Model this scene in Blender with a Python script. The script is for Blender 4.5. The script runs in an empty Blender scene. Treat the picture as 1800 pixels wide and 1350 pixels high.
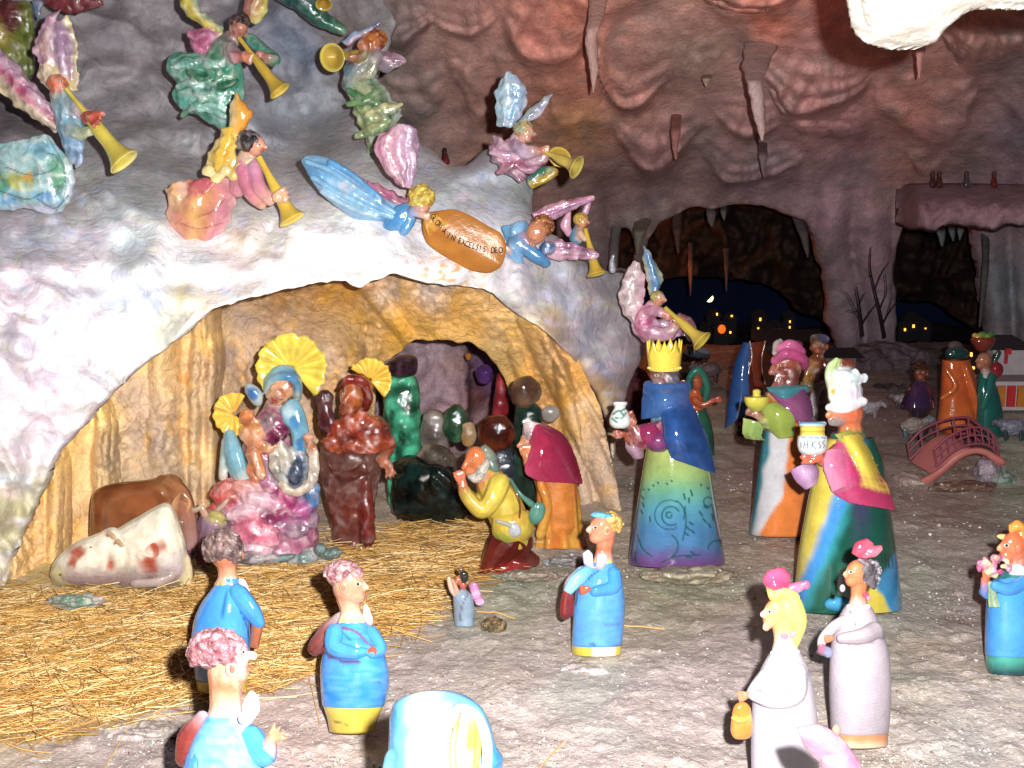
import bpy, bmesh, math, random
import numpy as np
from mathutils import Vector, Matrix, kdtree

random.seed(7); RNG = np.random.default_rng(7)
scene = bpy.context.scene
COL = scene.collection

# ------------------------------------------------------------------ camera
FPX = 1900.0                      # focal length in pixels of the 1800 px wide photograph
CAM_Z = 0.75
PITCH = math.atan((675 - 363) / FPX)
cam_d = bpy.data.cameras.new('camera'); cam_d.sensor_width = 36.0
cam_d.lens = FPX / 1800.0 * 36.0
cam_d.clip_start = 0.02; cam_d.clip_end = 100
cam = bpy.data.objects.new('camera', cam_d); COL.objects.link(cam)
cam.location = (0, 0, CAM_Z); cam.rotation_euler = (math.pi / 2 - PITCH, 0, 0)
scene.camera = cam
scene.view_settings.view_transform = 'Standard'; scene.view_settings.look = 'None'
scene.view_settings.exposure = 0.0; scene.view_settings.gamma = 1.0
scene.cycles.max_bounces = 8; scene.cycles.sample_clamp_indirect = 4.0

# ------------------------------------------------------------------ light: flash beside the lens, faint coloured cave lamps
world = bpy.data.worlds.new('World'); scene.world = world; world.use_nodes = True
world.node_tree.nodes['Background'].inputs[0].default_value = (0.60, 0.42, 0.50, 1)
world.node_tree.nodes['Background'].inputs[1].default_value = 0.062

def lamp(name, kind, loc, power, col, size=0.02):
    l = bpy.data.lights.new(name, kind); l.energy = power; l.color = col
    if kind == 'POINT': l.shadow_soft_size = size
    if kind == 'AREA': l.size = size
    o = bpy.data.objects.new(name, l); COL.objects.link(o); o.location = loc
    return o
lamp('camera_flash', 'POINT', (0.062, 0.02, CAM_Z + 0.042), 435, (1.0, 0.965, 0.95), 0.011)

CP, SP = math.cos(PITCH), math.sin(PITCH)
def W(px, py, Y):
    """photo pixel + distance in front of the camera (along world Y) -> world point(s)"""
    px = np.asarray(px, float); py = np.asarray(py, float); Y = np.asarray(Y, float)
    u = (px - 900) / FPX; v = (675 - py) / FPX
    dx = u; dy = CP + v * SP; dz = -SP + v * CP
    t = Y / dy
    return np.stack([dx * t + 0 * Y, dy * t, CAM_Z + dz * t], -1)
def PROJ(P):
    P = np.asarray(P, float); x = P[..., 0]; y = P[..., 1]; z = P[..., 2] - CAM_Z
    f = y * CP - z * SP; v = y * SP + z * CP
    return 900 + FPX * x / f, 675 - FPX * v / f
def ground_Y(py):
    v = (675 - py) / FPX
    return CAM_Z / (-(-SP + v * CP)) * (CP + v * SP)

# ------------------------------------------------------------------ noise (vectorised)
_perm = RNG.permutation(256); _perm = np.concatenate([_perm, _perm, _perm])
_grad = RNG.normal(size=(256, 3)); _grad /= np.linalg.norm(_grad, axis=1)[:, None]
def pnoise(P):
    P = np.asarray(P, float); I = np.floor(P).astype(int); Fp = P - I; I = I & 255
    U = Fp * Fp * Fp * (Fp * (Fp * 6 - 15) + 10); out = 0
    for a in (0, 1):
        for b in (0, 1):
            for c in (0, 1):
                h = _perm[_perm[_perm[(I[..., 0] + a) & 255] + ((I[..., 1] + b) & 255)] + ((I[..., 2] + c) & 255)]
                g = _grad[h]; d = Fp - np.array([a, b, c])
                w = (U[..., 0] if a else 1 - U[..., 0]) * (U[..., 1] if b else 1 - U[..., 1]) * (U[..., 2] if c else 1 - U[..., 2])
                out = out + w * (g * d).sum(-1)
    return out * 1.6
def fbm(P, octaves=4, gain=0.5):
    P = np.asarray(P, float); s = 0; a = 1.0; f = 1.0
    for k in range(octaves):
        s = s + a * pnoise(P * f + 17.3 * k); a *= gain; f *= 2.03
    return s
def ridged(P, octaves=4, gain=0.5):
    P = np.asarray(P, float); s = 0; a = 1.0; f = 1.0
    for k in range(octaves):
        s = s + a * (1 - 2 * np.abs(pnoise(P * f + 9.1 * k))); a *= gain; f *= 2.1
    return s
def P3(x, y, z=0.0):
    x = np.asarray(x, float); return np.stack([x, np.asarray(y, float) + 0 * x, 0 * x + z], -1)

def smoothstep(a, b, x):
    t = np.clip((x - a) / (b - a), 0, 1); return t * t * (3 - 2 * t)
def lin(c):
    """sRGB (hex or 0-255) -> linear rgb"""
    if isinstance(c, str):
        c = c.lstrip('#'); c = [int(c[i:i + 2], 16) for i in (0, 2, 4)]
    c = np.asarray(c, float) / 255.0
    return np.where(c <= 0.04045, c / 12.92, ((c + 0.055) / 1.055) ** 2.4)

def tps(pts):
    """thin plate interpolation through (x, y, value...) -> f(x, y)"""
    pts = np.asarray(pts, float); X = pts[:, :2] / 500.0; V = pts[:, 2:]
    n = len(X); r = np.linalg.norm(X[:, None] - X[None], axis=-1)
    K = np.where(r > 0, r * r * np.log(r + 1e-12), 0) + np.eye(n) * 0.002
    Pm = np.c_[np.ones(n), X]; A = np.block([[K, Pm], [Pm.T, np.zeros((3, 3))]])
    w = np.linalg.solve(A, np.r_[V, np.zeros((3, V.shape[1]))])
    def f(x, y):
        x = np.asarray(x, float) / 500.0; y = np.asarray(y, float) / 500.0
        out = w[n][:] + x[..., None] * w[n + 1] + y[..., None] * w[n + 2]
        for i in range(n):
            r2 = (x - X[i, 0]) ** 2 + (y - X[i, 1]) ** 2
            out = out + (0.5 * r2 * np.log(r2 + 1e-12))[..., None] * w[i]
        return out[..., 0] if V.shape[1] == 1 else out
    return f
def idw(pts, power=2.5, soft=25):
    """smooth blend of colours at control pixels: [(x, y, '#rrggbb')]"""
    X = np.array([p[:2] for p in pts], float); C = np.array([lin(p[2]) for p in pts])
    def f(x, y):
        num = 0; den = 0
        for i in range(len(X)):
            w = 1.0 / (((x - X[i, 0]) ** 2 + (y - X[i, 1]) ** 2 + soft * soft) ** (power / 2))
            num = num + w[..., None] * C[i]; den = den + w
        return num / den[..., None]
    return f
def in_poly(x, y, poly):
    x = np.asarray(x, float); y = np.asarray(y, float); c = np.zeros(x.shape, bool); n = len(poly); j = n - 1
    for i in range(n):
        xi, yi = poly[i]; xj, yj = poly[j]
        if yi != yj:
            c ^= ((yi > y) != (yj > y)) & (x < (xj - xi) * (y - yi) / (yj - yi) + xi)
        j = i
    return c
def dist_line(x, y, pts):
    d = np.full(np.shape(x), 1e9)
    for (x0, y0), (x1, y1) in zip(pts[:-1], pts[1:]):
        L2 = (x1 - x0) ** 2 + (y1 - y0) ** 2 + 1e-9
        t = np.clip(((x - x0) * (x1 - x0) + (y - y0) * (y1 - y0)) / L2, 0, 1)
        d = np.minimum(d, np.hypot(x - x0 - t * (x1 - x0), y - y0 - t * (y1 - y0)))
    return d
def spline(pts, n=8):
    """Catmull-Rom through rows of numbers"""
    P = np.asarray(pts, float)
    if len(P) < 3:
        t = np.linspace(0, 1, n + 1)[:, None]; return P[0] * (1 - t) + P[-1] * t
    Q = np.vstack([2 * P[0] - P[1], P, 2 * P[-1] - P[-2]]); out = []
    for i in range(1, len(Q) - 2):
        a, b, c, d = Q[i - 1], Q[i], Q[i + 1], Q[i + 2]
        for k in range(n):
            t = k / n
            out.append(0.5 * (2 * b + (c - a) * t + (2 * a - 5 * b + 4 * c - d) * t * t + (3 * b - a - 3 * c + d) * t ** 3))
    out.append(P[-1]); return np.array(out)

# ------------------------------------------------------------------ materials
def new_mat(name):
    m = bpy.data.materials.new(name); m.use_nodes = True
    nt = m.node_tree; return m, nt, nt.nodes['Principled BSDF']
def N(nt, kind, **kw):
    n = nt.nodes.new(kind)
    for k, v in kw.items():
        if k.startswith('i_'): n.inputs[int(k[2:]) if k[2:].isdigit() else k[2:].replace('_', ' ')].default_value = v
        else: setattr(n, k, v)
    return n
def surface(name, rough=0.15, var=0.25, vscale=25, bump=0.3, bscale=60, bdist=0.004, coat=0.0, spec=0.5, speck=None,
            crack=0.0, wave=0.0, trans=0.0, rough_var=0.0, stretch=(1, 1, 1), metallic=0.0, crease=0.0, cscale=14, grit=0.0, gscale=260):
    """painted clay or rock: colour attribute, mottled by noise, with fine relief"""
    m, nt, b = new_mat(name); L = nt.links.new
    at = N(nt, 'ShaderNodeAttribute', attribute_name='Col')
    tc = N(nt, 'ShaderNodeTexCoord'); mp = N(nt, 'ShaderNodeMapping'); mp.inputs['Scale'].default_value = stretch
    L(tc.outputs['Object'], mp.inputs[0])
    n1 = N(nt, 'ShaderNodeTexNoise'); n1.inputs['Scale'].default_value = vscale; n1.inputs['Detail'].default_value = 5
    n1.inputs['Roughness'].default_value = 0.65; L(mp.outputs[0], n1.inputs[0])
    mr = N(nt, 'ShaderNodeMapRange'); mr.inputs[1].default_value = 0.3; mr.inputs[2].default_value = 0.7
    mr.inputs[3].default_value = 1 - var; mr.inputs[4].default_value = 1 + var * 0.6; L(n1.outputs[0], mr.inputs[0])
    mul = N(nt, 'ShaderNodeVectorMath', operation='SCALE'); L(at.outputs['Color'], mul.inputs[0]); L(mr.outputs[0], mul.inputs['Scale'])
    col = mul.outputs[0]
    if speck:
        sc, thr, c = speck
        n2 = N(nt, 'ShaderNodeTexNoise'); n2.inputs['Scale'].default_value = sc; n2.inputs['Detail'].default_value = 3; L(tc.outputs['Object'], n2.inputs[0])
        r2 = N(nt, 'ShaderNodeMapRange'); r2.inputs[1].default_value = thr; r2.inputs[2].default_value = thr + 0.07; L(n2.outputs[0], r2.inputs[0])
        mx = N(nt, 'ShaderNodeMix', data_type='RGBA'); L(r2.outputs[0], mx.inputs[0]); L(col, mx.inputs[6]); mx.inputs[7].default_value = (*c, 1); col = mx.outputs[2]
    crh = None
    if grit:                                                # fine gritty colour
        ng = N(nt, 'ShaderNodeTexNoise'); ng.inputs['Scale'].default_value = gscale; ng.inputs['Detail'].default_value = 3; ng.inputs['Roughness'].default_value = .7; L(tc.outputs['Object'], ng.inputs[0])
        rg = N(nt, 'ShaderNodeMapRange'); rg.inputs[1].default_value = 0.3; rg.inputs[2].default_value = 0.7; rg.inputs[3].default_value = 1 - grit; rg.inputs[4].default_value = 1 + grit; L(ng.outputs[0], rg.inputs[0])
        mg = N(nt, 'ShaderNodeVectorMath', operation='SCALE'); L(col, mg.inputs[0]); L(rg.outputs[0], mg.inputs['Scale']); col = mg.outputs[0]
    if crease:                                              # thin creases between trowelled strokes; their shade is darkened into the colour
        hs = []
        for k, sc_ in enumerate((cscale, cscale * 2.7)):
            nc = N(nt, 'ShaderNodeTexNoise'); nc.inputs['Scale'].default_value = sc_; nc.inputs['Detail'].default_value = 2.5; nc.inputs['Distortion'].default_value = .5; mo = N(nt, 'ShaderNodeVectorMath', operation='ADD'); mo.inputs[1].default_value = (3.1 * k, 7.7 * k, 1.3); L(mp.outputs[0], mo.inputs[0]); L(mo.outputs[0], nc.inputs[0])
            s1 = N(nt, 'ShaderNodeMath', operation='SUBTRACT'); L(nc.outputs[0], s1.inputs[0]); s1.inputs[1].default_value = .5; s2 = N(nt, 'ShaderNodeMath', operation='ABSOLUTE'); L(s1.outputs[0], s2.inputs[0])
            r5 = N(nt, 'ShaderNodeMapRange'); r5.inputs[1].default_value = 0.0; r5.inputs[2].default_value = .022; r5.inputs[3].default_value = 1 - (.34, .22)[k] * min(1, crease); r5.inputs[4].default_value = 1; L(s2.outputs[0], r5.inputs[0]); hs.append(r5.outputs[0])
        m5 = N(nt, 'ShaderNodeMath', operation='MULTIPLY'); L(hs[0], m5.inputs[0]); L(hs[1], m5.inputs[1]); crh = m5.outputs[0]
        md5 = N(nt, 'ShaderNodeVectorMath', operation='SCALE'); L(col, md5.inputs[0]); L(crh, md5.inputs['Scale']); col = md5.outputs[0]
    L(col, b.inputs['Base Color'])
    b.inputs['Roughness'].default_value = rough; b.inputs['Specular IOR Level'].default_value = spec; b.inputs['Metallic'].default_value = metallic
    if coat: b.inputs['Coat Weight'].default_value = coat; b.inputs['Coat Roughness'].default_value = 0.06
    if trans: b.inputs['Transmission Weight'].default_value = trans
    if rough_var:
        r3 = N(nt, 'ShaderNodeMapRange'); r3.inputs[1].default_value = 0.35; r3.inputs[2].default_value = 0.65
        r3.inputs[3].default_value = rough - rough_var; r3.inputs[4].default_value = rough + rough_var; L(n1.outputs[0], r3.inputs[0]); L(r3.outputs[0], b.inputs['Roughness'])
    n3 = N(nt, 'ShaderNodeTexNoise'); n3.inputs['Scale'].default_value = bscale; n3.inputs['Detail'].default_value = 6; n3.inputs['Roughness'].default_value = 0.6; L(mp.outputs[0], n3.inputs[0])
    h = n3.outputs[0]
    if crack:
        v = N(nt, 'ShaderNodeTexVoronoi', feature='DISTANCE_TO_EDGE'); v.inputs['Scale'].default_value = bscale * 0.35
        wr = N(nt, 'ShaderNodeVectorMath', operation='MULTIPLY_ADD'); L(n3.outputs['Color'], wr.inputs[0]); wr.inputs[1].default_value = (0.08,) * 3; L(mp.outputs[0], wr.inputs[2])
        L(wr.outputs[0], v.inputs[0])
        r4 = N(nt, 'ShaderNodeMapRange'); r4.inputs[2].default_value = 0.12; r4.inputs[4].default_value = crack; L(v.outputs[0], r4.inputs[0])
        ad = N(nt, 'ShaderNodeMath', operation='ADD'); L(h, ad.inputs[0]); L(r4.outputs[0], ad.inputs[1]); h = ad.outputs[0]
    if wave:
        wv = N(nt, 'ShaderNodeTexWave', bands_direction='Z'); wv.inputs['Scale'].default_value = 60; wv.inputs['Distortion'].default_value = 1.5; wv.inputs['Detail'].default_value = 2; L(tc.outputs['Object'], wv.inputs[0])
        ml = N(nt, 'ShaderNodeMath', operation='MULTIPLY_ADD'); L(wv.outputs[1], ml.inputs[0]); ml.inputs[1].default_value = wave; L(h, ml.inputs[2]); h = ml.outputs[0]
    if crh is not None:
        ac = N(nt, 'ShaderNodeMath', operation='MULTIPLY_ADD'); L(crh, ac.inputs[0]); ac.inputs[1].default_value = crease * .9; L(h, ac.inputs[2]); h = ac.outputs[0]
    if grit:
        ag = N(nt, 'ShaderNodeMath', operation='MULTIPLY_ADD'); L(ng.outputs[0], ag.inputs[0]); ag.inputs[1].default_value = .35; L(h, ag.inputs[2]); h = ag.outputs[0]
    bp = N(nt, 'ShaderNodeBump'); bp.inputs['Strength'].default_value = bump; bp.inputs['Distance'].default_value = bdist
    L(h, bp.inputs['Height']); L(bp.outputs[0], b.inputs['Normal'])
    return m
def plain(name, color, rough=0.5, emit=None, strength=0, bump=0.0, bscale=40, metallic=0.0):
    m, nt, b = new_mat(name); L = nt.links.new
    n = N(nt, 'ShaderNodeTexNoise'); n.inputs['Scale'].default_value = bscale; n.inputs['Detail'].default_value = 4
    tc = N(nt, 'ShaderNodeTexCoord'); L(tc.outputs['Object'], n.inputs[0])
    mr = N(nt, 'ShaderNodeMapRange'); mr.inputs[3].default_value = 0.75; mr.inputs[4].default_value = 1.2; L(n.outputs[0], mr.inputs[0])
    mul = N(nt, 'ShaderNodeVectorMath', operation='SCALE'); mul.inputs[0].default_value = tuple(lin(color)); L(mr.outputs[0], mul.inputs['Scale'])
    L(mul.outputs[0], b.inputs['Base Color']); b.inputs['Roughness'].default_value = rough; b.inputs['Metallic'].default_value = metallic
    if emit is not None:
        b.inputs['Emission Color'].default_value = (*lin(emit), 1); b.inputs['Emission Strength'].default_value = strength
    if bump:
        bp = N(nt, 'ShaderNodeBump'); bp.inputs['Strength'].default_value = bump; bp.inputs['Distance'].default_value = 0.005; L(n.outputs[0], bp.inputs['Height']); L(bp.outputs[0], b.inputs['Normal'])
    return m
M = {}
M['glaze'] = surface('glazed_ceramic', rough=0.10, var=0.32, vscale=30, bump=0.35, bscale=75, bdist=0.004, coat=0.3)
M['smooth'] = surface('smooth_glaze', rough=0.09, var=0.24, vscale=20, bump=0.14, bscale=45, bdist=0.003, coat=0.3, wave=0.10, grit=.05)
M['rough_glaze'] = surface('lumpy_glaze', rough=0.10, var=0.42, vscale=40, bump=0.42, bscale=80, bdist=0.006, coat=0.4)
M['bisque'] = surface('matt_clay', rough=0.42, var=0.14, vscale=24, bump=0.3, bscale=70, bdist=0.003, spec=0.35, wave=0.14, grit=.06)
M['hair'] = surface('curly_glaze', rough=0.14, var=0.6, vscale=90, bump=1.0, bscale=150, bdist=0.006, coat=0.3)
M['plaster'] = surface('painted_plaster', rough=0.6, var=0.07, vscale=9, bump=0.6, bscale=34, bdist=0.008, spec=0.25, crease=.55, cscale=11, grit=.05)
M['ochre'] = surface('ochre_rock', rough=0.55, var=0.2, vscale=12, bump=0.7, bscale=40, bdist=0.009, spec=0.25, crease=.7, cscale=17, grit=.10)
M['cave'] = surface('cave_rock', rough=0.8, var=0.24, vscale=6, bump=0.55, bscale=26, bdist=0.014, spec=0.15, crease=.28, cscale=6, grit=.2, gscale=110)
M['floor'] = surface('varnished_ground', rough=0.45, var=0.26, vscale=16, bump=0.75, bscale=70, bdist=0.006, spec=0.4, crease=.4, cscale=9, grit=.22, gscale=230, speck=(120, 0.63, (0.66, 0.62, 0.60)), rough_var=0.16)
M['glass'] = surface('glass_rock', rough=0.05, var=0.6, vscale=16, bump=0.5, bscale=22, bdist=0.01, coat=0.5, trans=0.25)
M['fleece'] = surface('fleece_glaze', rough=0.2, var=0.4, vscale=70, bump=1.0, bscale=80, bdist=0.008)

# ------------------------------------------------------------------ object helpers
def tag(o, label=None, cat=None, group=None, kind=None):
    if label: o['label'] = label
    if cat: o['category'] = cat
    if group: o['group'] = group
    if kind: o['kind'] = kind
    return o
def mesh_np(name, V, Fc, C=None, smooth=True):
    me = bpy.data.meshes.new(name)
    if isinstance(Fc, np.ndarray):
        k = Fc.shape[1]
        me.vertices.add(len(V)); me.vertices.foreach_set('co', np.asarray(V, np.float32).ravel())
        me.loops.add(len(Fc) * k); me.loops.foreach_set('vertex_index', Fc.astype(np.int32).ravel())
        me.polygons.add(len(Fc)); me.polygons.foreach_set('loop_start', np.arange(0, len(Fc) * k, k, dtype=np.int32))
        me.update(calc_edges=True)
    else:
        me.from_pydata([tuple(v) for v in V], [], Fc); me.update()
    if smooth: me.polygons.foreach_set('use_smooth', np.ones(len(me.polygons), bool))
    if C is not None: set_col(me, C)
    return me
def set_col(me, C):
    a = me.color_attributes.get('Col') or me.color_attributes.new('Col', 'FLOAT_COLOR', 'POINT')
    buf = np.ones((len(me.vertices), 4), np.float32); buf[:, :3] = np.clip(C, 0, 1); a.data.foreach_set('color', buf.ravel())
def link(name, me, mat, parent=None):
    o = bpy.data.objects.new(name, me); COL.objects.link(o); me.materials.append(mat)
    if parent is not None: o.parent = parent
    return o
def grid_faces(nr, nc, mask=None, close=False):
    i, j = np.meshgrid(np.arange(nr - 1), np.arange(nc if close else nc - 1), indexing='ij')
    j2 = (j + 1) % nc
    f = np.stack([i * nc + j, i * nc + j2, (i + 1) * nc + j2, (i + 1) * nc + j], -1).reshape(-1, 4)
    if mask is not None: f = f[mask[f].all(1)]
    return f
def compact(V, Fc, *extra):
    used = np.zeros(len(V), bool); used[Fc.ravel()] = True
    idx = np.cumsum(used) - 1
    return (V[used], idx[Fc]) + tuple(e[used] for e in extra)
def relief(name, box, step, depth, color, mat, mask=None, thick=0.0, kind='structure', parent=None):
    """rock surface sampled over photo pixels, each sample at its own distance"""
    x0, x1, y0, y1 = box
    xs = np.arange(x0, x1 + step, step); ys = np.arange(y0, y1 + step, step)
    X, Y = np.meshgrid(xs, ys); X = X + RNG.uniform(-.3, .3, X.shape) * step; Y = Y + RNG.uniform(-.3, .3, X.shape) * step
    D = depth(X, Y); V = W(X, Y, D).reshape(-1, 3); C = color(X, Y, D).reshape(-1, 3)
    mk = mask(X, Y).ravel() if mask is not None else None
    Fc = grid_faces(len(ys), len(xs), mk)[:, ::-1]
    V, Fc, C = compact(V, Fc, C)
    if thick:                                            # back face and rim
        n = len(V); e = np.vstack([Fc[:, [0, 1]], Fc[:, [1, 2]], Fc[:, [2, 3]], Fc[:, [3, 0]]])
        key = np.sort(e, 1); key = key[:, 0] * n + key[:, 1]; _, inv, cnt = np.unique(key, return_inverse=True, return_counts=True)
        be = e[cnt[inv.ravel()] == 1]
        for _ in range(7):                                # even out the stepped outline
            sm_ = np.zeros_like(V); ct_ = np.zeros(n); np.add.at(sm_, be[:, 0], V[be[:, 1]]); np.add.at(sm_, be[:, 1], V[be[:, 0]]); np.add.at(ct_, be.ravel(), 1); bi = ct_ > 0; V[bi] = .5 * V[bi] + .5 * sm_[bi] / ct_[bi][:, None]
        B = V + np.array([0, thick, 0])
        for _ in range(2): B[be.ravel()] = B[be.ravel()] * .5 + .5 * (V[be.ravel()] + np.array([0, thick * .6, 0]))
        V = np.vstack([V, B]); C = np.vstack([C, C * .9]); Fc = np.vstack([Fc, Fc[:, ::-1] + n, np.stack([be[:, 1], be[:, 0], be[:, 0] + n, be[:, 1] + n], 1)])
    me = mesh_np(name, V, Fc, C); o = link(name, me, mat, parent)
    if kind: o['kind'] = kind
    return o

# ------------------------------------------------------------------ clay modelling in photo-scaled units
PARTS = []
class Fig:
    def __init__(s, name, label, cat, base, Y=None, group=None):
        s.Y = ground_Y(base[1]) if Y is None else Y
        s.base = base; s.s = s.Y / FPX
        s.root = bpy.data.objects.new(name, None); COL.objects.link(s.root); s.root.empty_display_size = 0.05
        s.loc = W(base[0], base[1], s.Y); s.root.location = tuple(s.loc)
        tag(s.root, label, cat, group)
    def part(s, name, mat='glaze', vox=2.2, smooth=2, label=None, parent=None, remesh=True):
        return Part(s, name, mat, vox, smooth, label, parent, remesh)
class Part:
    def __init__(s, fig, name, mat, vox, smooth, label, parent, remesh):
        s.fig = fig; s.name = name; s.mat = M[mat]; s.vox = vox; s.sm = smooth; s.remesh = remesh
        s.V = []; s.F = []; s.C = []; s.n = 0; s.strokes = []
        me = bpy.data.meshes.new(name); s.obj = bpy.data.objects.new(name, me); COL.objects.link(s.obj)
        s.obj.parent = parent.obj if parent else fig.root
        if label: s.obj['label'] = label
        PARTS.append(s)
    def add(s, V, Fc, C):
        V = np.asarray(V, float).reshape(-1, 3)
        if callable(C): C = C(V[:, 0], V[:, 1], V[:, 2])
        C = np.asarray(C, float)
        if C.ndim == 1: C = np.tile(C, (len(V), 1))
        s.V.append(V); s.C.append(C); s.F.extend([tuple(int(k) + s.n for k in f) for f in Fc]); s.n += len(V); return s
    def ball(s, x, y, d, rx, ry=None, rd=None, col='#ffffff', rot=0, seg=14, lump=0.0, tilt=0):
        ry = rx if ry is None else ry; rd = min(rx, ry) if rd is None else rd
        nr = max(6, seg * 2 // 3); th = np.linspace(0, math.pi, nr + 1)[1:-1]; ph = np.arange(seg) * 2 * math.pi / seg
        T, Pp = np.meshgrid(th, ph, indexing='ij')
        U = np.stack([np.sin(T) * np.cos(Pp), -np.cos(T), np.sin(T) * np.sin(Pp)], -1).reshape(-1, 3)
        U = np.vstack([U, [[0, -1, 0], [0, 1, 0]]])
        if lump: U = U * (1 + lump * pnoise(U * 2.2 + x * 0.37 + y * 0.11))[:, None]
        V = U * [rx, ry, rd]
        if tilt:
            a = math.radians(tilt); V = V @ np.array([[1, 0, 0], [0, math.cos(a), math.sin(a)], [0, -math.sin(a), math.cos(a)]])
        a = math.radians(rot); V = V @ np.array([[math.cos(a), math.sin(a), 0], [-math.sin(a), math.cos(a), 0], [0, 0, 1]])
        V = V + [x, y, d]; n = len(th)
        Fc = [tuple(f) for f in grid_faces(n, seg, close=True)]
        a0, b0 = n * seg, n * seg + 1
        Fc += [(a0, (j + 1) % seg, j) for j in range(seg)] + [(b0, (n - 1) * seg + j, (n - 1) * seg + (j + 1) % seg) for j in range(seg)]
        return s.add(V, Fc, lin(col) if isinstance(col, str) else col)
    def tube(s, pts, col='#ffffff', seg=10, caps=True, n=5, flat=1.0):
        """tapered tube through (x, y, d, r)"""
        Q = spline(pts, n); P = Q[:, :3]; R = np.maximum(Q[:, 3], 0.3)
        if caps:
            t0 = P[0] - P[1]; t0 /= np.linalg.norm(t0) + 1e-9; t1 = P[-1] - P[-2]; t1 /= np.linalg.norm(t1) + 1e-9
            P = np.vstack([P[0] + t0 * R[0] * .95, P[0] + t0 * R[0] * .65, P, P[-1] + t1 * R[-1] * .65, P[-1] + t1 * R[-1] * .95])
            R = np.r_[R[0] * .3, R[0] * .75, R, R[-1] * .75, R[-1] * .3]
        T = np.gradient(P, axis=0); T /= np.linalg.norm(T, axis=1)[:, None] + 1e-9
        up = np.array([0, 0, 1.0]); A = np.cross(T, up); bad = np.linalg.norm(A, axis=1) < 0.2
        A[bad] = np.cross(T[bad], [0.3, 1, 0]); A /= np.linalg.norm(A, axis=1)[:, None]; B = np.cross(T, A)
        ph = np.arange(seg) * 2 * math.pi / seg
        V = P[:, None] + R[:, None, None] * (np.cos(ph)[None, :, None] * A[:, None] + flat * np.sin(ph)[None, :, None] * B[:, None])
        nr = len(P); V = np.vstack([V.reshape(-1, 3), P[:1], P[-1:]]); Fc = [tuple(f) for f in grid_faces(nr, seg, close=True)]
        Fc += [(nr * seg, (j + 1) % seg, j) for j in range(seg)] + [(nr * seg + 1, (nr - 1) * seg + j, (nr - 1) * seg + (j + 1) % seg) for j in range(seg)]
        if isinstance(col, (list, tuple)) and isinstance(col[0], str):      # gradient along the tube
            cs = np.array([lin(c) for c in col]); t = np.linspace(0, len(cs) - 1, nr); i = np.clip(t.astype(int), 0, len(cs) - 2); f = (t - i)[:, None]
            cc = cs[i] * (1 - f) + cs[i + 1] * f; C = np.vstack([np.repeat(cc, seg, 0), cc[:1], cc[-1:]])
        else: C = lin(col) if isinstance(col, str) else col
        return s.add(V, Fc, C)
    def horn(s, p0, p1, r0=3, r1=15, col='#e8c81e', bell=0.3, rim='#f2dc4a', inner='#d8b414'):
        """trumpet: thin pipe, flared open bell"""
        p0 = np.array(p0, float); p1 = np.array(p1, float); ax = p1 - p0
        t = np.r_[0, np.linspace(0.02, 1 - bell, 9), np.linspace(1 - bell, 1, 9)[1:]]
        r = r0 + (r1 * 0.44 - r0) * smoothstep(.2, .62, t); k = np.clip((t - (1 - bell)) / bell, 0, 1); r = r + (r1 - r1 * 0.44) * k ** 2.2
        t2 = np.r_[t, 1.012, 1.0, 0.97, 0.92, 0.86, 0.8]; r2 = np.r_[r, r1 * 1.0, r1 * 0.9, r1 * 0.72, r1 * .5, r1 * .3, 1]
        P = p0 + ax * t2[:, None]; L = np.linalg.norm(ax); T = ax / L
        A = np.cross(T, [0, 0, 1.0]); A = A / np.linalg.norm(A) if np.linalg.norm(A) > 0.1 else np.array([1.0, 0, 0]); B = np.cross(T, A)
        seg = 22; ph = np.arange(seg) * 2 * math.pi / seg
        V = P[:, None] + r2[:, None, None] * (np.cos(ph)[None, :, None] * A + np.sin(ph)[None, :, None] * B)
        cc = np.array([lin(col)] * len(t) + [lin(rim)] * 2 + [lin(inner)] * 4)
        return s.add(V.reshape(-1, 3), grid_faces(len(t2), seg, close=True), np.repeat(cc, seg, 0))
    def loft(s, A, B, col='#ffffff', th=3, amp=0, folds=0, bulge=0, m=12, n=6, edge=0, phase=0, ragged=0):
        """curved clay sheet between two edge curves; col may be a list across, or f(u, v)"""
        nA = max(len(A), len(B)); A = spline([a if len(a) == 3 else (*a, 0) for a in A], n); B = spline([b if len(b) == 3 else (*b, 0) for b in B], n)
        k = max(len(A), len(B)); ra = lambda Q: np.stack([np.interp(np.linspace(0, 1, k), np.linspace(0, 1, len(Q)), Q[:, i]) for i in range(3)], -1)
        A, B = ra(A), ra(B); v = np.linspace(0, 1, m + 1); u = np.linspace(0, 1, k)
        G = A[:, None] * (1 - v)[None, :, None] + B[:, None] * v[None, :, None]
        U, Vv = np.meshgrid(u, v, indexing='ij')
        G[..., 2] += amp * np.sin(folds * 2 * math.pi * Vv + phase + 1.5 * U) * (0.35 + 0.65 * U) - bulge * np.sin(math.pi * Vv) * (0.4 + 0.6 * np.sin(math.pi * np.clip(U, 0, 1)))
        if ragged: G[..., :2] += ragged * np.stack([pnoise(G * 0.09 + 3), pnoise(G * 0.09 + 11)], -1)
        D = th / 2 * (0.35 + 0.65 * np.sqrt(np.clip(np.sin(math.pi * Vv) * 1.6, 0, 1)))
        F0 = G.copy(); F0[..., 2] -= D; F1 = G.copy(); F1[..., 2] += D
        nr, nc = U.shape; V = np.vstack([F0.reshape(-1, 3), F1.reshape(-1, 3)]); o = nr * nc
        f = grid_faces(nr, nc); Fc = [tuple(q[::-1]) for q in f] + [tuple(q + o) for q in f]
        ring = [i * nc for i in range(nr)] + [(nr - 1) * nc + j for j in range(1, nc)] + [i * nc + nc - 1 for i in range(nr - 2, -1, -1)] + [j for j in range(nc - 2, 0, -1)]
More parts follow.
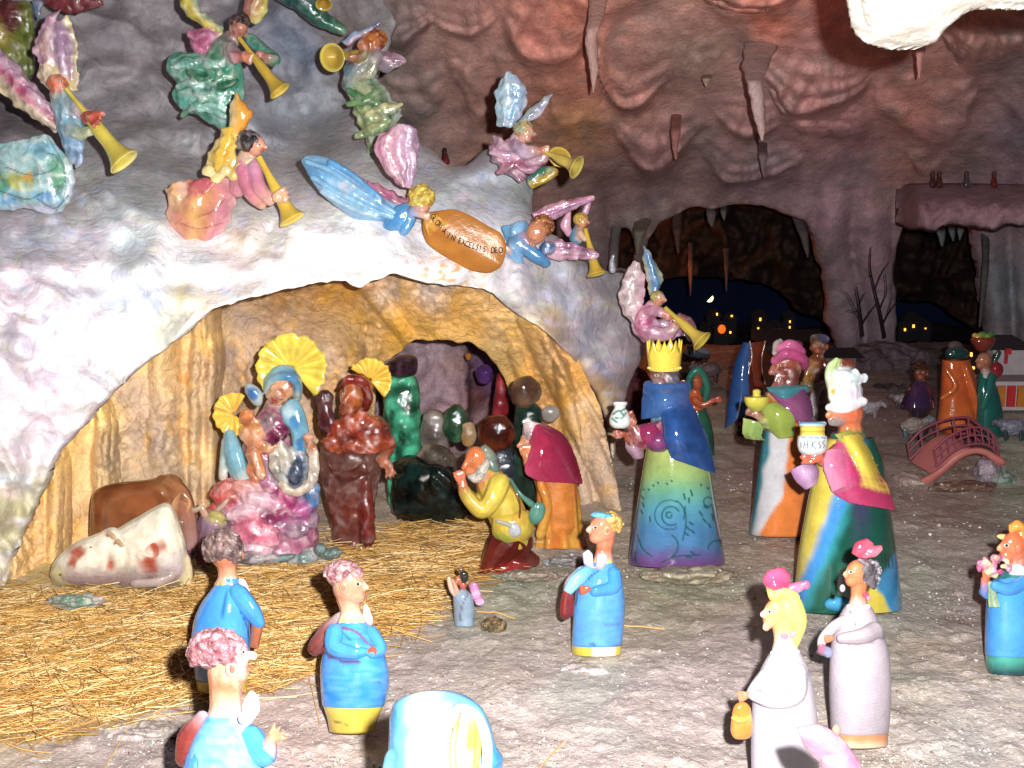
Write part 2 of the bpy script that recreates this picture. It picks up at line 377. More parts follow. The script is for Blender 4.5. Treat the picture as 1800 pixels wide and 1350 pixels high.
        Fc += [(ring[i], ring[(i + 1) % len(ring)], ring[(i + 1) % len(ring)] + o, ring[i] + o) for i in range(len(ring))]
        if callable(col): c = col(U, Vv)
        else:
            cs = [col] if isinstance(col, str) else list(col); cs = np.array([lin(c) for c in cs])
            if len(cs) == 1: c = np.tile(cs[0], (nr, nc, 1))
            else:
                t = np.clip(Vv + 0.13 * pnoise(np.stack([U * 3, Vv * 3, 0 * U + x_seed(A)], -1)), 0, 1) * (len(cs) - 1); i = np.clip(t.astype(int), 0, len(cs) - 2); ff = (t - i)[..., None]; c = cs[i] * (1 - ff) + cs[i + 1] * ff
        c = c.reshape(-1, 3); return s.add(V, Fc, np.vstack([c, c]))
    def lathe(s, cx, prof, d=0, col='#ffffff', depth=1.0, seg=48, n=6, lean=0, close=True, fold=0, nf=7):
        """turned body: prof rows (y, r [, cx]); col may be f(px, py, t, theta)"""
        Q = spline([(p[0], p[1], p[2] if len(p) > 2 else cx) for p in prof], n)
        ph = np.arange(seg) * 2 * math.pi / seg; nr = len(Q); t = np.linspace(0, 1, nr)
        R = Q[:, 1][:, None] * (1 + fold * t[:, None] * np.sin(nf * ph)[None])
        X = Q[:, 2][:, None] + R * np.sin(ph)[None]; Y = Q[:, 0][:, None] + 0 * X; D = d - R * np.cos(ph)[None] * depth
        Y = Y + 0.10 * (D - d) * -1                         # seen a little from above
        V = np.stack([X, Y, D], -1); Fc = [tuple(f) for f in grid_faces(nr, seg, close=True)]
        c = col(X, Y, np.tile(t[:, None], (1, seg)), np.tile(ph, (nr, 1))) if callable(col) else np.tile(lin(col), (nr, seg, 1))
        V = V.reshape(-1, 3); c = c.reshape(-1, 3)
        if close:
            V = np.vstack([V, [[Q[0, 2], Q[0, 0], d], [Q[-1, 2], Q[-1, 0], d]]]); c = np.vstack([c, c[:1], c[-1:]])
            Fc += [(nr * seg, (j + 1) % seg, j) for j in range(seg)] + [(nr * seg + 1, (nr - 1) * seg + j, (nr - 1) * seg + (j + 1) % seg) for j in range(seg)]
        return s.add(V, Fc, c)
    def pillow(s, pts, d=0, thick=20, col='#ffffff', back=.6, n=4, c=None):
        """rounded mass inflated from an outline"""
        Q = spline([(*p, 0) for p in list(pts) + [pts[0]]], n)[:-1, :2]; c = np.array(c) if c is not None else Q.mean(0); ks = [.05, .3, .55, .75, .9, .98, 1.0]; m = len(Q); V = []
        for sg, tk in ((-1, thick), (1, thick * back)):
            for k in (ks if sg < 0 else ks[::-1][1:]):
                V.append(np.c_[c + (Q - c) * k, np.full(m, d + sg * tk * math.sqrt(max(0, 1 - k * k)))])
        V = np.vstack(V); nr = len(ks) * 2 - 1; Fc = [tuple(f) for f in grid_faces(nr, m, close=True)] + [(nr * m, (j + 1) % m, j) for j in range(m)] + [(nr * m + 1, (nr - 1) * m + j, (nr - 1) * m + (j + 1) % m) for j in range(m)]
        V = np.vstack([V, [[*c, d - thick], [*c, d + thick * back]]]); return s.add(V, Fc, lin(col) if isinstance(col, str) else col)
    def fan(s, cx, cy, d, r, col=('#f0c818', '#f6e040'), a0=0, a1=360, petals=14, th=4, flute=3, cup=6, squash=1.0):
        """fluted halo"""
        nr, na = 9, petals * 6 + 1; rr = np.linspace(0.08, 1, nr); aa = np.radians(np.linspace(a0, a1, na))
        Rr, Aa = np.meshgrid(rr, aa, indexing='ij'); ph = np.linspace(0, petals * 2 * math.pi, na)[None]
        rim = 1 + 0.06 * pnoise(np.stack([ph * .45, 0 * ph, 0 * ph + cx], -1)) * Rr ** 2 + 0.07 * np.abs(np.sin(ph / 2 + .3)) * Rr ** 3 + 0.05 * pnoise(np.stack([np.cos(Aa) * 2, np.sin(Aa) * 2, 0 * Aa + cx], -1))
        X = cx + r * Rr * np.cos(Aa) * rim; Y = cy - r * Rr * np.sin(Aa) * rim * squash; D = d + flute * Rr * np.cos(ph + .8 * np.sin(ph * .37)) * (1 + .8 * np.sin(ph * .21 + cx)) - cup * Rr ** 2 + 5 * pnoise(np.stack([np.cos(Aa) * 1.5 * Rr, np.sin(Aa) * 1.5 * Rr, 0 * Aa + 2], -1))
        F0 = np.stack([X, Y, D - th / 2], -1).reshape(-1, 3); F1 = F0 + [0, 0, th]; o = len(F0)
        f = grid_faces(nr, na); Fc = [tuple(q) for q in f] + [tuple((q + o)[::-1]) for q in f]
        ring = [(nr - 1) * na + j for j in range(na)] + [i * na + na - 1 for i in range(nr - 2, -1, -1)] + [j for j in range(na - 2, -1, -1)] + [i * na for i in range(1, nr - 1)]
        Fc += [(ring[i], ring[i] + o, ring[(i + 1) % len(ring)] + o, ring[(i + 1) % len(ring)]) for i in range(len(ring))]
        c0, c1 = lin(col[0]), lin(col[1]); m = (Rr * (0.55 + 0.45 * np.cos(ph)))[..., None]; c = (c0 * (1 - m) + c1 * m).reshape(-1, 3)
        return s.add(np.vstack([F0, F1]), Fc, np.vstack([c, c]))
    def curls(s, x, y, d, rx, ry, rd, n, r, cols, front=True, ylim=1.0):
        """hair of many small clay curls over an ellipsoid"""
        k = 0
        for i in range(n * 3):
            z = 1 - 2 * (i + .5) / (n * 3); a = i * 2.399963; q = math.sqrt(1 - z * z); u = (q * math.cos(a), z * -1, q * math.sin(a))
            if u[1] > ylim: continue
            if random.random() > 0.75: continue
            rr = r * random.uniform(.6, 1.25)
            s.ball(x + u[0] * rx, y + u[1] * ry, d + u[2] * rd, rr, rr * random.uniform(.7, 1.4), rr, col=random.choice(cols), rot=random.uniform(0, 180), seg=7); k += 1
        return s
    def stroke(s, pts, w, col, soft=0.8):
        s.strokes.append((spline([(*p, 0) for p in pts], 6)[:, :2] if len(pts) > 2 else np.array(pts, float), w, lin(col), soft)); return s
    def world(s, V):
        return W(V[:, 0], V[:, 1], s.fig.Y + V[:, 2] * s.fig.s) - s.fig.loc
def blobcol(rows, base, soft=1.3):
    """painted patches: rows (x, y, rx, ry, hex) over a base colour"""
    def f(x, y, d):
        c = np.tile(lin(base), x.shape + (1,))
        for (bx, by, rx, ry, h) in rows:
            q = np.hypot((x - bx) / rx, (y - by) / ry) + .3 * pnoise(P3(x / 14, y / 14, bx * .1)); a = smoothstep(soft, .5, q)[..., None]; c = c * (1 - a) + lin(h) * a
        return c
    return f
def x_seed(A): return float(A[0, 0]) * 0.37

def eye(fig, body, x, y, d, r=4, iris='#3a2c2a', white='#c8bcb0', look=0):
    e = fig.part('eye', 'glaze', remesh=False, parent=body)
    e.ball(x, y, d, r * 1.15, r * .7, r * .45, col=white, seg=12); e.ball(x + look, y, d - r * .42, r * .5, r * .5, r * .28, col=iris, seg=10); return e

def finalize():
    if not PARTS: return
    for p in PARTS:
        V = np.vstack(p.V); p.C = np.vstack(p.C); p.LV = p.world(V); me = p.obj.data
        me.from_pydata([tuple(v) for v in p.LV], [], p.F); me.update()
        if p.remesh:
            md = p.obj.modifiers.new('r', 'REMESH'); md.mode = 'VOXEL'; md.voxel_size = p.vox * p.fig.s
            if p.sm: ms = p.obj.modifiers.new('s', 'SMOOTH'); ms.iterations = p.sm; ms.factor = 0.5
    bpy.context.view_layer.update(); dg = bpy.context.evaluated_depsgraph_get()
    for p in PARTS:
        me = p.obj.data
        if p.remesh:
            m2 = bpy.data.meshes.new_from_object(p.obj.evaluated_get(dg)); n = len(m2.vertices)
            co = np.empty(n * 3, np.float32); m2.vertices.foreach_get('co', co); co = co.reshape(-1, 3).astype(float)
            kd = kdtree.KDTree(len(p.LV))
            for i, v in enumerate(p.LV): kd.insert(v, i)
            kd.balance(); C = np.empty((n, 3)); sc = p.fig.s
            for i in range(n):
                num = 0; den = 0
                for (_, j, dist) in kd.find_n(co[i], 5):
                    w = 1 / (dist + sc * 0.8) ** 2; num = num + w * p.C[j]; den += w
                C[i] = num / den
            m2.polygons.foreach_set('use_smooth', np.ones(len(m2.polygons), bool))
            am = {'lumpy_glaze': 2.4, 'glazed_ceramic': .7, 'fleece_glaze': 1.6, 'cave_rock': 3, 'varnished_ground': 2.2, 'glass_rock': 1.6}.get(p.mat.name, 0)
            if am:                                         # pinched, finger marked clay; pale where the glaze runs thin on the ridges
                q = co / sc; w = q + 5 * np.stack([pnoise(q / 22 + 5), pnoise(q / 22 + 15), pnoise(q / 22 + 25)], -1); h = .85 * ridged(w / 27, 1) + .5 * pnoise(w / 13) + .16 * pnoise(w / 5) - .3
                nrm = np.empty(n * 3, np.float32); m2.vertices.foreach_get('normal', nrm); co = co + nrm.reshape(-1, 3) * (h * am * sc)[:, None]; m2.vertices.foreach_set('co', co.astype(np.float32).ravel()); m2.update()
                if p.mat.name == 'lumpy_glaze':
                    a = smoothstep(.1, .9, h)[:, None] * .55 * (.15 + .85 * smoothstep(.03, .16, C.mean(1)))[:, None]; C = C * (1 - a) + (lin('#e8dcd4') * .62 + C * .5) * a; C = C * (1 - .45 * smoothstep(0, -.9, h))[:, None]; a = smoothstep(.2, .7, pnoise(q / 15 + 40))[:, None] * .25 * smoothstep(.03, .14, C.mean(1))[:, None]; C = C * (1 - a) + lin('#b8a8ac') * a
        else:
            m2 = me; co = p.LV; C = p.C.copy(); m2.polygons.foreach_set('use_smooth', np.full(len(m2.polygons), True))
            if not p.obj.modifiers:
                bm = bmesh.new(); bm.from_mesh(m2); bmesh.ops.recalc_face_normals(bm, faces=bm.faces); bm.to_mesh(m2); bm.free()
        if p.strokes:
            px, py = PROJ(co + p.fig.loc); nrm = np.empty(len(co) * 3, np.float32); m2.vertices.foreach_get('normal', nrm); fr = nrm.reshape(-1, 3)[:, 1] < 0.15
            for (pts, w, c, soft) in p.strokes:
                dd = dist_line(px, py, pts); a = (1 - smoothstep(w - soft, w + soft, dd)) * fr * .9; C = C * (1 - a[:, None]) + c * a[:, None]
        lum = (C @ np.array([.25, .6, .15]))[:, None]; C = (C * .87 + lum * .13) * .84
        set_col(m2, C); m2.materials.clear(); m2.materials.append(p.mat)
        if p.remesh:
            old = p.obj.data; p.obj.modifiers.clear(); p.obj.data = m2; nm = old.name; bpy.data.meshes.remove(old); m2.name = p.name
# ================================================================== THE PLACE
# ---- ground
STRAW = [(-60, 1040), (90, 1035), (300, 1030), (440, 985), (640, 940), (720, 905), (850, 915), (880, 960), (860, 1010), (790, 1040), (750, 1090), (660, 1120), (560, 1180), (480, 1210),
         (330, 1230), (210, 1270), (110, 1300), (-60, 1310)]
g_col = idw([(200, 1300, '#8d8280'), (500, 1310, '#a2908d'), (700, 1200, '#a59a98'), (950, 1200, '#a79d9c'), (1200, 1200, '#a49899'), (1150, 1050, '#8c8a74'), (1250, 1030, '#8f8370'),
             (1000, 1100, '#9a908c'), (900, 1030, '#8e9580'), (1300, 1150, '#a19597'), (1650, 1150, '#a3998f'), (1700, 1060, '#93898a'), (1620, 1020, '#8b9186'), (1750, 1200, '#a79a92'), (1700, 1300, '#9a9896'),
             (1650, 900, '#92857f'), (1300, 800, '#8b7872'), (1300, 900, '#8a7f74'), (1260, 760, '#7a8a7c'), (1500, 760, '#7c6a6a'), (1700, 850, '#7a6358'), (1400, 650, '#5c4d52'), (1650, 700, '#544a4c'),
             (1200, 650, '#5a4740'), (1050, 1300, '#a89c9b'), (900, 880, '#9b8a80'), (80, 1060, '#a59a6a'), (1780, 830, '#8b9a8a'), (1400, 1330, '#a39c9a')], soft=45)
def ground_bumps(x, y):
    z = 0.012 * fbm(P3(x * 3.0, y * 3.0, 2.2), 3, .42) + 0.0022 * ridged(P3(x * 8, y * 8, 5.1), 2) + 0.0012 * fbm(P3(x * 38, y * 38), 3)
    z = z + 0.0045 * smoothstep(0.3, 0.8, pnoise(P3(x * 22, y * 22, 8))) + 0.0025 * smoothstep(.3, .6, pnoise(P3(x * 60, y * 60, 4)))
    return z * (0.8 + 0.12 * y) - 0.006
def ground_z(x, y):
    return ground_bumps(np.asarray(x, float), np.asarray(y, float))
def build_ground():
    xs = np.arange(-700, 2500, 4.0); ys = np.r_[np.arange(1900, 1380, -12.0), np.arange(1380, 700, -2.6), np.arange(700, 602, -1.8)]
    X, Y = np.meshgrid(xs, ys); G = ground_Y(Y); V = W(X, Y, G)
    V[..., 2] += ground_bumps(V[..., 0], V[..., 1])
    sm = in_poly(X, Y, STRAW)
    C = g_col(X, Y)
    n = pnoise(P3(V[..., 0] * 9, V[..., 1] * 9, 1.3)); n2 = pnoise(P3(V[..., 0] * 24, V[..., 1] * 24, 3.3)); n3 = fbm(P3(V[..., 0] * 5, V[..., 1] * 5, 7.7), 3)
    C = C * (1 + 0.12 * n3[..., None]) * np.array([1.06, 1.04, 1.0]) * (1.18 + .45 * smoothstep(1.8, 4, G)[..., None])  # far floor lightened in the colour to offset the flash falloff
    a = smoothstep(.25, .6, n * .6 + n2 * .6)[..., None] * smoothstep(3.6, 2.2, G)[..., None]; C = C * (1 - .45 * a) + lin('#c4b8b4') * .45 * a
    a = smoothstep(.35, .6, pnoise(P3(V[..., 0] * 4, V[..., 1] * 6, 21)))[..., None]; C = C * (1 - .2 * a) + lin('#7f9c8a') * .2 * a
    a = smoothstep(.3, .6, pnoise(P3(V[..., 0] * 7, V[..., 1] * 7, 31)))[..., None]; C = C * (1 - .16 * a) + lin('#8f6a4c') * .16 * a
    st = sm[..., None] * 1.0; C = C * (1 - .8 * st) + lin('#a08048') * .8 * st
    me = mesh_np('ground', V.reshape(-1, 3), grid_faces(len(ys), len(xs)), C.reshape(-1, 3))
    o = link('ground', me, M['floor']); o['kind'] = 'structure'
build_ground()

# ---- rear cave wall and ceiling hung with swags of painted clay
SWAGS = [  # ax, ay, bx, by, sag depth below the chord, height above, amp, folds
    (880, 20, 1035, 70, 62, 70, .16, 6), (1035, 60, 1180, 100, 108, 70, .20, 6), (1165, 50, 1300, 70, 78, 80, .16, 7),
    (1070, 205, 1235, 215, 92, 60, .20, 5), (1300, 40, 1490, 60, 45, 70, .14, 6), (1330, 110, 1545, 120, 80, 60, .18, 7), (1540, 120, 1745, 120, 130, 60, .26, 5),
    (1240, 180, 1400, 200, 42, 40, .14, 6), (1390, 190, 1560, 195, 44, 40, .12, 6), (1460, 60, 1640, 40, 60, 60, .12, 6), (1640, 20, 1820, 30, 80, 60, .16, 6),
    (930, 110, 1060, 150, 95, 60, .14, 7), (620, 10, 760, 30, 60, 60, .14, 6), (730, 20, 890, 10, 50, 60, .13, 6), (650, 110, 790, 120, 90, 60, .12, 6), (780, 90, 930, 100, 100, 60, .12, 7),
    (960, -60, 1200, -60, 80, 60, .15, 6), (1200, -60, 1420, -60, 70, 60, .15, 6), (1750, 130, 1900, 120, 90, 60, .14, 6), (1220, 250, 1420, 260, 60, 40, .12, 6), (960, 240, 1090, 250, 70, 60, .1, 5),
    (1000, 150, 1100, 170, 60, 60, .08, 4), (1580, 250, 1680, 250, 60, 50, .10, 4)]
rear_d = tps([(-200, 600, 4.6), (-200, -250, 3.3), (600, 0, 3.9), (600, 280, 4.5), (700, 500, 4.8), (1000, -60, 3.4), (1400, -60, 3.3), (1800, -60, 3.2), (2200, -60, 3.2), (1000, -300, 2.4), (1500, -300, 2.3), (2000, -300, 2.3),
              (1000, 200, 4.2), (1400, 200, 4.3), (1800, 200, 4.3), (1100, 360, 5.0), (1400, 345, 4.9), (1650, 300, 4.8), (1800, 330, 4.7), (1050, 500, 5.4), (1500, 450, 5.2), (1540, 600, 5.5), (1800, 420, 5.2), (1800, 600, 5.3), (2200, 600, 5.0), (900, 650, 5.4), (1500, 650, 5.6), (2200, 200, 4.2)])
def rear_depth(x, y):
    D = rear_d(x, y); h = np.zeros_like(D)
    wx = x + 30 * pnoise(P3(x / 130, y / 130, 3)) + 4 * pnoise(P3(x / 30, y / 30, 3)); wy = y + 22 * pnoise(P3(x / 110, y / 110, 8)) + 4 * pnoise(P3(x / 30, y / 30, 9))
    for k, (ax, ay, bx, by, sag, up, amp, nf) in enumerate(SWAGS):
        u = (wx - ax) / (bx - ax); inside = (u > -0.1) & (u < 1.1); uc = np.clip(u, 0, 1)
        chord = ay + (by - ay) * uc; low = chord + sag * (4 * uc * (1 - uc)) ** 0.8; top = chord - up
        t = (wy - top) / (low - top); prof = np.where(t < 1, np.clip(t, 0, 1) ** 1.3, np.exp(-(t - 1) * 7)) * (.65 + .35 * math.sin(k * 2.7))
        side = smoothstep(-.08, .3, u) * smoothstep(1.08, .7, u)
        ang = np.arctan2(wx - (ax + bx) / 2, wy - top + 60); nest = .13 * np.sin(2 * math.pi * (2.6 + .5 * (k % 3)) * np.clip(t, 0, 1.3) ** 1.4 + k) * smoothstep(.05, .5, t); fold = nest + 0.14 * np.sin(ang * nf * 4 + k + 2 * pnoise(P3(x / 60, y / 60, 5))) * smoothstep(0, .5, t)
        h = np.maximum(h, np.where(inside, (prof * (1 + fold)) * side * amp * .95, 0))
    n = 0.05 * fbm(P3(x / 170, y / 150, 1.7), 2) + 0.008 * ridged(P3(x / 50, y / 50, 4), 2) + 0.006 * fbm(P3(x / 20, y / 20), 2)
    lower = smoothstep(300, 420, y); cols = 0.10 * np.abs(np.sin(x / 21 + 2 * pnoise(P3(x / 200, y / 300)))) * lower
    return D - h - n - cols
rear_c = idw([(650, 60, '#7d6c68'), (700, 200, '#857068'), (850, 100, '#a07468'), (950, 60, '#b97464'), (1000, 30, '#c07058'), (1030, 150, '#b8705c'), (1020, 220, '#b98048'), (1100, 170, '#b07c70'), (1220, 100, '#9c8878'),
              (1200, 30, '#a87a6a'), (1350, 45, '#c06a4c'), (1330, 110, '#b8948c'), (1140, 260, '#ac7a74'), (1300, 200, '#a0746c'), (1450, 100, '#ac8078'), (1450, 200, '#a4706a'), (1450, 20, '#b87868'), (1600, 190, '#b87868'),
              (1650, 130, '#a47468'), (1750, 60, '#8c6458'), (1780, 130, '#856a68'), (1600, 300, '#9c6a58'), (1700, 260, '#8e6e68'), (1780, 240, '#6a5c64'), (1500, 300, '#8a6a70'), (1350, 300, '#7d6268'), (1250, 270, '#826a68'),
              (1150, 340, '#7c6464'), (1060, 330, '#806460'), (1450, 370, '#96747a'), (1530, 450, '#93727a'), (1540, 550, '#806a72'), (1650, 360, '#8e7078'), (1760, 370, '#94767c'), (1100, 420, '#7a6866'), (1050, 520, '#7c6c70'), (1760, 500, '#6a6c70'), (1400, 460, '#5c5a58'),
              (1700, 560, '#50504f'), (1550, 640, '#6a565e'), (500, 0, '#7d7470'), (300, 0, '#706864')], soft=30)
ARCH1 = [(1122, 700), (1128, 520), (1140, 430), (1160, 392), (1205, 372), (1250, 366), (1300, 360), (1350, 366), (1395, 382), (1425, 398), (1432, 440), (1445, 480), (1455, 520), (1450, 560), (1470, 600), (1470, 700)]
ARCH0 = [(1076, 470), (1078, 420), (1088, 405), (1106, 404), (1113, 420), (1112, 470)]
ARCH2 = [(1583, 700), (1578, 520), (1576, 450), (1584, 412), (1600, 398), (1640, 390), (1680, 392), (1708, 398), (1716, 440), (1722, 500), (1735, 570), (1738, 700)]
def wob(x, y, a=6): return x + a * pnoise(P3(x / 18, y / 18, 2)), y + a * pnoise(P3(x / 18, y / 18, 7))
def rear_mask(x, y):
    x, y = wob(x, y); return ~(in_poly(x, y, ARCH1) | in_poly(x, y, ARCH0) | in_poly(x, y, ARCH2))
def rear_color(x, y, D):
    c = rear_c(x, y); n = fbm(P3(x / 30, y / 30, 6), 4)[..., None]; g = smoothstep(.1, .6, fbm(P3(x / 70, y / 50, 16), 3))[..., None]
    c = c * (1 + .22 * n); c = .92 * c + .08 * c.mean(-1, keepdims=True) * np.array([1.06, .98, 1.0]); return (c * (1 - .35 * g) + lin('#6c6660') * .35 * g) * 1.62 * np.array([.93, 1.03, 1.09])
rear = relief('cave_wall', (-500, 2500, -420, 700), 4.5, rear_depth, rear_color, M['cave'], rear_mask, thick=0.10)

# second and third caverns behind the arches
def cav_mask(poly):
    def f(x, y): x, y = wob(x, y, 9); return ~in_poly(x, y, poly)
    return f
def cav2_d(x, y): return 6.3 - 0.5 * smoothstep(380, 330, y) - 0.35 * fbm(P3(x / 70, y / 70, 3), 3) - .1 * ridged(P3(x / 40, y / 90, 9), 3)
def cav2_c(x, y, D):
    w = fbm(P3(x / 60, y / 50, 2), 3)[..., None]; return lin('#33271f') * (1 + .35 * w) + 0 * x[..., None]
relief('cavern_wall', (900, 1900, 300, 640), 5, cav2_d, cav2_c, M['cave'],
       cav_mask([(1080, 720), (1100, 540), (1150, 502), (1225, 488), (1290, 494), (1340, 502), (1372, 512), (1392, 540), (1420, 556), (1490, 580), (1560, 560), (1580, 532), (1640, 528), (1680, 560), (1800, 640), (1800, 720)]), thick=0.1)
def sky_c(x, y, D): return lin('#0f1c34') * (1.0 + 0.5 * smoothstep(420, 580, y)[..., None])
M['night'] = surface('painted_night_sky', rough=0.9, var=0.2, vscale=3, bump=0.1, spec=0.05)
relief('sky', (800, 2000, 300, 720), 30, lambda x, y: 8.6 + 0 * x, sky_c, M['night'])
# dark land behind the arches, the town stands on it
def build_hills():
    xs = np.linspace(-1, 6, 200); ys = np.linspace(5.9, 8.6, 50); X, Y = np.meshgrid(xs, ys)
    Z = -0.24 + 0.05 * smoothstep(6.4, 8.3, Y) + 0.05 * fbm(P3(X * 3, Y * 3), 4)
    V = np.stack([X, Y, Z], -1).reshape(-1, 3); me = mesh_np('hills', V, grid_faces(50, 200), np.tile(lin('#2c2628'), (len(V), 1)))
    link('hills', me, M['cave'])['kind'] = 'structure'
build_hills()

# ---- stalactites: parts of the cave wall
def cave_piece(name, rows, col, parent, Y, tilt=0, lump=.22):
    """hanging spike: rows (px, py, r)"""
    Q = spline(rows, 7); ph = np.arange(14) * 2 * math.pi / 14; s = Y / FPX; vs = []
    for (x, y, r) in Q:
        rr = max(r, .4) * (1 + lump * pnoise(np.stack([np.cos(ph) * 1.2, np.sin(ph) * 1.2, 0 * ph + y / 14], -1)))
        t_ = max(0, 1 - (y - Q[0, 1]) / (.42 * (Q[-1, 1] - Q[0, 1]))); dw = float(rear_depth(np.array([Q[0, 0]]), np.array([Q[0, 1]]))[0]); vs.append(W(x + rr * np.cos(ph) * (1 - .3 * t_), y + 0 * ph - 4 * t_, Y + (max(dw, Y) + .12 - Y) * t_ + rr * np.sin(ph) * s * .9))
    V = np.array(vs).reshape(-1, 3); me = mesh_np(name, V, grid_faces(len(Q), 14, close=True)[:, ::-1], np.tile(lin(col), (len(V), 1)))
    return link(name, me, M['cave'], parent)
for rows, col, Y in [
    ([(1052, -30, 30), (1050, 20, 17), (1040, 60, 11), (1040, 90, 10), (1044, 120, 8), (1043, 145, 4), (1043, 163, 1)], '#b09088', 3.25),
    ([(1340, 70, 42), (1330, 110, 30), (1325, 140, 15), (1330, 170, 13), (1334, 200, 11), (1338, 225, 7), (1340, 247, 2)], '#b49c98', 3.35),
    ([(1618, 60, 16), (1617, 90, 9), (1616, 112, 5), (1616, 137, 1.5)], '#b08078', 3.3),
    ([(1244, 130, 13), (1241, 143, 6), (1241, 152, 1.5)], '#a48c80', 3.85),
    ([(1190, 195, 14), (1188, 225, 9), (1187, 260, 5), (1188, 280, 2)], '#a4746c', 4.0),
    ([(1340, 245, 12), (1341, 275, 8), (1341, 295, 4), (1343, 312, 1)], '#7d6a6c', 4.3),
    ([(1132, 380, 22), (1124, 410, 11), (1122, 430, 6), (1120, 447, 2)], '#7c7468', 4.85),
    ([(1086, 385, 14), (1080, 430, 9), (1076, 500, 9), (1074, 540, 7)], '#706a68', 4.9),
    ([(1250, 360, 10), (1250, 385, 7), (1251, 398, 2)], '#66605c', 5.0), ([(1272, 360, 7), (1272, 378, 4), (1273, 387, 1)], '#66605c', 5.0),
    ([(1190, 380, 12), (1190, 410, 7), (1192, 445, 2)], '#5a423c', 5.3), ([(1276, 440, 8), (1277, 470, 4), (1277, 512, 1)], '#4d4440', 5.9), ([(1214, 430, 7), (1214, 480, 4), (1214, 520, 1)], '#463c38', 5.9),
    ([(1652, 392, 11), (1655, 415, 7), (1656, 433, 2)], '#6c6e70', 5.0), ([(1672, 392, 8), (1674, 412, 5), (1676, 424, 1)], '#6c6e70', 5.0), ([(1690, 392, 9), (1688, 410, 5), (1687, 422, 1)], '#6c6e70', 5.0),
    ([(1400, 380, 14), (1412, 410, 9), (1418, 440, 4), (1420, 452, 1)], '#5e5450', 5.1), ([(1730, 395, 11), (1733, 450, 7), (1728, 520, 5), (1722, 575, 2)], '#52504f', 4.95)]:
    cave_piece('stalactite', rows, col, rear, Y)
# ledge high on the right
def ledge():
    pts = [(1585, 325), (1640, 322), (1700, 327), (1760, 330), (1840, 326)]; V = []; xs = np.linspace(1575, 1990, 70); rows = 12
    for i in range(rows):
        t = i / (rows - 1)
        y = 325 + 78 * t + 5 * np.sin(xs / 17) * t + 6 * pnoise(P3(xs / 24, 3.3)) * t; D = 4.55 - 0.30 * math.sin(min(1, t * 1.5) * math.pi / 2) + .25 * (t > .95) + .04 * pnoise(P3(xs / 20, t * 5))
        D = D + 0.4 * smoothstep(1620, 1575, xs); V.append(W(xs, y, D))
    V = np.vstack([W(xs, 321 + 0 * xs, 4.95 + 0 * xs)] + V); me = mesh_np('ledge', V, grid_faces(rows + 1, 70)[:, ::-1], np.tile(lin('#94767c'), (len(V), 1)))
    o = link('ledge', me, M['cave'], rear); m = o.modifiers.new('t', 'SOLIDIFY'); m.thickness = .05
ledge()

# ---- white plaster overhang hanging close to the lens, top right
def overhang():
    X = np.arange(1440, 2100, 4.0); Yp = np.arange(-260, 110, 4.0); edge = spline([(1440, -80), (1490, -60), (1508, 0), (1520, 48), (1550, 72), (1600, 82), (1640, 78), (1665, 52), (1700, 24), (1735, 10), (1800, 8), (1900, 14), (2100, 20)], 10)
    def mask(x, y):
        ey = np.interp(x + 3 * pnoise(P3(x / 8, y / 8)), edge[:, 0], edge[:, 1]); return (y + 3 * pnoise(P3(x / 7, y / 7, 4)) < ey)
    def dep(x, y):
        ey = np.interp(x, edge[:, 0], edge[:, 1]); q = np.clip((ey - y) / 70, 0, 1)
        return 1.36 - 0.10 * np.sqrt(1 - (1 - q) ** 2) + 0.0006 * np.abs(y) - .02 * fbm(P3(x / 50, y / 30), 4) - 0.01 * np.sin((x * .6 + y) / 12)
    o = relief('plaster_overhang', (1440, 2100, -260, 110), 3, dep, lambda x, y, D: np.tile(lin('#efe9dc'), x.shape + (1,)), M['plaster'], mask, thick=0.05, kind=None)
    tag(o, 'white scalloped plaster overhang jutting in at the top right corner', 'rock')
overhang()

# ---- the grotto: pale painted shell over the stable, grey rock above it
OUTER = [(-700, -300), (560, -300), (640, -60), (700, 40), (672, 120), (640, 180), (632, 236), (660, 246), (720, 240), (760, 262), (792, 292), (820, 288), (850, 262), (890, 240), (925, 262), (940, 330), (938, 372), (960, 400), (1000, 430),
         (1040, 468), (1080, 474), (1104, 482), (1122, 520), (1130, 570), (1136, 622), (1118, 652), (1104, 690), (1092, 730), (1086, 780), (1082, 808),
         (1074, 808), (1066, 745), (1046, 694), (1014, 640), (962, 588), (900, 548), (868, 520), (830, 506), (790, 503), (752, 500), (722, 492), (690, 480), (660, 494), (632, 510), (600, 494), (560, 498), (500, 512),
         (440, 526), (372, 544), (330, 585), (282, 620), (240, 650), (200, 690), (150, 745), (96, 800), (80, 850), (50, 910), (20, 980), (-10, 1060), (-120, 1150), (-700, 1150)]
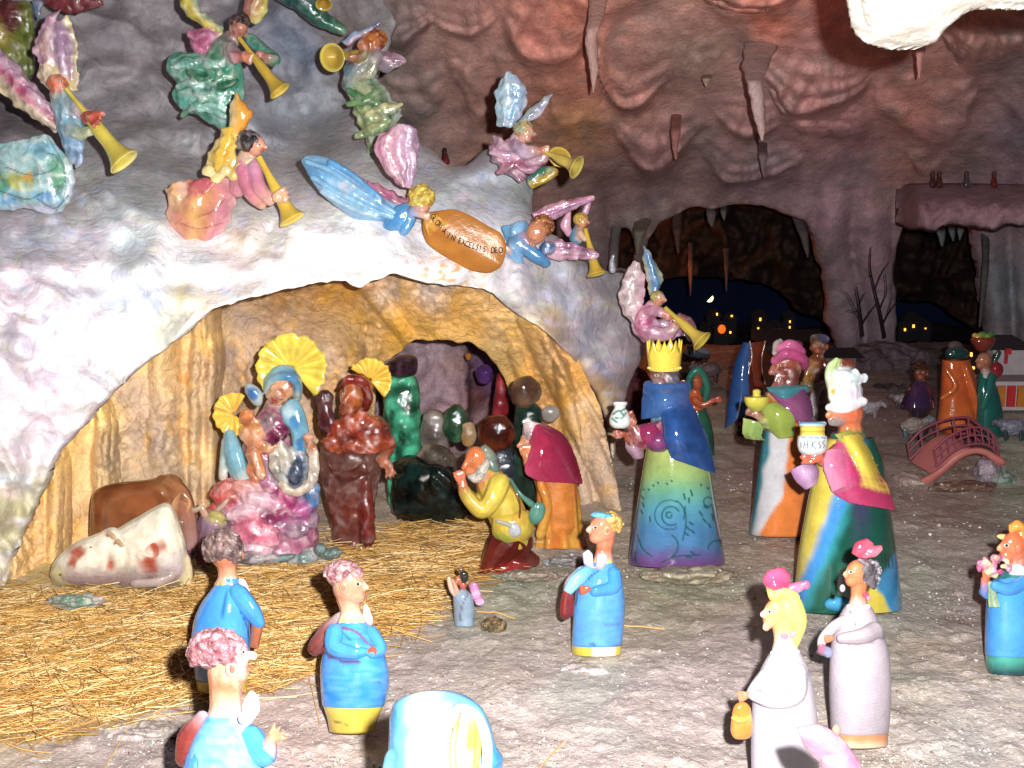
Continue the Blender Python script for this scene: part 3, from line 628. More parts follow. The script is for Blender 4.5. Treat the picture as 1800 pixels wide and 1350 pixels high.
grot_d = tps([(-600, -200, 3.4), (-600, 400, 2.2), (-600, 1100, 2.0), (0, 0, 3.1), (0, 250, 2.85), (0, 340, 2.5), (0, 450, 2.15), (0, 650, 1.98), (0, 900, 2.05), (60, 980, 2.12), (200, 0, 3.2), (200, 240, 2.9), (200, 330, 2.5), (200, 450, 2.2), (200, 640, 2.08), (80, 800, 2.08),
              (400, 0, 3.3), (400, 200, 3.1), (400, 300, 2.75), (400, 380, 2.35), (400, 500, 2.12), (560, 100, 3.3), (560, 260, 3.0), (600, 330, 2.5), (600, 440, 2.22), (620, 500, 2.15), (640, 150, 3.3), (660, 260, 2.85), (800, 320, 2.62), (800, 400, 2.4), (800, 490, 2.28), (920, 280, 2.8), (920, 340, 2.65),
              (940, 420, 2.5), (920, 500, 2.38), (900, 540, 2.42), (1000, 560, 2.5), (1050, 500, 2.65), (1110, 520, 2.8), (1120, 620, 2.8), (1060, 650, 2.6), (1080, 760, 2.72), (1090, 900, 2.7), (1050, 740, 2.62), (1070, 840, 2.65)])
def grot_noise(x, y):
    diag = P3((x + y) / 190, (x - y) / 46, 1.0)         # flowing folds, falling to the lower left
    a = smoothstep(700, 300, x); wx = x / 100 + .5 * pnoise(P3(x / 150, y / 150)); wy = y / 100
    n = 0.05 * fbm(P3(wx, wy, 2), 2) + a * 0.030 * ridged(P3((x + y) / 330 + .4 * pnoise(P3(x / 90, y / 90, 4)), (x - y) / 95 + .5 * pnoise(P3(x / 120, y / 120, 6)), 1.0), 1) + .016 * fbm(P3(x / 60, y / 44, 5), 2)
    cr = smoothstep(.0, .5, fbm(P3(x / 80, y / 80, 33), 2)); n = n + 0.0045 * cr * ridged(P3((x + .5 * y) / 26, (y - .4 * x) / 20, 7), 3) + 0.0012 * fbm(P3(x / 12, y / 12), 2)
    up = smoothstep(330, 250, y); n = n + up * (0.026 * ridged(P3((x * .8 + y) / 260, (x * .35 - y) / 110, 8), 1) + 0.09 * fbm(P3(x / 150, y / 110, 13), 2))
    return n
def edge_round(x, y, poly, r=26, amt=.05):
    d = np.full(x.shape, 1e9)
    for k in range(len(poly) - 1): d = np.minimum(d, dist_line(x, y, [poly[k], poly[k + 1]]))
    q = np.clip(d / r, 0, 1); return amt * (1 - np.sqrt(np.clip(1 - (1 - q) ** 2, 0, 1)))
def grot_depth(x, y):
    rim = edge_round(x, y, OUTER[6:34], 30, .09) ; lip = edge_round(x, y, OUTER[42:61], 10, .018)
    return grot_d(x, y) - grot_noise(x, y) + rim + lip
def grot_mask(x, y):
    x, y = wob(x, y, 3.5); x, y = x + 1.5 * pnoise(P3(x / 6, y / 6, 3)), y + 2.5 * pnoise(P3(x / 7, y / 7, 5)); return in_poly(x, y, OUTER)
grot_c = idw([(20, 520, '#d0c2cc'), (100, 620, '#cfc4d6'), (60, 420, '#a8a8b4'), (150, 440, '#d6ccd6'), (230, 400, '#c8d6da'), (300, 450, '#dce0ea'), (250, 520, '#c2d0e2'), (180, 600, '#dcdcE4'), (300, 560, '#cfd0bc'), (330, 520, '#c8b888'),
              (350, 460, '#d2dcEE'), (420, 430, '#d8c8b8'), (400, 500, '#e6dcdc'), (520, 460, '#efeeee'), (520, 360, '#f2f0ee'), (620, 420, '#f0efef'), (650, 480, '#e4dfdc'), (700, 440, '#eceaf0'), (480, 330, '#dfdfe6'), (620, 330, '#ececef'),
              (780, 330, '#b4bcc4'), (850, 320, '#a8b0ba'), (870, 370, '#c8cdd8'), (800, 470, '#dcdadc'), (700, 300, '#a4a8b0'), (900, 290, '#98a0a6'), (920, 340, '#8e9c9c'), (900, 490, '#b4b2b8'), (960, 480, '#9fa2ac'), (1000, 540, '#969fb4'), (1040, 520, '#a9a0a8'),
              (1060, 600, '#b0a8b4'), (1090, 640, '#b8a4a8'), (1030, 600, '#8496b8'), (1060, 660, '#7a8cb4'), (1110, 560, '#a89ca4'), (1080, 500, '#8a8c90'), (1080, 700, '#a89890'), (1060, 760, '#a8a49c'), (1085, 860, '#a0906c'), (960, 570, '#b89c6c'), (1010, 625, '#bc9450'), (1048, 690, '#bc9450'), (1070, 750, '#b89458'), (1082, 820, '#b09060'),
              (100, 740, '#d0c8d0'), (40, 800, '#c4bcc0'), (30, 900, '#a8a480'), (60, 860, '#a8a490'), (-100, 700, '#cfc4d0'),
              (100, 330, '#b8b6b2'), (250, 320, '#a6a8a8'), (250, 200, '#8d898c'), (250, 100, '#8a8489'), (180, 60, '#7d777d'), (80, 100, '#6e686a'), (400, 230, '#8f9096'), (480, 220, '#8e98a4'), (560, 200, '#8a9098'), (540, 100, '#6f7c90'), (500, 60, '#6c7484'),
              (600, 60, '#7a7470'), (620, 150, '#83888e'), (560, 270, '#8c8c88'), (450, 140, '#8f8e96'), (350, 280, '#9a9a9c'), (330, 60, '#8a8488'), (0, 200, '#6c666c'), (200, -100, '#706a6c'), (600, -60, '#7a706c')], soft=20)
def grot_color(x, y, D):
    wx = x + 26 * pnoise(P3(x / 60, y / 60, 3)); wy = y + 26 * pnoise(P3(x / 60, y / 60, 13)); c = grot_c(wx, wy)
    for (sx, sy, z, col, k) in [(48, 34, 4, '#b9c8e6', .5), (60, 40, 24, '#e2c9d6', .4), (50, 30, 44, '#cfe0cf', .3), (36, 44, 64, '#d8c890', .22)]:
        a = smoothstep(.2, .75, fbm(P3((x + .6 * y) / sx, (y - .4 * x) / sy, z), 3))[..., None] * k * smoothstep(230, 340, y)[..., None]; c = c * (1 - a) + lin(col) * a
    s = smoothstep(.55, .9, ridged(P3((x + y) / 60, (x - y) / 26, 9), 3) * .5)[..., None]; c = c * (1 - .14 * s)
    gold = smoothstep(60, 10, np.hypot((x - 800) / 2, (y - 478)))[..., None] * smoothstep(0, .4, pnoise(P3(x / 14, y / 8, 2)))[..., None]; c = c * (1 - gold * .8) + lin('#c88a28') * gold * .8
    c = c * (1.10 + .26 * np.exp(-((x - 420) / 260) ** 2 - ((y - 450) / 110) ** 2)[..., None] + .07 * smoothstep(280, 360, y)[..., None] * smoothstep(900, 760, x)[..., None])  # colour whitened in a soft pool where the flash burns out
    return c * (1 + .10 * fbm(P3(x / 14, y / 14, 2), 3)[..., None])
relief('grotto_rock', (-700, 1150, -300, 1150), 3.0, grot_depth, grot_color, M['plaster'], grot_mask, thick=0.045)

# inside of the grotto: fluted ochre wall with a window broken through it
inner_d = tps([(-60, 1080, 2.12), (20, 1000, 2.16), (60, 860, 2.25), (100, 780, 2.3), (150, 700, 2.36), (200, 640, 2.40), (160, 900, 2.36), (300, 580, 2.5), (300, 800, 2.5), (300, 960, 2.45), (370, 520, 2.5), (385, 700, 2.55), (385, 900, 2.52), (410, 560, 2.66), (410, 800, 2.68), (450, 500, 2.55), (500, 480, 2.45),
               (500, 540, 2.62), (500, 700, 2.78), (500, 950, 2.75), (600, 470, 2.46), (620, 540, 2.62), (640, 700, 2.78), (700, 470, 2.46), (700, 560, 2.6), (700, 900, 2.8), (800, 490, 2.42), (800, 560, 2.56), (880, 520, 2.46), (900, 620, 2.6), (900, 800, 2.78), (960, 700, 2.7), (950, 900, 2.76),
               (960, 560, 2.47), (1000, 620, 2.55), (1040, 700, 2.62), (1060, 800, 2.68), (1080, 900, 2.70), (1010, 850, 2.72)])
WINDOW = [(655, 940), (660, 700), (676, 640), (700, 626), (722, 606), (745, 597), (790, 600), (822, 604), (850, 620), (872, 648), (888, 672), (900, 700), (912, 760), (910, 940)]
def flutes(x, y):
    b = 0
    for (cx, y0, w, a) in [(30, 880, 22, .05), (100, 800, 20, .06), (178, 700, 18, .07), (196, 760, 14, .05), (290, 560, 30, .05), (345, 540, 16, .06), (372, 520, 18, .09), (655, 600, 20, .03)]:
        cx2 = cx + 8 * pnoise(P3(y / 90, cx * .1)); q = np.clip(1 - ((x - cx2) / w) ** 2, 0, 1); b = b + .75 * a * q * smoothstep(y0 - 40, y0 + 20, y)
    for (x0, y0, x1, y1, w, a) in [(930, 560, 1090, 900, 22, .05), (985, 640, 1030, 900, 16, .04), (640, 500, 720, 600, 14, .03), (905, 620, 960, 780, 14, .035), (960, 600, 1060, 760, 10, .03)]:
        q = np.clip(1 - (dist_line(x, y, [(x0, y0), (x1, y1)]) / w) ** 2, 0, 1); b = b + a * np.sqrt(q)
    return b
def inner_depth(x, y):
    rough = smoothstep(0, .5, pnoise(P3(x / 90, y / 140, 6)) + .2)
    return inner_d(x, y) - flutes(x, y) - .014 * fbm(P3(x / 50, y / 70, 3), 2) - .010 * rough * ridged(P3(x / 24, y / 28, 5), 3) - .0018 * fbm(P3(x / 9, y / 9, 2), 2)
inner_c = idw([(40, 950, '#d8a860'), (100, 800, '#dcae62'), (130, 900, '#b89060'), (160, 1000, '#c89c60'), (178, 720, '#e0b468'), (195, 820, '#b89868'), (240, 700, '#a88c70'), (260, 780, '#a08870'), (250, 860, '#a88a68'), (290, 600, '#d2a868'), (310, 680, '#d0a870'), (330, 800, '#c8a878'),
               (345, 900, '#c09868'), (372, 600, '#e2b468'), (372, 800, '#d6a868'), (400, 620, '#8a7468'), (405, 850, '#90806e'), (400, 760, '#a48c78'), (430, 560, '#9c8470'), (450, 530, '#b89468'), (520, 560, '#c09c78'), (560, 515, '#c88834'), (490, 520, '#c4862c'), (620, 500, '#b07028'), (560, 620, '#b89876'), (600, 580, '#b08c5c'),
               (570, 720, '#a88c70'), (640, 560, '#c48c30'), (640, 620, '#a88040'), (680, 520, '#b8a080'), (700, 580, '#c48a2c'), (720, 540, '#c88e34'), (760, 510, '#c8b098'), (800, 540, '#d09438'), (760, 575, '#cc9a50'), (850, 560, '#cc9a54'), (900, 560, '#c49c60'), (880, 620, '#b89458'), (950, 600, '#c08e4c'),
               (940, 680, '#c4882c'), (980, 700, '#c88a2c'), (920, 760, '#b89468'), (1000, 760, '#c08e48'), (1020, 660, '#c4904a'), (1040, 780, '#b09070'), (1060, 850, '#a88c70'), (1000, 850, '#a89078'), (1020, 720, '#b89870')], soft=14)
def inner_color(x, y, D):
    wx = x + 16 * pnoise(P3(x / 40, y / 40, 3)); wy = y + 16 * pnoise(P3(x / 40, y / 40, 13)); c = inner_c(wx, wy)
    r = smoothstep(.5, 1.2, ridged(P3(x / 20, y / 24, 5), 4))[..., None]; v = smoothstep(.1, .6, pnoise(P3(x / 90, y / 140, 6)) + .2)[..., None]
    c = c * (1 - .25 * v) + lin('#8a746c') * .25 * v; a = smoothstep(.15, .6, fbm(P3(x / 34, y / 60, 41), 3))[..., None]; c = c * (1 - .4 * a) + lin('#cf9636') * .4 * a
    return c * np.array([1.0, 1.10, 1.30]) * (1.38 + .2 * fbm(P3(x / 12, y / 12, 2), 3)[..., None])
INNER = [(-90, 1150), (-60, 900), (40, 800), (150, 640), (300, 500), (480, 465), (760, 465), (900, 510), (1004, 604), (1058, 715), (1074, 795), (1086, 850), (1100, 935), (900, 1010), (600, 1040), (200, 1140)]
def inner_mask(x, y): x2, y2 = wob(x, y, 5); return in_poly(x, y, INNER) & ~in_poly(x2, y2, WINDOW)
relief('grotto_wall', (-100, 1110, 440, 1150), 2.8, inner_depth, inner_color, M['ochre'], inner_mask, thick=0.04)

# chamber behind the window
def backroom(x, y): return 3.3 + .35 * smoothstep(818, 830, x + 4 * pnoise(P3(x / 9, y / 9))) - .05 * fbm(P3(x / 40, y / 40, 2), 4) - .03 * np.abs(np.sin(x / 16))
back_c = idw([(770, 680, '#a8929a'), (760, 620, '#a08c94'), (800, 640, '#9c8078'), (790, 720, '#b4949c'), (830, 620, '#5a4a50'), (850, 640, '#604870'), (840, 700, '#6a3c30'), (860, 680, '#5c3c60'), (850, 740, '#8c7474'), (900, 700, '#4a2c2c'), (720, 700, '#8a7a80')], soft=12)
relief('chamber_wall', (560, 1100, 520, 960), 6, backroom, lambda x, y, D: back_c(x, y), M['cave'], None)

# ---- straw
def build_straw():
    V = []; F = []; C = []; n = 0; polyx = [p[0] for p in STRAW]; i = 0
    cols = [lin(c) * 1.1 for c in ('#c89c54', '#b08440', '#d6b070', '#98703a', '#e4ca98', '#bc9050')]
    while i < 7000:
        px = random.uniform(-60, 900); py = random.uniform(905, 1320)
        jx = px + random.gauss(0, 18); jy = py + random.gauss(0, 14)
        if not in_poly(np.array(jx), np.array(jy), STRAW): continue
        if py > 1150 and random.random() < (py - 1150) / 190: continue
        i += 1
        p = W(px, py, ground_Y(py)); L = random.uniform(.02, .085) * random.choice((1, 1, 1.9)); a = random.gauss(0.05, .95); lay = random.random()
        z = 0.003 + 0.016 * lay * (0.5 + .5 * random.random()); dirv = np.array([math.cos(a), math.sin(a), random.gauss(0, .09)]); side = np.array([-math.sin(a), math.cos(a), 0]); r = random.uniform(.0005, .00095)
        zz = float(ground_z(p[0], p[1])); base = np.array([p[0], p[1], zz + z]); bend = random.gauss(0, .10) * L
        c = random.choice(cols) * random.uniform(.75, 1.25)
        for k in range(4):
            t = k / 3 - .5; q = base + dirv * L * t + side * bend * (1 - 4 * t * t); q[2] = max(q[2], zz + .001)
            for j in range(3):
                ph = j * 2.094; V.append(q + side * r * math.cos(ph) + np.array([0, 0, r * math.sin(ph)])); C.append(c)
        for k in range(3):
            for j in range(3): F.append((n + k * 3 + j, n + k * 3 + (j + 1) % 3, n + k * 3 + 3 + (j + 1) % 3, n + k * 3 + 3 + j))
        n += 12
    me = mesh_np('straw', np.array(V), np.array(F), np.array(C)); M['straw'] = surface('straw', rough=.45, var=.2, vscale=60, bump=.1)
    tag(link('straw', me, M['straw']), 'golden straw strewn over the stable floor', 'straw', kind='stuff')
build_straw()
def stalk(x0, y0, x1, y1, lift, label, r=1.6, group=None):
    P = []; 
    for k in range(7):
        t = k / 6; x = x0 + (x1 - x0) * t; y = y0 + (y1 - y0) * t; q = W(x, y, ground_Y(y)); q[2] = ground_z(q[0], q[1]) + .003 + lift * math.sin(math.pi * t) ; P.append(q)
    c = W(x0, y0, ground_Y(y0)); o = bpy.data.curves.new('straw_stalk', 'CURVE'); P = np.array(P); V = []; s = ground_Y(y0) / FPX * r * .5
    T = P[-1] - P[0]; T /= np.linalg.norm(T); A = np.cross(T, [0, 0, 1]); B = np.cross(A, T)
    for q in P:
        for j in range(5): V.append(q - c + s * (math.cos(j * 1.2566) * A + math.sin(j * 1.2566) * B))
    me = mesh_np('straw_stalk', np.array(V), grid_faces(7, 5, close=True), np.tile(lin('#c89a58'), (35, 1))); ob = link('straw_stalk', me, M['straw']); ob.location = tuple(c)
    tag(ob, label, 'straw', 'single stalks fallen from the straw')
stalk(1097, 1102, 1168, 1101, .002, 'short straw stalk lying right beside the fair man in blue', 3)
stalk(942, 1352, 992, 1296, .002, 'loose straw stalk slanting on bare grey ground at the bottom centre', 3)
stalk(182, 1345, 238, 1262, .004, 'long straw stalk pointing out of the straw on the lower left rock', 2)
stalk(838, 1072, 905, 1088, .004, 'stiff straw stalk over the brown tuft by the little winged figure', 3)
stalk(540, 1180, 562, 1262, .004, 'straw stalk left of the man with yellow trousers', 2)

# ---- grit and chips of plaster strewn over the ground
def build_chips():
    V = []; F = []; C = []; n = 0; cols = [lin(c) for c in ('#c8bcb8', '#a89c98', '#8c807c', '#d8d0cc', '#7c6c64', '#94a090')]
    o = np.array([(1, 0, 0), (-1, 0, 0), (0, 1, 0), (0, -1, 0), (0, 0, .7), (0, 0, -.7)], float); ft = [(0, 2, 4), (2, 1, 4), (1, 3, 4), (3, 0, 4), (2, 0, 5), (1, 2, 5), (3, 1, 5), (0, 3, 5)]
    cl = [(random.uniform(860, 1900), random.uniform(760, 1380)) for _ in range(70)] + [(random.uniform(200, 900), random.uniform(1180, 1400)) for _ in range(25)]
    for i in range(3600):
        if random.random() < .6: cx, cy = random.choice(cl); px, py = random.gauss(cx, 34), random.gauss(cy, 12)
        else: px, py = random.uniform(-100, 1950), random.uniform(680, 1420)
        if not (660 < py < 1450) or in_poly(np.array(px), np.array(py), STRAW): continue
        p = W(px, py, ground_Y(py)); z = float(ground_z(p[0], p[1])); r = random.uniform(.0007, .0022) * random.choice((1, 1, 1, 1.8)) * (1 if p[1] < 2.3 else 1.5); a = random.uniform(0, 3.14); R3 = np.array([[math.cos(a), -math.sin(a), 0], [math.sin(a), math.cos(a), 0], [0, 0, 1]])
        q = (o * [r * random.uniform(.7, 1.6), r, r * random.uniform(.5, 1)] + np.random.normal(0, r * .18, (6, 3))) @ R3.T + [p[0], p[1], z + r * .3]; V.append(q); C.append(np.tile(random.choice(cols), (6, 1))); F += [tuple(k + n for k in f) for f in ft]; n += 6
    me = mesh_np('gravel', np.vstack(V), np.array(F), np.vstack(C), smooth=False); tag(link('gravel', me, M['floor']), 'pale grit and plaster chips scattered on the grey ground', 'gravel', kind='stuff')
build_chips()
# ================================================================== CLAY FIGURES
BL, BL2, LB = '#2f8fe0', '#1f74cc', '#7cc4f0'
def face(fig, body, x, y, d, r, skin, look, nose=.85, hi=None, ears=True, eyes=True, iris='#2c2422', ey=0, ear=None):
    """head with brow, nose, lips and chin looking to the side (look -1 left, 1 right, 0 towards the lens)"""
    body.ball(x, y, d, r, r * 1.12, r * .98, col=skin, seg=18)
    body.ball(x + look * r * .45, y + r * .62, d - (0.25 * r if look else .5 * r), r * .58, r * .48, r * .55, col=skin)
    nose *= .82; nx = x + look * r * 1.06; nd = d - r * .25 if look else d - r * 1.05
    body.tube([(x + look * r * .82, y - r * .25, d - .25 * r if look else d - r * .9, r * .13), (nx, y + r * .08, nd, r * .22 * nose)], col=hi or skin, seg=8, n=3)
    body.ball(x + look * r * .86, y + r * .46, d - (r * .22 if look else r * .92), r * .26, r * .09, r * .2, col='#b0483c', seg=8)
    body.ball(x + look * r * .84, y + r * .60, d - (r * .22 if look else r * .90), r * .20, r * .09, r * .2, col='#b85848', seg=8)
    if ears:
        ex, ed = (x - look * r * .28, d - r * .98) if look else (x + r * .98, d)
        ears_c = ear or skin
        e = fig.part('ear', 'glaze', remesh=False, parent=body)
        e.ball(ex, y + r * .12, ed + r * .06, r * .30, r * .38, r * .16, col=ears_c, seg=12); e.ball(ex - look * r * .04, y + r * .12, ed - r * .07, r * .14, r * .20, r * .06, col='#c86a4c', seg=10)
    if eyes:
        if look: eye(fig, body, x + look * r * .56, y - r * .12 + ey, d - r * .80, r * .20, iris)
        else:
            for q in (-1, 1): eye(fig, body, x + q * r * .38, y - r * .1 + ey, d - r * .92, r * .17, iris)
def fingers(body, x, y, d, dx, dy, L, w, skin, n=4, spread=.35, thumb=None, rad=None):
    """palm and separate curled fingers; (dx, dy) is the pointing direction"""
    a = math.atan2(dy, dx); r = rad or w * .17; body.ball(x, y, d, L * .42, w * .46, w * .3, col=skin, rot=math.degrees(a))
    for k in range(n):
        o = (k - (n - 1) / 2) / max(1, n - 1); aa = a + o * spread; l = L * (1 - .18 * abs(o) * 2)
        sx, sy = x + L * .25 * math.cos(a) - o * w * .85 * math.sin(a), y + L * .25 * math.sin(a) + o * w * .85 * math.cos(a)
        body.tube([(sx, sy, d, r), (sx + l * .4 * math.cos(aa), sy + l * .4 * math.sin(aa), d - r * .8, r * .95), (sx + l * .75 * math.cos(aa), sy + l * .75 * math.sin(aa), d - r * .2, r * .75)], col=skin, seg=7, n=3)
    if thumb is not None:
        aa = a + thumb; body.tube([(x, y, d, r * 1.1), (x + L * .35 * math.cos(aa), y + L * .35 * math.sin(aa), d - r, r), (x + L * .52 * math.cos(aa - thumb * .3), y + L * .52 * math.sin(aa - thumb * .3), d - r, r * .8)], col=skin, seg=7, n=3)
def bands(rows, noise=.15, s=20):
    """colour by height: [(py, hex)...] with a hand-painted, running edge"""
    ys = np.array([r[0] for r in rows], float); cs = np.array([lin(r[1]) for r in rows])
    def f(x, y, *a):
        yy = y + noise * s * pnoise(P3(x / s, y / s, 4)); return np.stack([np.interp(yy, ys, cs[:, i]) for i in range(3)], -1)
    return f
MEN = 'men in blue jackets gathered round the stable'
def curly(fig, body, x, y, d, r, cols, n=90, cr=5, ry=None, rd=None, ylim=.35):
    h = fig.part('hair', 'hair', vox=max(1.6, cr * .36), smooth=0, parent=body)
    h.ball(x, y, d, r * .93, (ry or r) * .9, (rd or r) * .9, col=cols[0]); h.curls(x, y, d, r, ry or r, rd or r, n, cr, cols, ylim=ylim); return h

# ---- man seen from behind, in front of the donkey
f = Fig('man_figurine', 'curly haired clay man in glossy blue jacket seen from behind, beside the spotted cow', 'figurine', (392, 1222), group=MEN)
b = f.part('body', 'glaze', vox=2.4)
b.ball(396, 974, 0, 26, 28, 26, col='#c8744a'); b.tube([(398, 985, 2, 18), (400, 1012, 2, 17), (400, 1028, 2, 24)], col=['#b8623c', '#d8906c', '#e4cfc4']); b.ball(425, 976, 0, 5, 8, 5, col='#c87048')
b.lathe(392, [(1026, 20, 402), (1060, 36, 396), (1110, 48, 390), (1216, 44, 390)], col='#c9a51e', seg=36)
b.tube([(420, 1045, -18, 15), (446, 1078, -24, 13), (452, 1098, -30, 11), (448, 1128, -30, 9)], col=[BL, BL, '#a05838', '#a05838']); fingers(b, 449, 1128, -32, -.2, 1, 14, 12, '#a8583c')
j = f.part('jacket', 'smooth', remesh=False)
j.lathe(392, [(1016, 17, 402), (1024, 20, 401), (1036, 27, 399), (1060, 40, 394), (1090, 49, 390), (1128, 52, 388), (1160, 50, 388), (1196, 45, 388)], col=BL)
j.stroke([(402, 1030), (392, 1080), (396, 1150)], 1.0, '#15509c').stroke([(420, 1070), (434, 1100), (440, 1140)], 1.2, '#143f80')
s = f.part('sleeve', 'smooth', vox=2.4); s.tube([(418, 1044, -20, 19), (442, 1074, -30, 17), (455, 1094, -34, 12)], col=BL)
c = f.part('collar', 'smooth', vox=1.8); c.loft([(420, 1015), (432, 1020), (440, 1040)], [(418, 1030), (424, 1046), (436, 1056)], col=['#cfc8cc', '#a8a4b0'], th=5, bulge=4)
curly(f, b, 392, 966, 0, 33, ['#6c5450', '#8a6c66', '#553c3a', '#a48c88'], n=110, cr=5.5, ylim=.55)

# ---- man with yellow trousers
f = Fig('man_figurine', 'pot bellied clay man in blue jacket and yellow trousers, dark bag on his back', 'figurine', (622, 1288), group=MEN)
b = f.part('body', 'glaze', vox=2.4)
face(f, b, 613, 1030, 0, 29, '#cf8a68', 1, nose=1.1, hi='#e0a888')
b.tube([(612, 1050, 4, 22), (616, 1072, 2, 19), (618, 1096, 0, 27)], col=['#c87850', '#d89878', '#dcd4d0'])
b.lathe(622, [(1090, 20, 618), (1130, 45), (1180, 52), (1280, 38, 619)], col='#d2bc24', seg=36)
tr = f.part('trousers', 'smooth', remesh=False); tr.lathe(621, [(1215, 56, 622), (1240, 53, 621), (1262, 45, 620), (1286, 40, 619)], col=bands([(1215, '#cbb420'), (1250, '#d8c028'), (1286, '#b89c18')]))
tr.stroke([(588, 1268), (612, 1274)], 1.1, '#5a4a10').stroke([(600, 1288), (650, 1290)], 1.2, '#6a5a18')
j = f.part('jacket', 'smooth', remesh=False)
def jc(x, y, t, th):
    w = pnoise(P3(x / 26, y / 9, 3))[..., None]; c = lin(BL) * (1 - .35 * w) + lin(LB) * .35 * w; return np.clip(c, 0, 1)
j.lathe(622, [(1082, 19, 618), (1092, 25, 618), (1110, 38, 619), (1140, 52, 621), (1175, 60, 623), (1205, 60.5, 624), (1232, 56.5, 622), (1240, 54.5, 621)], col=jc)
j.stroke([(578, 1118), (600, 1104), (628, 1112), (645, 1130), (665, 1140)], 2.2, '#7c3428').stroke([(566, 1144), (590, 1158), (628, 1164)], 3, '#5a2028').stroke([(645, 1199), (668, 1199)], 1.2, '#1a4c90').stroke([(604, 1112), (616, 1128), (614, 1150)], 1.0, '#1c5cae')
s = f.part('sleeve', 'smooth', vox=2.4); s.tube([(588, 1112, -28, 17), (588, 1138, -46, 16), (620, 1148, -58, 12), (640, 1146, -56, 9)], col=BL); s.tube([(652, 1112, -16, 14), (668, 1140, -40, 13), (655, 1150, -54, 9)], col=BL)
fingers(b, 648, 1146, -58, 1, -.2, 16, 13, '#b0502c')
c = f.part('collar', 'smooth', vox=1.8); c.loft([(640, 1060), (648, 1066), (656, 1086)], [(636, 1088), (644, 1098), (654, 1102)], col=['#d4c8cc', '#b8a8ac'], th=5, bulge=5)
g = f.part('bag', 'glaze', vox=2); g.tube([(600, 1086, 12, 12), (578, 1112, 14, 19), (556, 1138, 12, 16)], col=['#a89c9c', '#7c4440', '#5a2018'], flat=.7)
curly(f, b, 603, 1012, 2, 33, ['#c08c8c', '#8c4c54', '#d8a8a8', '#a86c70', '#b898a8'], n=100, cr=4.6, ry=25, ylim=.0)

# ---- man at the lower left edge of the frame
f = Fig('man_figurine', 'nearest clay man at bottom left with pinkish curls, white bow tie and open orange hand', 'figurine', (392, 1560), group=MEN)
b = f.part('body', 'glaze', vox=2.6)
b.ball(402, 1160, 0, 36, 38, 36, col='#e0a888'); b.ball(418, 1180, -6, 22, 22, 24, col='#e0a484'); b.tube([(432, 1150, -10, 7), (445, 1153, -12, 8.5)], col='#e8c0a0'); b.ball(434, 1176, -12, 9, 4, 8, col='#b0604c')
e = f.part('ear', 'glaze', remesh=False); e.ball(406, 1176, -34, 11, 15, 6, col='#d89a88'); e.ball(408, 1176, -39, 5, 8, 3, col='#a8604c'); eye(f, b, 428, 1146, -30, 5)
b.tube([(396, 1180, 2, 32), (397, 1225, 2, 29), (398, 1262, 0, 34), (398, 1290, 0, 50)], col=['#cf8a64', '#c8683c', '#e0a888', '#dcdce4', LB])
b.lathe(392, [(1285, 46, 398), (1330, 66), (1400, 72), (1550, 60)], col=BL, seg=36)
b.tube([(440, 1300, -20, 22), (466, 1330, -44, 20), (474, 1306, -50, 13)], col=[LB, BL, '#d88a68']); fingers(b, 478, 1298, -52, .8, -.7, 26, 22, '#d07c54', spread=.9, thumb=-1.2)
j = f.part('jacket', 'smooth', remesh=False)
j.lathe(392, [(1258, 34, 398), (1272, 42, 397), (1300, 58, 396), (1340, 70, 394), (1400, 76), (1480, 74), (1552, 62)], col=lambda x, y, t, th: lin(LB) * .55 + lin(BL) * .45 + (0.10 * pnoise(P3(x / 20, y / 12)))[..., None] * lin('#ffffff'))
s = f.part('sleeve', 'smooth', vox=2.6); s.tube([(438, 1296, -22, 26), (464, 1328, -46, 22)], col=BL)
bow = f.part('bow_tie', 'smooth', vox=2); bow.loft([(396, 1240), (410, 1236), (424, 1256)], [(404, 1272), (416, 1290), (430, 1292)], col=['#b0aab2', '#a49cb0', '#d8d4dc'], th=6, bulge=6); bow.loft([(424, 1240), (440, 1214), (454, 1222)], [(428, 1282), (442, 1272), (458, 1250)], col=['#d8d4dc', '#b4acba', '#b0aab2'], th=6, bulge=6); bow.ball(426, 1264, -38, 8, 9, 8, col='#c8c0cc')
for q in bow.V: q[:, 2] -= 36
g = f.part('bag', 'glaze', vox=2.4); g.tube([(356, 1262, 14, 14), (338, 1296, 12, 26), (326, 1330, 10, 20)], col=['#a08c94', '#7c3c38', '#7a2018', '#5c1410'], flat=.7)
curly(f, b, 382, 1146, 4, 50, ['#a8646c', '#c48890', '#7c3c48', '#d8a0a8', '#8c5058'], n=200, cr=5.5, ry=38, ylim=.55)

# ---- fair man with flat blue cap
f = Fig('man_figurine', 'fair clay man in flat blue cap and blue coat holding a dark red bag', 'figurine', (1048, 1150), group=MEN)
b = f.part('body', 'glaze', vox=2.0)
face(f, b, 1060, 930, 0, 24, '#d8825c', -1, nose=1.25, hi='#eab494', ear='#dc9a6c')
b.tube([(1064, 945, 3, 17), (1062, 968, 2, 14.5), (1060, 992, 0, 20)], col=['#d07048', '#d2683c', '#dcd0d0'])
b.lathe(1050, [(988, 16, 1060), (1010, 30, 1056), (1050, 42, 1054), (1142, 40, 1049)], col='#d8c83c', seg=36); fingers(b, 1033, 1036, -44, -1, .1, 15, 13, '#d0562c')
b.tube([(1024, 1006, -10, 12), (1004, 1024, -16, 11), (995, 1046, -20, 7)], col=[LB, '#a89c9c', '#c0503a'])
ct = f.part('coat', 'smooth', remesh=False)
ct.lathe(1052, [(984, 15, 1060), (992, 22, 1059), (1008, 33, 1057), (1030, 41, 1055), (1065, 45, 1054), (1100, 45, 1052), (1134, 44.5, 1049)], col=lambda x, y, t, th: (lin(BL) * .8 + lin(LB) * .2) * (1 + .15 * pnoise(P3(x / 20, y / 8)))[..., None])
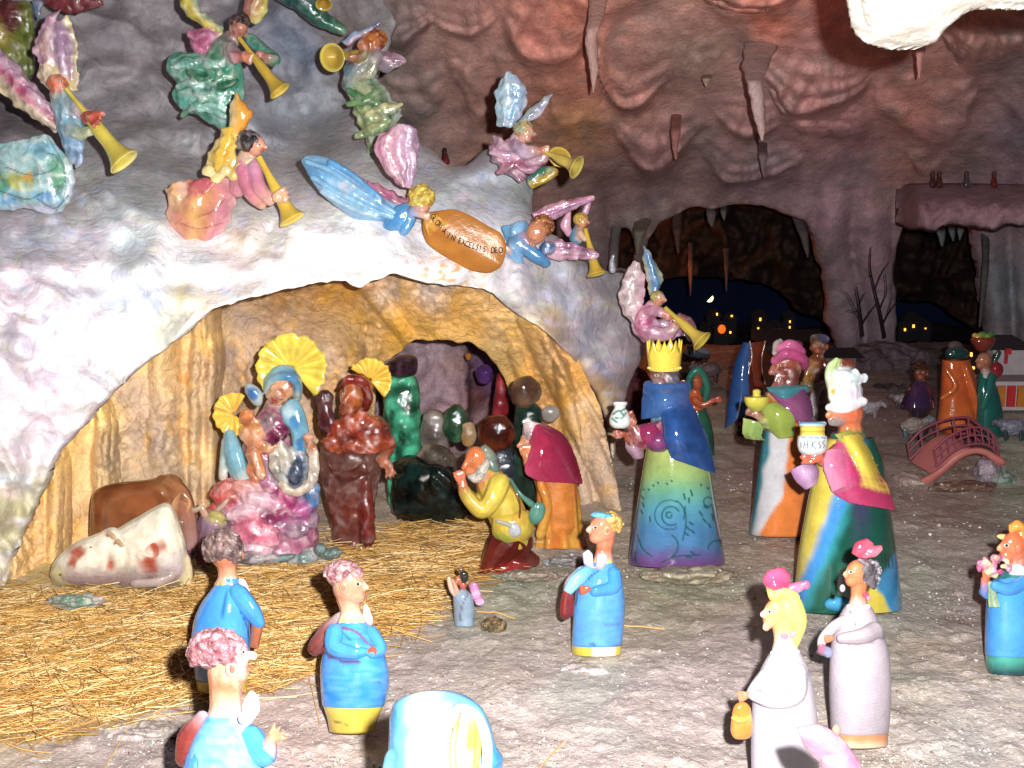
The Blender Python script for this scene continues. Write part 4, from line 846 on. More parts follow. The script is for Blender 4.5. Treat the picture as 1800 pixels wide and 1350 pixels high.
ct.stroke([(1053, 1002), (1030, 1020), (1018, 1034), (1012, 1060)], 1.4, '#123c70').stroke([(1060, 1098), (1088, 1096)], 1.2, '#4a6ca8').stroke([(1030, 1130), (1060, 1136), (1092, 1136)], 1.0, '#1a4c90')
tr = f.part('hem', 'smooth', remesh=False); tr.lathe(1049, [(1128, 44, 1049), (1140, 44.5, 1049), (1150, 43, 1049)], col=lambda x, y, t, th: np.where((np.abs(x - 1060) < 22)[..., None], lin('#dcdcc0'), lin('#cdb824')))
s = f.part('sleeve', 'smooth', vox=2); s.tube([(1036, 1004, -14, 14), (1012, 1022, -22, 13), (998, 1040, -24, 9)], col=[BL, LB, LB]); s.tube([(1078, 1010, -20, 15), (1078, 1032, -34, 13), (1046, 1040, -44, 10)], col=BL)
bow = f.part('bow_tie', 'smooth', vox=1.8); bow.loft([(1024, 972), (1034, 966), (1042, 974)], [(1026, 992), (1036, 998), (1044, 1000)], col=['#d4c4d0', '#b8a8b8'], th=5, bulge=4); bow.loft([(1050, 974), (1060, 972), (1068, 978)], [(1046, 1000), (1056, 1004), (1064, 996)], col=['#d4c4d0', '#9c929c'], th=5, bulge=4)
for q in bow.V: q[:, 2] -= 24
g = f.part('bag', 'glaze', vox=1.8); g.tube([(997, 1040, -24, 8), (994, 1060, -24, 9.5), (993, 1080, -24, 9)], col=['#8c2c2c', '#7a1c1c', '#641010']); g.tube([(1004, 1044, -22, 5), (1003, 1078, -22, 6)], col='#6c1414')
h = f.part('hair', 'hair', vox=1.8, smooth=1); h.ball(1072, 920, 4, 21, 20, 23, col='#d8a83c'); h.curls(1073, 921, 4, 21, 20, 22, 60, 3.2, ['#d8b048', '#e4c468', '#b88828'], ylim=.75)
k = f.part('cap', 'smooth', vox=1.8); k.ball(1060, 906, -1, 23, 6.5, 22, col='#3f9cd8', rot=8); k.ball(1056, 908, -2, 20, 5, 20, col='#6cc0c0', rot=8)

# ---- man with bouquet at the right edge
f = Fig('man_figurine', 'clay man in bright blue at the right edge holding a bouquet of pink flowers', 'figurine', (1785, 1180), group=MEN)
b = f.part('body', 'glaze', vox=2.1)
face(f, b, 1784, 962, 0, 26, '#d8683c', -1, nose=1.1, hi='#e88a60'); b.tube([(1790, 975, 2, 17), (1788, 1000, 2, 18)], col=['#cf5c30', '#dcc8c4'])
b.lathe(1785, [(1000, 20), (1040, 48), (1170, 52)], col='#1c7c7c', seg=36); b.tube([(1760, 1030, -20, 13), (1736, 1042, -34, 12), (1732, 1020, -40, 9)], col=[BL, BL, '#d8683c']); fingers(b, 1734, 1016, -44, .1, -1, 16, 14, '#d4602c', thumb=1)
j = f.part('jacket', 'smooth', remesh=False); j.lathe(1786, [(1006, 22), (1018, 40), (1040, 50), (1090, 54), (1130, 55), (1150, 55)], col=BL)
tr = f.part('trousers', 'smooth', remesh=False); tr.lathe(1786, [(1138, 53), (1152, 54), (1170, 53), (1182, 51)], col=bands([(1140, '#145c60'), (1160, '#2a9a88'), (1182, '#13484c')]))
s = f.part('sleeve', 'smooth', vox=2); s.tube([(1806, 1022, -34, 14), (1776, 1036, -52, 12), (1750, 1030, -52, 10)], col=BL); s.tube([(1730, 1040, -30, 10), (1742, 1044, -34, 12)], col='#1c7cb8')
c = f.part('collar', 'smooth', vox=1.8); c.ball(1788, 1004, -18, 17, 14, 12, col='#dcd0d4'); c.ball(1808, 1008, -18, 15, 12, 12, col='#d4ccd8')
h = f.part('hair', 'glaze', vox=1.8); h.loft([(1772, 922), (1790, 914), (1815, 930)], [(1776, 945), (1796, 940), (1818, 950)], col=['#e09020', '#d87818'], th=10, bulge=12); h.loft([(1750, 942), (1760, 938), (1776, 940)], [(1758, 948), (1766, 952), (1778, 954)], col='#dcb868', th=6, bulge=4); h.ball(1800, 946, 6, 22, 20, 22, col='#d08428')
bq = f.part('bouquet', 'glaze', vox=1.7)
for i in range(34):
    a = random.uniform(0, 6.28); q = random.uniform(0, 1) ** .5; bq.ball(1746 + 30 * q * math.cos(a), 996 + 17 * q * math.sin(a), -48 + random.uniform(-8, 8), random.uniform(5, 9), random.uniform(4, 7), 5, col=random.choice(['#b85c88', '#d484a8', '#c87098', '#a44878', '#d8c890', '#dcd8b0']), rot=random.uniform(0, 180), seg=9)
st = f.part('stem', 'glaze', vox=1.7)
for q in range(6): st.tube([(1738 + q, 1024, -48, 2.6), (1740 + q * 3.4, 1066, -54 + q % 3, 2.6)], col=random.choice(['#b8c8b8', '#88a878', '#9cb0a4']))

# ================================================================== women in white with red flower hats
WOM = 'women in long white dresses with pink hats'
f = Fig('woman_figurine', 'blonde clay woman in long white dress with pink hat and orange handbag', 'figurine', (1380, 1408), group=WOM)
b = f.part('body', 'bisque', vox=2.4)
face(f, b, 1366, 1078, 0, 24, '#e08c50', -1, nose=1.3, hi='#f0b890', ears=False); b.ball(1347, 1102, -8, 7, 8, 9, col='#e09a74')
b.tube([(1376, 1092, 3, 21), (1380, 1122, 2, 20), (1380, 1152, 0, 26)], col=['#e08848', '#ec9c50', '#e8c8a0', '#dcd4d8'])
b.lathe(1380, [(1144, 22), (1200, 46), (1398, 56)], col='#c8c0cc', seg=36); fingers(b, 1312, 1222, -52, -1, .25, 17, 16, '#c06c48', thumb=-1)
d = f.part('dress', 'bisque', remesh=False); d.lathe(1380, [(1142, 21, 1381), (1152, 30, 1380), (1180, 44, 1379), (1215, 53, 1378), (1260, 58, 1379), (1330, 60, 1380), (1408, 57, 1380)], col=bands([(1140, '#aea8b0'), (1300, '#b0abb8'), (1408, '#aaa4b0')]))
d.stroke([(1422, 1180), (1416, 1200), (1402, 1214)], 1.2, '#5c5064')
s = f.part('sleeve', 'bisque', vox=2.2); s.tube([(1400, 1184, -34, 20), (1398, 1222, -54, 18), (1360, 1232, -60, 15), (1324, 1222, -56, 10)], col=['#b0aab2', '#a8a2aa']); s.tube([(1348, 1186, -16, 14), (1330, 1206, -30, 12), (1320, 1218, -40, 9)], col='#aaa4b0')
c = f.part('collar', 'bisque', vox=2); c.tube([(1358, 1148, -8, 5), (1374, 1154, -22, 6), (1396, 1152, -18, 5), (1402, 1146, -4, 5)], col='#d8ccd0')
h = f.part('hair', 'glaze', vox=1.9); h.ball(1388, 1074, 6, 26, 34, 26, col='#ecd83c', lump=.1); h.tube([(1396, 1060, -12, 14), (1406, 1092, -8, 13), (1398, 1130, -8, 8)], col=['#f0e04c', '#e8cc34']); h.tube([(1362, 1048, -12, 8), (1374, 1040, -12, 9), (1396, 1050, -14, 10)], col='#ecd440')
eb = f.part('earring', 'glaze', vox=1.6); eb.ball(1379, 1118, -26, 7, 6, 4, col='#c07088', rot=20); eb.ball(1394, 1116, -24, 6, 6, 4, col='#cc8098'); eb.ball(1346, 1104, -10, 6, 5, 5, col='#d8a090')
k = f.part('hat', 'glaze', vox=1.8); k.ball(1366, 1018, -4, 25, 19, 16, col='#c8406c', rot=-12, lump=.15); k.ball(1366, 1030, -6, 21, 11, 18, col='#b8305c'); k.loft([(1372, 1034), (1396, 1024), (1420, 1020)], [(1376, 1048), (1400, 1044), (1422, 1030)], col=['#c84c74', '#dc7090'], th=7, bulge=6); k.ball(1417, 1028, -4, 7, 8, 6, col='#c84870'); k.tube([(1352, 1036, -8, 5), (1360, 1050, -10, 8), (1372, 1046, -10, 6)], col='#e8c838')
g = f.part('handbag', 'glaze', vox=1.8); g.pillow([(1283, 1284), (1286, 1262), (1290, 1242), (1303, 1233), (1317, 1240), (1322, 1262), (1323, 1286), (1314, 1299), (1292, 1299)], -50, 12, '#d07812'); g.tube([(1288, 1262, -58, 3), (1302, 1268, -64, 3.5), (1318, 1262, -58, 3)], col='#d8941c')

f = Fig('woman_figurine', 'grey haired clay woman in white dress with red petal hat and small mauve bag', 'figurine', (1512, 1310), group=WOM)
b = f.part('body', 'bisque', vox=2.2)
face(f, b, 1508, 1008, 0, 22, '#c46c3c', -1, nose=1.1, hi='#d89468', ears=False, iris='#202830'); b.tube([(1510, 1022, 3, 16), (1509, 1048, 2, 14.5), (1508, 1070, 0, 20)], col=['#bc6434', '#c06c40', '#d4c4c4'])
b.lathe(1512, [(1066, 14, 1508), (1120, 26), (1300, 44)], col='#c0704c', seg=36); fingers(b, 1462, 1122, -42, -1, .1, 14, 12, '#b86844')
d = f.part('dress', 'bisque', remesh=False); d.lathe(1512, [(1060, 16, 1508), (1070, 26, 1508), (1090, 36, 1508), (1120, 46, 1509), (1150, 52, 1511), (1210, 55, 1512), (1260, 53, 1512), (1288, 51, 1511)], col=bands([(1060, '#a89ca4'), (1150, '#aca1ac'), (1288, '#9c929c')]))
d.stroke([(1493, 1074), (1500, 1086), (1504, 1100)], 1.2, '#3c3038').stroke([(1466, 1124), (1500, 1134), (1540, 1126), (1560, 1118)], 1.4, '#7c6c74').stroke([(1470, 1108), (1500, 1102), (1548, 1098)], 1.1, '#94848c').stroke([(1524, 1208), (1550, 1208)], 1.2, '#7c6c7c')
hm = f.part('hem', 'bisque', remesh=False); hm.lathe(1511, [(1282, 50.5), (1296, 50.5), (1311, 49)], col=bands([(1282, '#b06838'), (1300, '#c07c4c'), (1311, '#c8a888')]))
ft = f.part('shoe', 'bisque', vox=1.8); ft.ball(1470, 1284, -38, 9, 12, 10, col='#c09c84')
s = f.part('sleeve', 'bisque', vox=2); s.tube([(1538, 1108, -26, 17), (1516, 1118, -48, 15), (1480, 1122, -50, 10)], col=['#9a9098', '#a0969e']); s.tube([(1484, 1092, -18, 12), (1464, 1104, -24, 11), (1446, 1124, -26, 9), (1444, 1142, -28, 7)], col='#b0a0a8')
c = f.part('collar', 'bisque', vox=1.8); c.tube([(1492, 1066, -10, 5), (1506, 1070, -22, 6), (1526, 1066, -14, 5)], col='#cfc0c4')
h = f.part('hair', 'hair', vox=1.7, smooth=1); h.ball(1522, 1002, 6, 22, 22, 22, col='#4c444c'); h.curls(1524, 1006, 4, 24, 24, 22, 40, 4, ['#3c343c', '#6c646c', '#a8a0a8'])
for q in range(7): h.tube([(1510 + q * 3, 984 + q, -14, 3.5), (1528 + q * 1.6, 996 + q * 5, -18, 3.8), (1518 + q * 3, 1016 + q * 3, -18, 3.2)], col=['#8c848c', '#3c343c', '#605860'])
eb = f.part('earring', 'glaze', vox=1.5); eb.ball(1522, 1046, -16, 7, 5, 4, col='#c8305c'); eb.ball(1527, 1052, -16, 5, 5, 4, col='#cc8090'); eb.ball(1481, 1034, -6, 5, 7, 4, col='#b8a8ac')
k = f.part('hat', 'glaze', vox=1.7); k.loft([(1496, 972), (1504, 954), (1524, 946)], [(1512, 982), (1526, 972), (1536, 956)], col=['#b8304c', '#d0506c'], th=8, bulge=8); k.loft([(1514, 980), (1530, 962), (1550, 958)], [(1522, 982), (1540, 978), (1552, 966)], col=['#c04058', '#d86c80'], th=8, bulge=7)
g = f.part('handbag', 'glaze', vox=1.7); g.ball(1450, 1144, -30, 14, 9, 8, col='#8c6c90'); g.ball(1444, 1140, -30, 7, 12, 7, col='#a85868'); g.ball(1456, 1148, -32, 9, 8, 7, col='#7888b0')

f = Fig('woman_figurine', 'pale pink hat of a clay woman, otherwise cut off by the bottom edge', 'figurine', (1500, 1900), group=WOM)
b = f.part('body', 'bisque', vox=3.5)
face(f, b, 1500, 1400, 0, 44, '#e0a080', -1, ears=False); b.tube([(1504, 1420, 0, 36), (1504, 1500, 0, 38)], col='#e0a888'); b.lathe(1500, [(1490, 40), (1560, 85), (1700, 100), (1890, 95)], col='#d0c8d0', seg=36)
k = f.part('hat', 'glaze', vox=2.4); k.loft([(1400, 1278), (1440, 1274), (1478, 1296), (1510, 1336)], [(1412, 1310), (1440, 1340), (1480, 1364), (1520, 1372)], col=['#b07488', '#a85c78', '#b06c84'], th=14, bulge=22, amp=3, folds=1); k.ball(1478, 1348, -8, 40, 24, 30, col='#a8687c', rot=25); k.loft([(1460, 1330), (1490, 1310)], [(1476, 1352), (1516, 1350)], col='#c86080', th=6, bulge=30)

# ================================================================== hooded figure in the foreground
f = Fig('hooded_figurine', 'big pale blue hooded clay figure with yellow hair at the bottom centre edge', 'figurine', (790, 1800))
b = f.part('body', 'smooth', vox=3.2)
face(f, b, 812, 1312, -26, 44, '#e8c8a0', 0, ears=False, eyes=False); b.tube([(806, 1350, -10, 40), (800, 1420, 0, 60)], col='#dcb890'); b.lathe(795, [(1410, 60), (1480, 110), (1790, 120)], col='#2c80a8', seg=36)
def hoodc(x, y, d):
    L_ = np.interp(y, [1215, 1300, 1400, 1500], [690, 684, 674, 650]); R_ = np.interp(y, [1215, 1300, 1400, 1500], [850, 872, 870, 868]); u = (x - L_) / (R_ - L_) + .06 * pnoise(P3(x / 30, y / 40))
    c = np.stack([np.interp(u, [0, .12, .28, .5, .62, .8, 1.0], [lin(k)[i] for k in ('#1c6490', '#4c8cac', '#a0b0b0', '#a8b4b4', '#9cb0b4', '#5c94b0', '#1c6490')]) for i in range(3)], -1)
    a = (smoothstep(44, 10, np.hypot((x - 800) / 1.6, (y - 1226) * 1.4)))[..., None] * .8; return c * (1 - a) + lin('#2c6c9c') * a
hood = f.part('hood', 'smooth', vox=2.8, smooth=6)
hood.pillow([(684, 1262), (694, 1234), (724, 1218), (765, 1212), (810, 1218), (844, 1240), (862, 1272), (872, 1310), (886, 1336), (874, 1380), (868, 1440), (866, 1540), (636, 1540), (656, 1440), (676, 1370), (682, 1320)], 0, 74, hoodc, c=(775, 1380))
hood.tube([(806, 1242, -62, 9), (790, 1268, -74, 9), (780, 1310, -80, 10), (782, 1370, -80, 10), (790, 1440, -76, 10)], col=['#2c78a8', '#94a8ac', '#9cb0b4', '#88a8b4'], seg=12)
hood.tube([(808, 1242, -62, 9), (836, 1256, -68, 9), (852, 1290, -70, 10), (856, 1340, -68, 10), (840, 1430, -66, 10)], col=['#2c78a8', '#b0a090', '#98acb0', '#6c9cb4'], seg=12)
hood.tube([(690, 1330, -20, 14), (676, 1400, -24, 14), (664, 1500, -24, 14)], col=['#2c78a0', '#6c9cb0', '#98acb0'], seg=12)
h = f.part('hair', 'glaze', vox=2.2, smooth=2); h.pillow([(812, 1250), (832, 1262), (846, 1296), (842, 1350), (826, 1400), (796, 1400), (788, 1350), (792, 1290)], -66, 20, blobcol([(812, 1318, 26, 44, '#b8a888'), (830, 1300, 16, 30, '#a08c24'), (815, 1262, 16, 14, '#b08c60')], '#a89424'))  # pale centre patch is a highlight painted into the hair colour
h.stroke([(806, 1270), (800, 1320), (806, 1380)], 1.6, '#8c7410').stroke([(822, 1266), (818, 1320), (822, 1380)], 1.6, '#c0a860').stroke([(836, 1280), (834, 1340)], 1.4, '#8c7410')

# ================================================================== small winged figure on the ground
f = Fig('angel_figurine', 'tiny grey blue praying winged figure standing at the edge of the straw', 'figurine', (815, 1102))
b = f.part('body', 'glaze', vox=1.5, smooth=1)
b.ball(806, 1020, 0, 8, 9, 8, col='#b0623c'); b.ball(814, 1030, 2, 6, 8, 6, col='#a84c48'); b.tube([(802, 1046, -4, 6), (792, 1032, -6, 4.5), (789, 1016, -8, 3)], col=['#8ca4bc', '#d0a890', '#e0b090']); b.tube([(804, 1042, -8, 5), (800, 1030, -10, 3.5), (796, 1020, -10, 2.6)], col='#c88c70')
d = f.part('robe', 'glaze', remesh=False); d.lathe(816, [(1036, 7, 812), (1046, 16, 813), (1062, 18, 815), (1082, 18, 816), (1100, 17, 816)], col='#8098ac', seg=30); d.stroke([(822, 1044), (812, 1066), (808, 1090)], 1.6, '#6c5870')
h = f.part('hair', 'hair', vox=1.4, smooth=1); h.ball(815, 1014, 0, 9, 12, 9, col='#30302c'); h.ball(810, 1000, 0, 4, 6, 4, col='#7c5c54')
w = f.part('wing', 'glaze', vox=1.5, smooth=1)
for q in range(6): w.ball(832 + q * 2.3, 1030 + q * 7 * (1 if q < 4 else .8), 4, 9, 7, 5, col=['#a868a0', '#c07098', '#c8a8c8'][q % 3])
mo = Fig('moss_tuft', 'brown dry tuft beside the tiny winged figure', 'moss', (868, 1108)); m = mo.part('tuft', 'hair', vox=1.5, smooth=0)
m.ball(868, 1100, 0, 20, 12, 16, col='#6c5434', lump=.3); m.curls(868, 1100, 0, 21, 13, 17, 60, 3.2, ['#7c6038', '#4c3c24', '#8c7444', '#5c5430'])
# ================================================================== the three kings
KG = 'robed kings walking up with their gifts'
TEAL = '#0f4c54'
f = Fig('king_figurine', 'clay king in yellow crown and blue cape, green to purple robe with scrolls', 'figurine', (1190, 993), group=KG)
b = f.part('body', 'rough_glaze', vox=2.2)
b.ball(1170, 662, 0, 26, 24, 26, col='#5c2420', lump=.1); b.ball(1160, 676, -18, 18, 14, 12, col='#6c4c4c', lump=.2); b.ball(1146, 664, -14, 5, 6, 6, col='#70302a'); b.ball(1182, 670, -18, 12, 16, 10, col='#4c4858'); b.tube([(1172, 680, 2, 20), (1176, 700, 2, 26)], col='#3c4c78'); eye(f, b, 1154, 660, -24, 3.6)
b.lathe(1190, [(700, 30, 1176), (800, 48), (985, 78)], col='#3c8cb0', seg=40)
b.tube([(1160, 760, -34, 22), (1130, 772, -44, 18), (1112, 752, -50, 9), (1106, 742, -52, 7)], col=['#7c2848', '#8c2c50', '#8c4434', '#9c4c34'])
fingers(b, 1114, 738, -56, -.55, -.8, 19, 13, '#94442e', spread=.3); fingers(b, 1096, 763, -50, -1, 0, 20, 12, '#94442e', spread=.3)
b.tube([(1118, 786, -34, 12), (1104, 768, -44, 9)], col='#9c4c34')
r = f.part('robe', 'smooth', remesh=False)
r.lathe(1189, [(740, 36, 1184), (790, 52, 1188), (830, 60, 1189), (880, 68, 1189), (940, 78, 1190), (980, 84.5, 1190), (990, 85, 1190)], seg=300, n=26, col=bands([(740, '#84984c'), (800, '#98a854'), (835, '#88a85c'), (862, '#5c9c7c'), (890, '#4490a0'), (930, '#3c78a8'), (958, '#3c709c'), (974, '#54548c'), (990, '#643f78')], s=30))
def arc(cx, cy, rr, a0, a1, k=12, sh=0): return [(cx + (rr + sh * i) * math.cos(math.radians(a0 + (a1 - a0) * i / k)), cy + (rr + sh * i) * math.sin(math.radians(a0 + (a1 - a0) * i / k))) for i in range(k + 1)]
for q, w in [(arc(1177, 905, 26, 60, 300), 1.0), (arc(1180, 906, 15, 330, 60, 14, .2), 1.4), (arc(1176, 904, 27, 300, 380, 8), 1.2), ([(1204, 890), (1206, 920), (1200, 950)], 1.2), (arc(1170, 960, 22, 300, 420, 8), 1.5), (arc(1150, 975, 34, 190, 110, 8), 1.2), ([(1120, 940), (1130, 965), (1146, 978)], 1.3), (arc(1262, 968, 18, 190, 330, 8), 1.3), (arc(1245, 882, 8, 30, 330, 9), 1.2), ([(1252, 890), (1258, 920), (1268, 960)], 1.2), ([(1160, 990), (1190, 978), (1230, 976)], 1.2), (arc(1176, 905, 5, 0, 300, 8), 1.6)]: r.stroke(q, w, TEAL)
for (x, y, dx, dy) in [(1202, 868, 2, 9), (1214, 862, 3, 9), (1211, 876, 0, 7), (1128, 872, 3, 5), (1129, 884, 3, 6), (1126, 896, 3, 6), (1142, 908, 1, 9), (1230, 900, 5, 7), (1236, 912, 5, 6), (1245, 920, 4, 7), (1238, 890, 6, 3), (1252, 905, 2, 9), (1206, 926, 6, 5), (1212, 918, 6, 4), (1203, 936, 7, 5), (1216, 932, 4, 5), (1206, 978, 8, 2), (1214, 970, 6, 3), (1140, 860, 1, 1), (1156, 848, 1, 1), (1148, 853, 1, 1), (1172, 850, 1, 1), (1180, 845, 1, 1), (1232, 852, 1, 1), (1244, 858, 1, 1), (1131, 860, 1, 1)]: r.stroke([(x, y), (x + dx, y + dy)], 1.7, TEAL)
cp = f.part('cape', 'smooth', vox=2.1, smooth=3)
def cc(u, v): w = pnoise(P3(u * 5, v * 5, 3))[..., None]; return lin('#1c4480') * (1 + .5 * w)
cp.loft([(1162, 730, -52), (1166, 770, -66), (1180, 806, -70)], [(1206, 690, -20), (1242, 760, -22), (1260, 834, -30)], col=cc, th=6, bulge=30)
cp.loft([(1200, 700, -18), (1230, 760, -14), (1262, 836, -22)], [(1214, 706, 20), (1244, 770, 30), (1262, 832, 20)], col=['#2c60a4', '#243c74'], th=6, bulge=-4)
cp.loft([(1130, 680, -16), (1128, 700, -24), (1126, 738, -20)], [(1208, 676, -14), (1212, 700, -34), (1192, 728, -44)], col=['#244c88', '#30609c', '#3c4c84'], th=7, bulge=24)
cp.tube([(1140, 678, -10, 10), (1168, 684, -28, 10), (1204, 680, -10, 10), (1200, 678, 16, 10)], col='#2c5490')
s = f.part('sleeve', 'glaze', vox=2); s.ball(1142, 766, -46, 26, 22, 20, col='#8c1f50', rot=20, lump=.1); s.ball(1158, 778, -46, 22, 18, 18, col='#6c3468'); s.loft([(1098, 772), (1100, 790), (1116, 808)], [(1128, 778), (1132, 792), (1132, 806)], col=['#a88c9c', '#8c5c7c'], th=6, bulge=14)
for q in s.V[-1:]: q[:, 2] -= 34
k = f.part('crown', 'smooth', remesh=False)
def crown(part, cx, y0, y1, r0, r1, d, n, hi, col):
    seg = n * 12; ph = np.arange(seg) * 2 * math.pi / seg; tri = np.abs(((ph * n / (2 * math.pi)) % 1) * 2 - 1) ** 1.6; rows = []
    for (t, off) in [(0, 0), (.12, 1.2), (.2, 0), (.5, 0), (.8, 0), (1, 0)]: rows.append((y1 + (y0 - y1) * t, r1 + (r0 - r1) * t + off, t))
    V = [];
    for (y, r, t) in rows: V.append(np.stack([cx + r * np.sin(ph), y - hi * tri * t ** 3 - .1 * r * np.cos(ph) * -1, d - r * np.cos(ph)], -1))
    for (y, r, t) in rows[::-1]: V.append(np.stack([cx + (r - 3) * np.sin(ph), y - hi * tri * t ** 3 * .96 + .1 * r * np.cos(ph), d - (r - 3) * np.cos(ph)], -1))
    V = np.vstack(V); part.add(V, grid_faces(len(rows) * 2, seg, close=True), lin(col))
crown(k, 1168, 616, 651, 32, 27, 0, 9, 20, '#e8c818')
for q in range(11):
    a = -1.3 + q * .26; k.ball(1168 + 29 * math.sin(a), 646 + 3 * math.cos(a), -29 * math.cos(a), 2.6, 2.6, 2.6, col='#e4d048', seg=8)
v = f.part('vase', 'smooth', remesh=False); v.lathe(1090, [(706, 12), (710, 13), (716, 10), (724, 14), (736, 19), (746, 18), (752, 12)], d=-54, col='#d8dcd8', seg=40)
for q in [[(1078, 728), (1088, 722), (1096, 730)], [(1082, 734), (1092, 736), (1100, 726)], [(1092, 722), (1100, 718)], [(1076, 736), (1084, 742)]]: v.stroke(q, 1.9, '#187c64')

f = Fig('king_figurine', 'clay king in pink turban with yellow bowl, robe striped teal, white and orange', 'figurine', (1378, 938), group=KG)
b = f.part('body', 'rough_glaze', vox=2.2)
b.ball(1384, 645, 0, 26, 26, 24, col='#98482c', lump=.08); b.tube([(1360, 644, -16, 4), (1356, 654, -18, 6)], col='#a4543a'); b.tube([(1384, 660, -10, 22), (1384, 684, -8, 17)], col=['#8c4434', '#7c3c30'])
for q in range(9): b.tube([(1366 + q * 4, 655, -22, 3.5), (1362 + q * 4.4, 672, -26, 3.5), (1358 + q * 5, 684 - abs(q - 4), -22, 2.5)], col=random.choice(['#7c3c34', '#9c5444', '#6c342c']), seg=7)
eye(f, b, 1370, 642, -22, 3.4); b.lathe(1380, [(690, 34), (800, 40), (930, 54)], col='#c87820', seg=36)
b.tube([(1372, 744, -34, 26), (1348, 738, -44, 14), (1334, 730, -50, 8)], col=['#8ca438', '#9cb040', '#a06048']); fingers(b, 1328, 728, -52, -.9, -.5, 18, 14, '#a86850', thumb=1)
r = f.part('robe', 'smooth', remesh=False)
def r2(x, y, t, th):
    w = 5 * pnoise(P3(x / 20, y / 30)); xa = np.interp(y, [740, 800, 860, 910, 938], [1358, 1350, 1336, 1328, 1322]) + w; xb = np.interp(y, [740, 800, 830, 870, 910, 938], [1386, 1384, 1382, 1376, 1350, 1335]) + w
    a = smoothstep(-5, 5, x - xa)[..., None]; c = smoothstep(-4, 4, x - xb)[..., None]; back = (np.cos(th) < -.2)[..., None]
    col = lin('#1f7c8c') * (1 - a) + lin('#c4c4c8') * a; col = col * (1 - c) + lin('#d8741c') * c; return col * (1 - back) + lin('#d8741c') * back
r.lathe(1380, [(700, 34, 1388), (760, 42, 1384), (820, 48, 1381), (880, 54, 1379), (938, 62, 1378)], seg=90, n=10, col=r2)
cp = f.part('cape', 'smooth', vox=2.1, smooth=3); cp.loft([(1352, 690, -34), (1380, 722, -58), (1414, 758, -50)], [(1410, 676, -20), (1428, 710, -34), (1432, 756, -30)], col=['#7c3c6c', '#8c4c74', '#643060'], th=5, bulge=10); cp.loft([(1410, 680, -14), (1430, 720, -10), (1436, 770, -6)], [(1414, 690, 22), (1430, 730, 26), (1436, 770, 20)], col='#6c2c4c', th=5)
c = f.part('collar', 'smooth', vox=2); c.loft([(1346, 680, -20), (1380, 676, -30), (1420, 676, -10)], [(1356, 696, -30), (1384, 704, -46), (1424, 690, -14)], col=['#3c8c94', '#2c6c7c'], th=6, bulge=8, amp=2, folds=2)
s = f.part('sleeve', 'smooth', vox=2.1); s.loft([(1336, 712, -42), (1342, 740, -46), (1368, 772, -52)], [(1366, 706, -46), (1396, 726, -56), (1398, 768, -50)], col=['#a4b848', '#8ca030', '#94ac3c'], th=8, bulge=16); s.loft([(1306, 734, -40), (1304, 760, -38), (1310, 772, -36)], [(1346, 744, -46), (1340, 768, -42), (1352, 776, -40)], col=['#a0b858', '#78984c'], th=5, bulge=4, amp=4, folds=1.5)
k = f.part('turban', 'glaze', vox=1.9); k.ball(1388, 622, 0, 27, 18, 26, col='#c04880', rot=-18, lump=.1); k.tube([(1362, 634, -8, 8), (1384, 622, -24, 10), (1412, 632, -8, 9), (1414, 644, 10, 8)], col=['#c85c8c', '#b03c74', '#a84878']); k.tube([(1372, 612, -8, 10), (1392, 606, -16, 10), (1408, 618, -6, 9)], col=['#cc6c94', '#b84080']); k.loft([(1356, 622), (1358, 602), (1372, 594)], [(1366, 628), (1368, 612), (1382, 604)], col=['#b0a89c', '#8c8478'], th=5, bulge=8); k.ball(1402, 606, 4, 10, 8, 8, col='#7c2434')
v = f.part('bowl', 'smooth', remesh=False); v.lathe(1330, [(684, 3), (687, 7), (696, 8), (697, 21), (704, 22), (714, 18), (722, 10)], d=-56, col=bands([(684, '#d8c828'), (706, '#d8cc2c'), (722, '#b4b428')]), seg=36)

f = Fig('king_figurine', 'tallest clay king in white turban holding a lettered jar, striped green robe', 'figurine', (1490, 1072), group=KG)
b = f.part('body', 'glaze', vox=2.4)
b.ball(1488, 728, 0, 31, 26, 28, col='#cf6438'); b.tube([(1464, 722, -16, 5), (1456, 730, -18, 6)], col='#d87850'); b.ball(1468, 742, -14, 14, 8, 10, col='#8c7c78', lump=.2); b.tube([(1494, 740, 2, 19), (1496, 764, 2, 24)], col=['#cc6034', '#c8703c', '#a8a030']); eye(f, b, 1472, 720, -22, 4)
b.lathe(1492, [(760, 30), (860, 60), (1060, 88)], col='#0f5c50', seg=40); b.tube([(1474, 800, -40, 22), (1448, 810, -62, 12)], col=['#a83c60', '#c06848']); fingers(b, 1436, 803, -72, -1, -.15, 30, 24, '#b8583c', n=4, spread=.5, thumb=-1.1); fingers(b, 1418, 800, -60, -.3, -.9, 18, 15, '#b8583c')
r = f.part('robe', 'smooth', remesh=False)
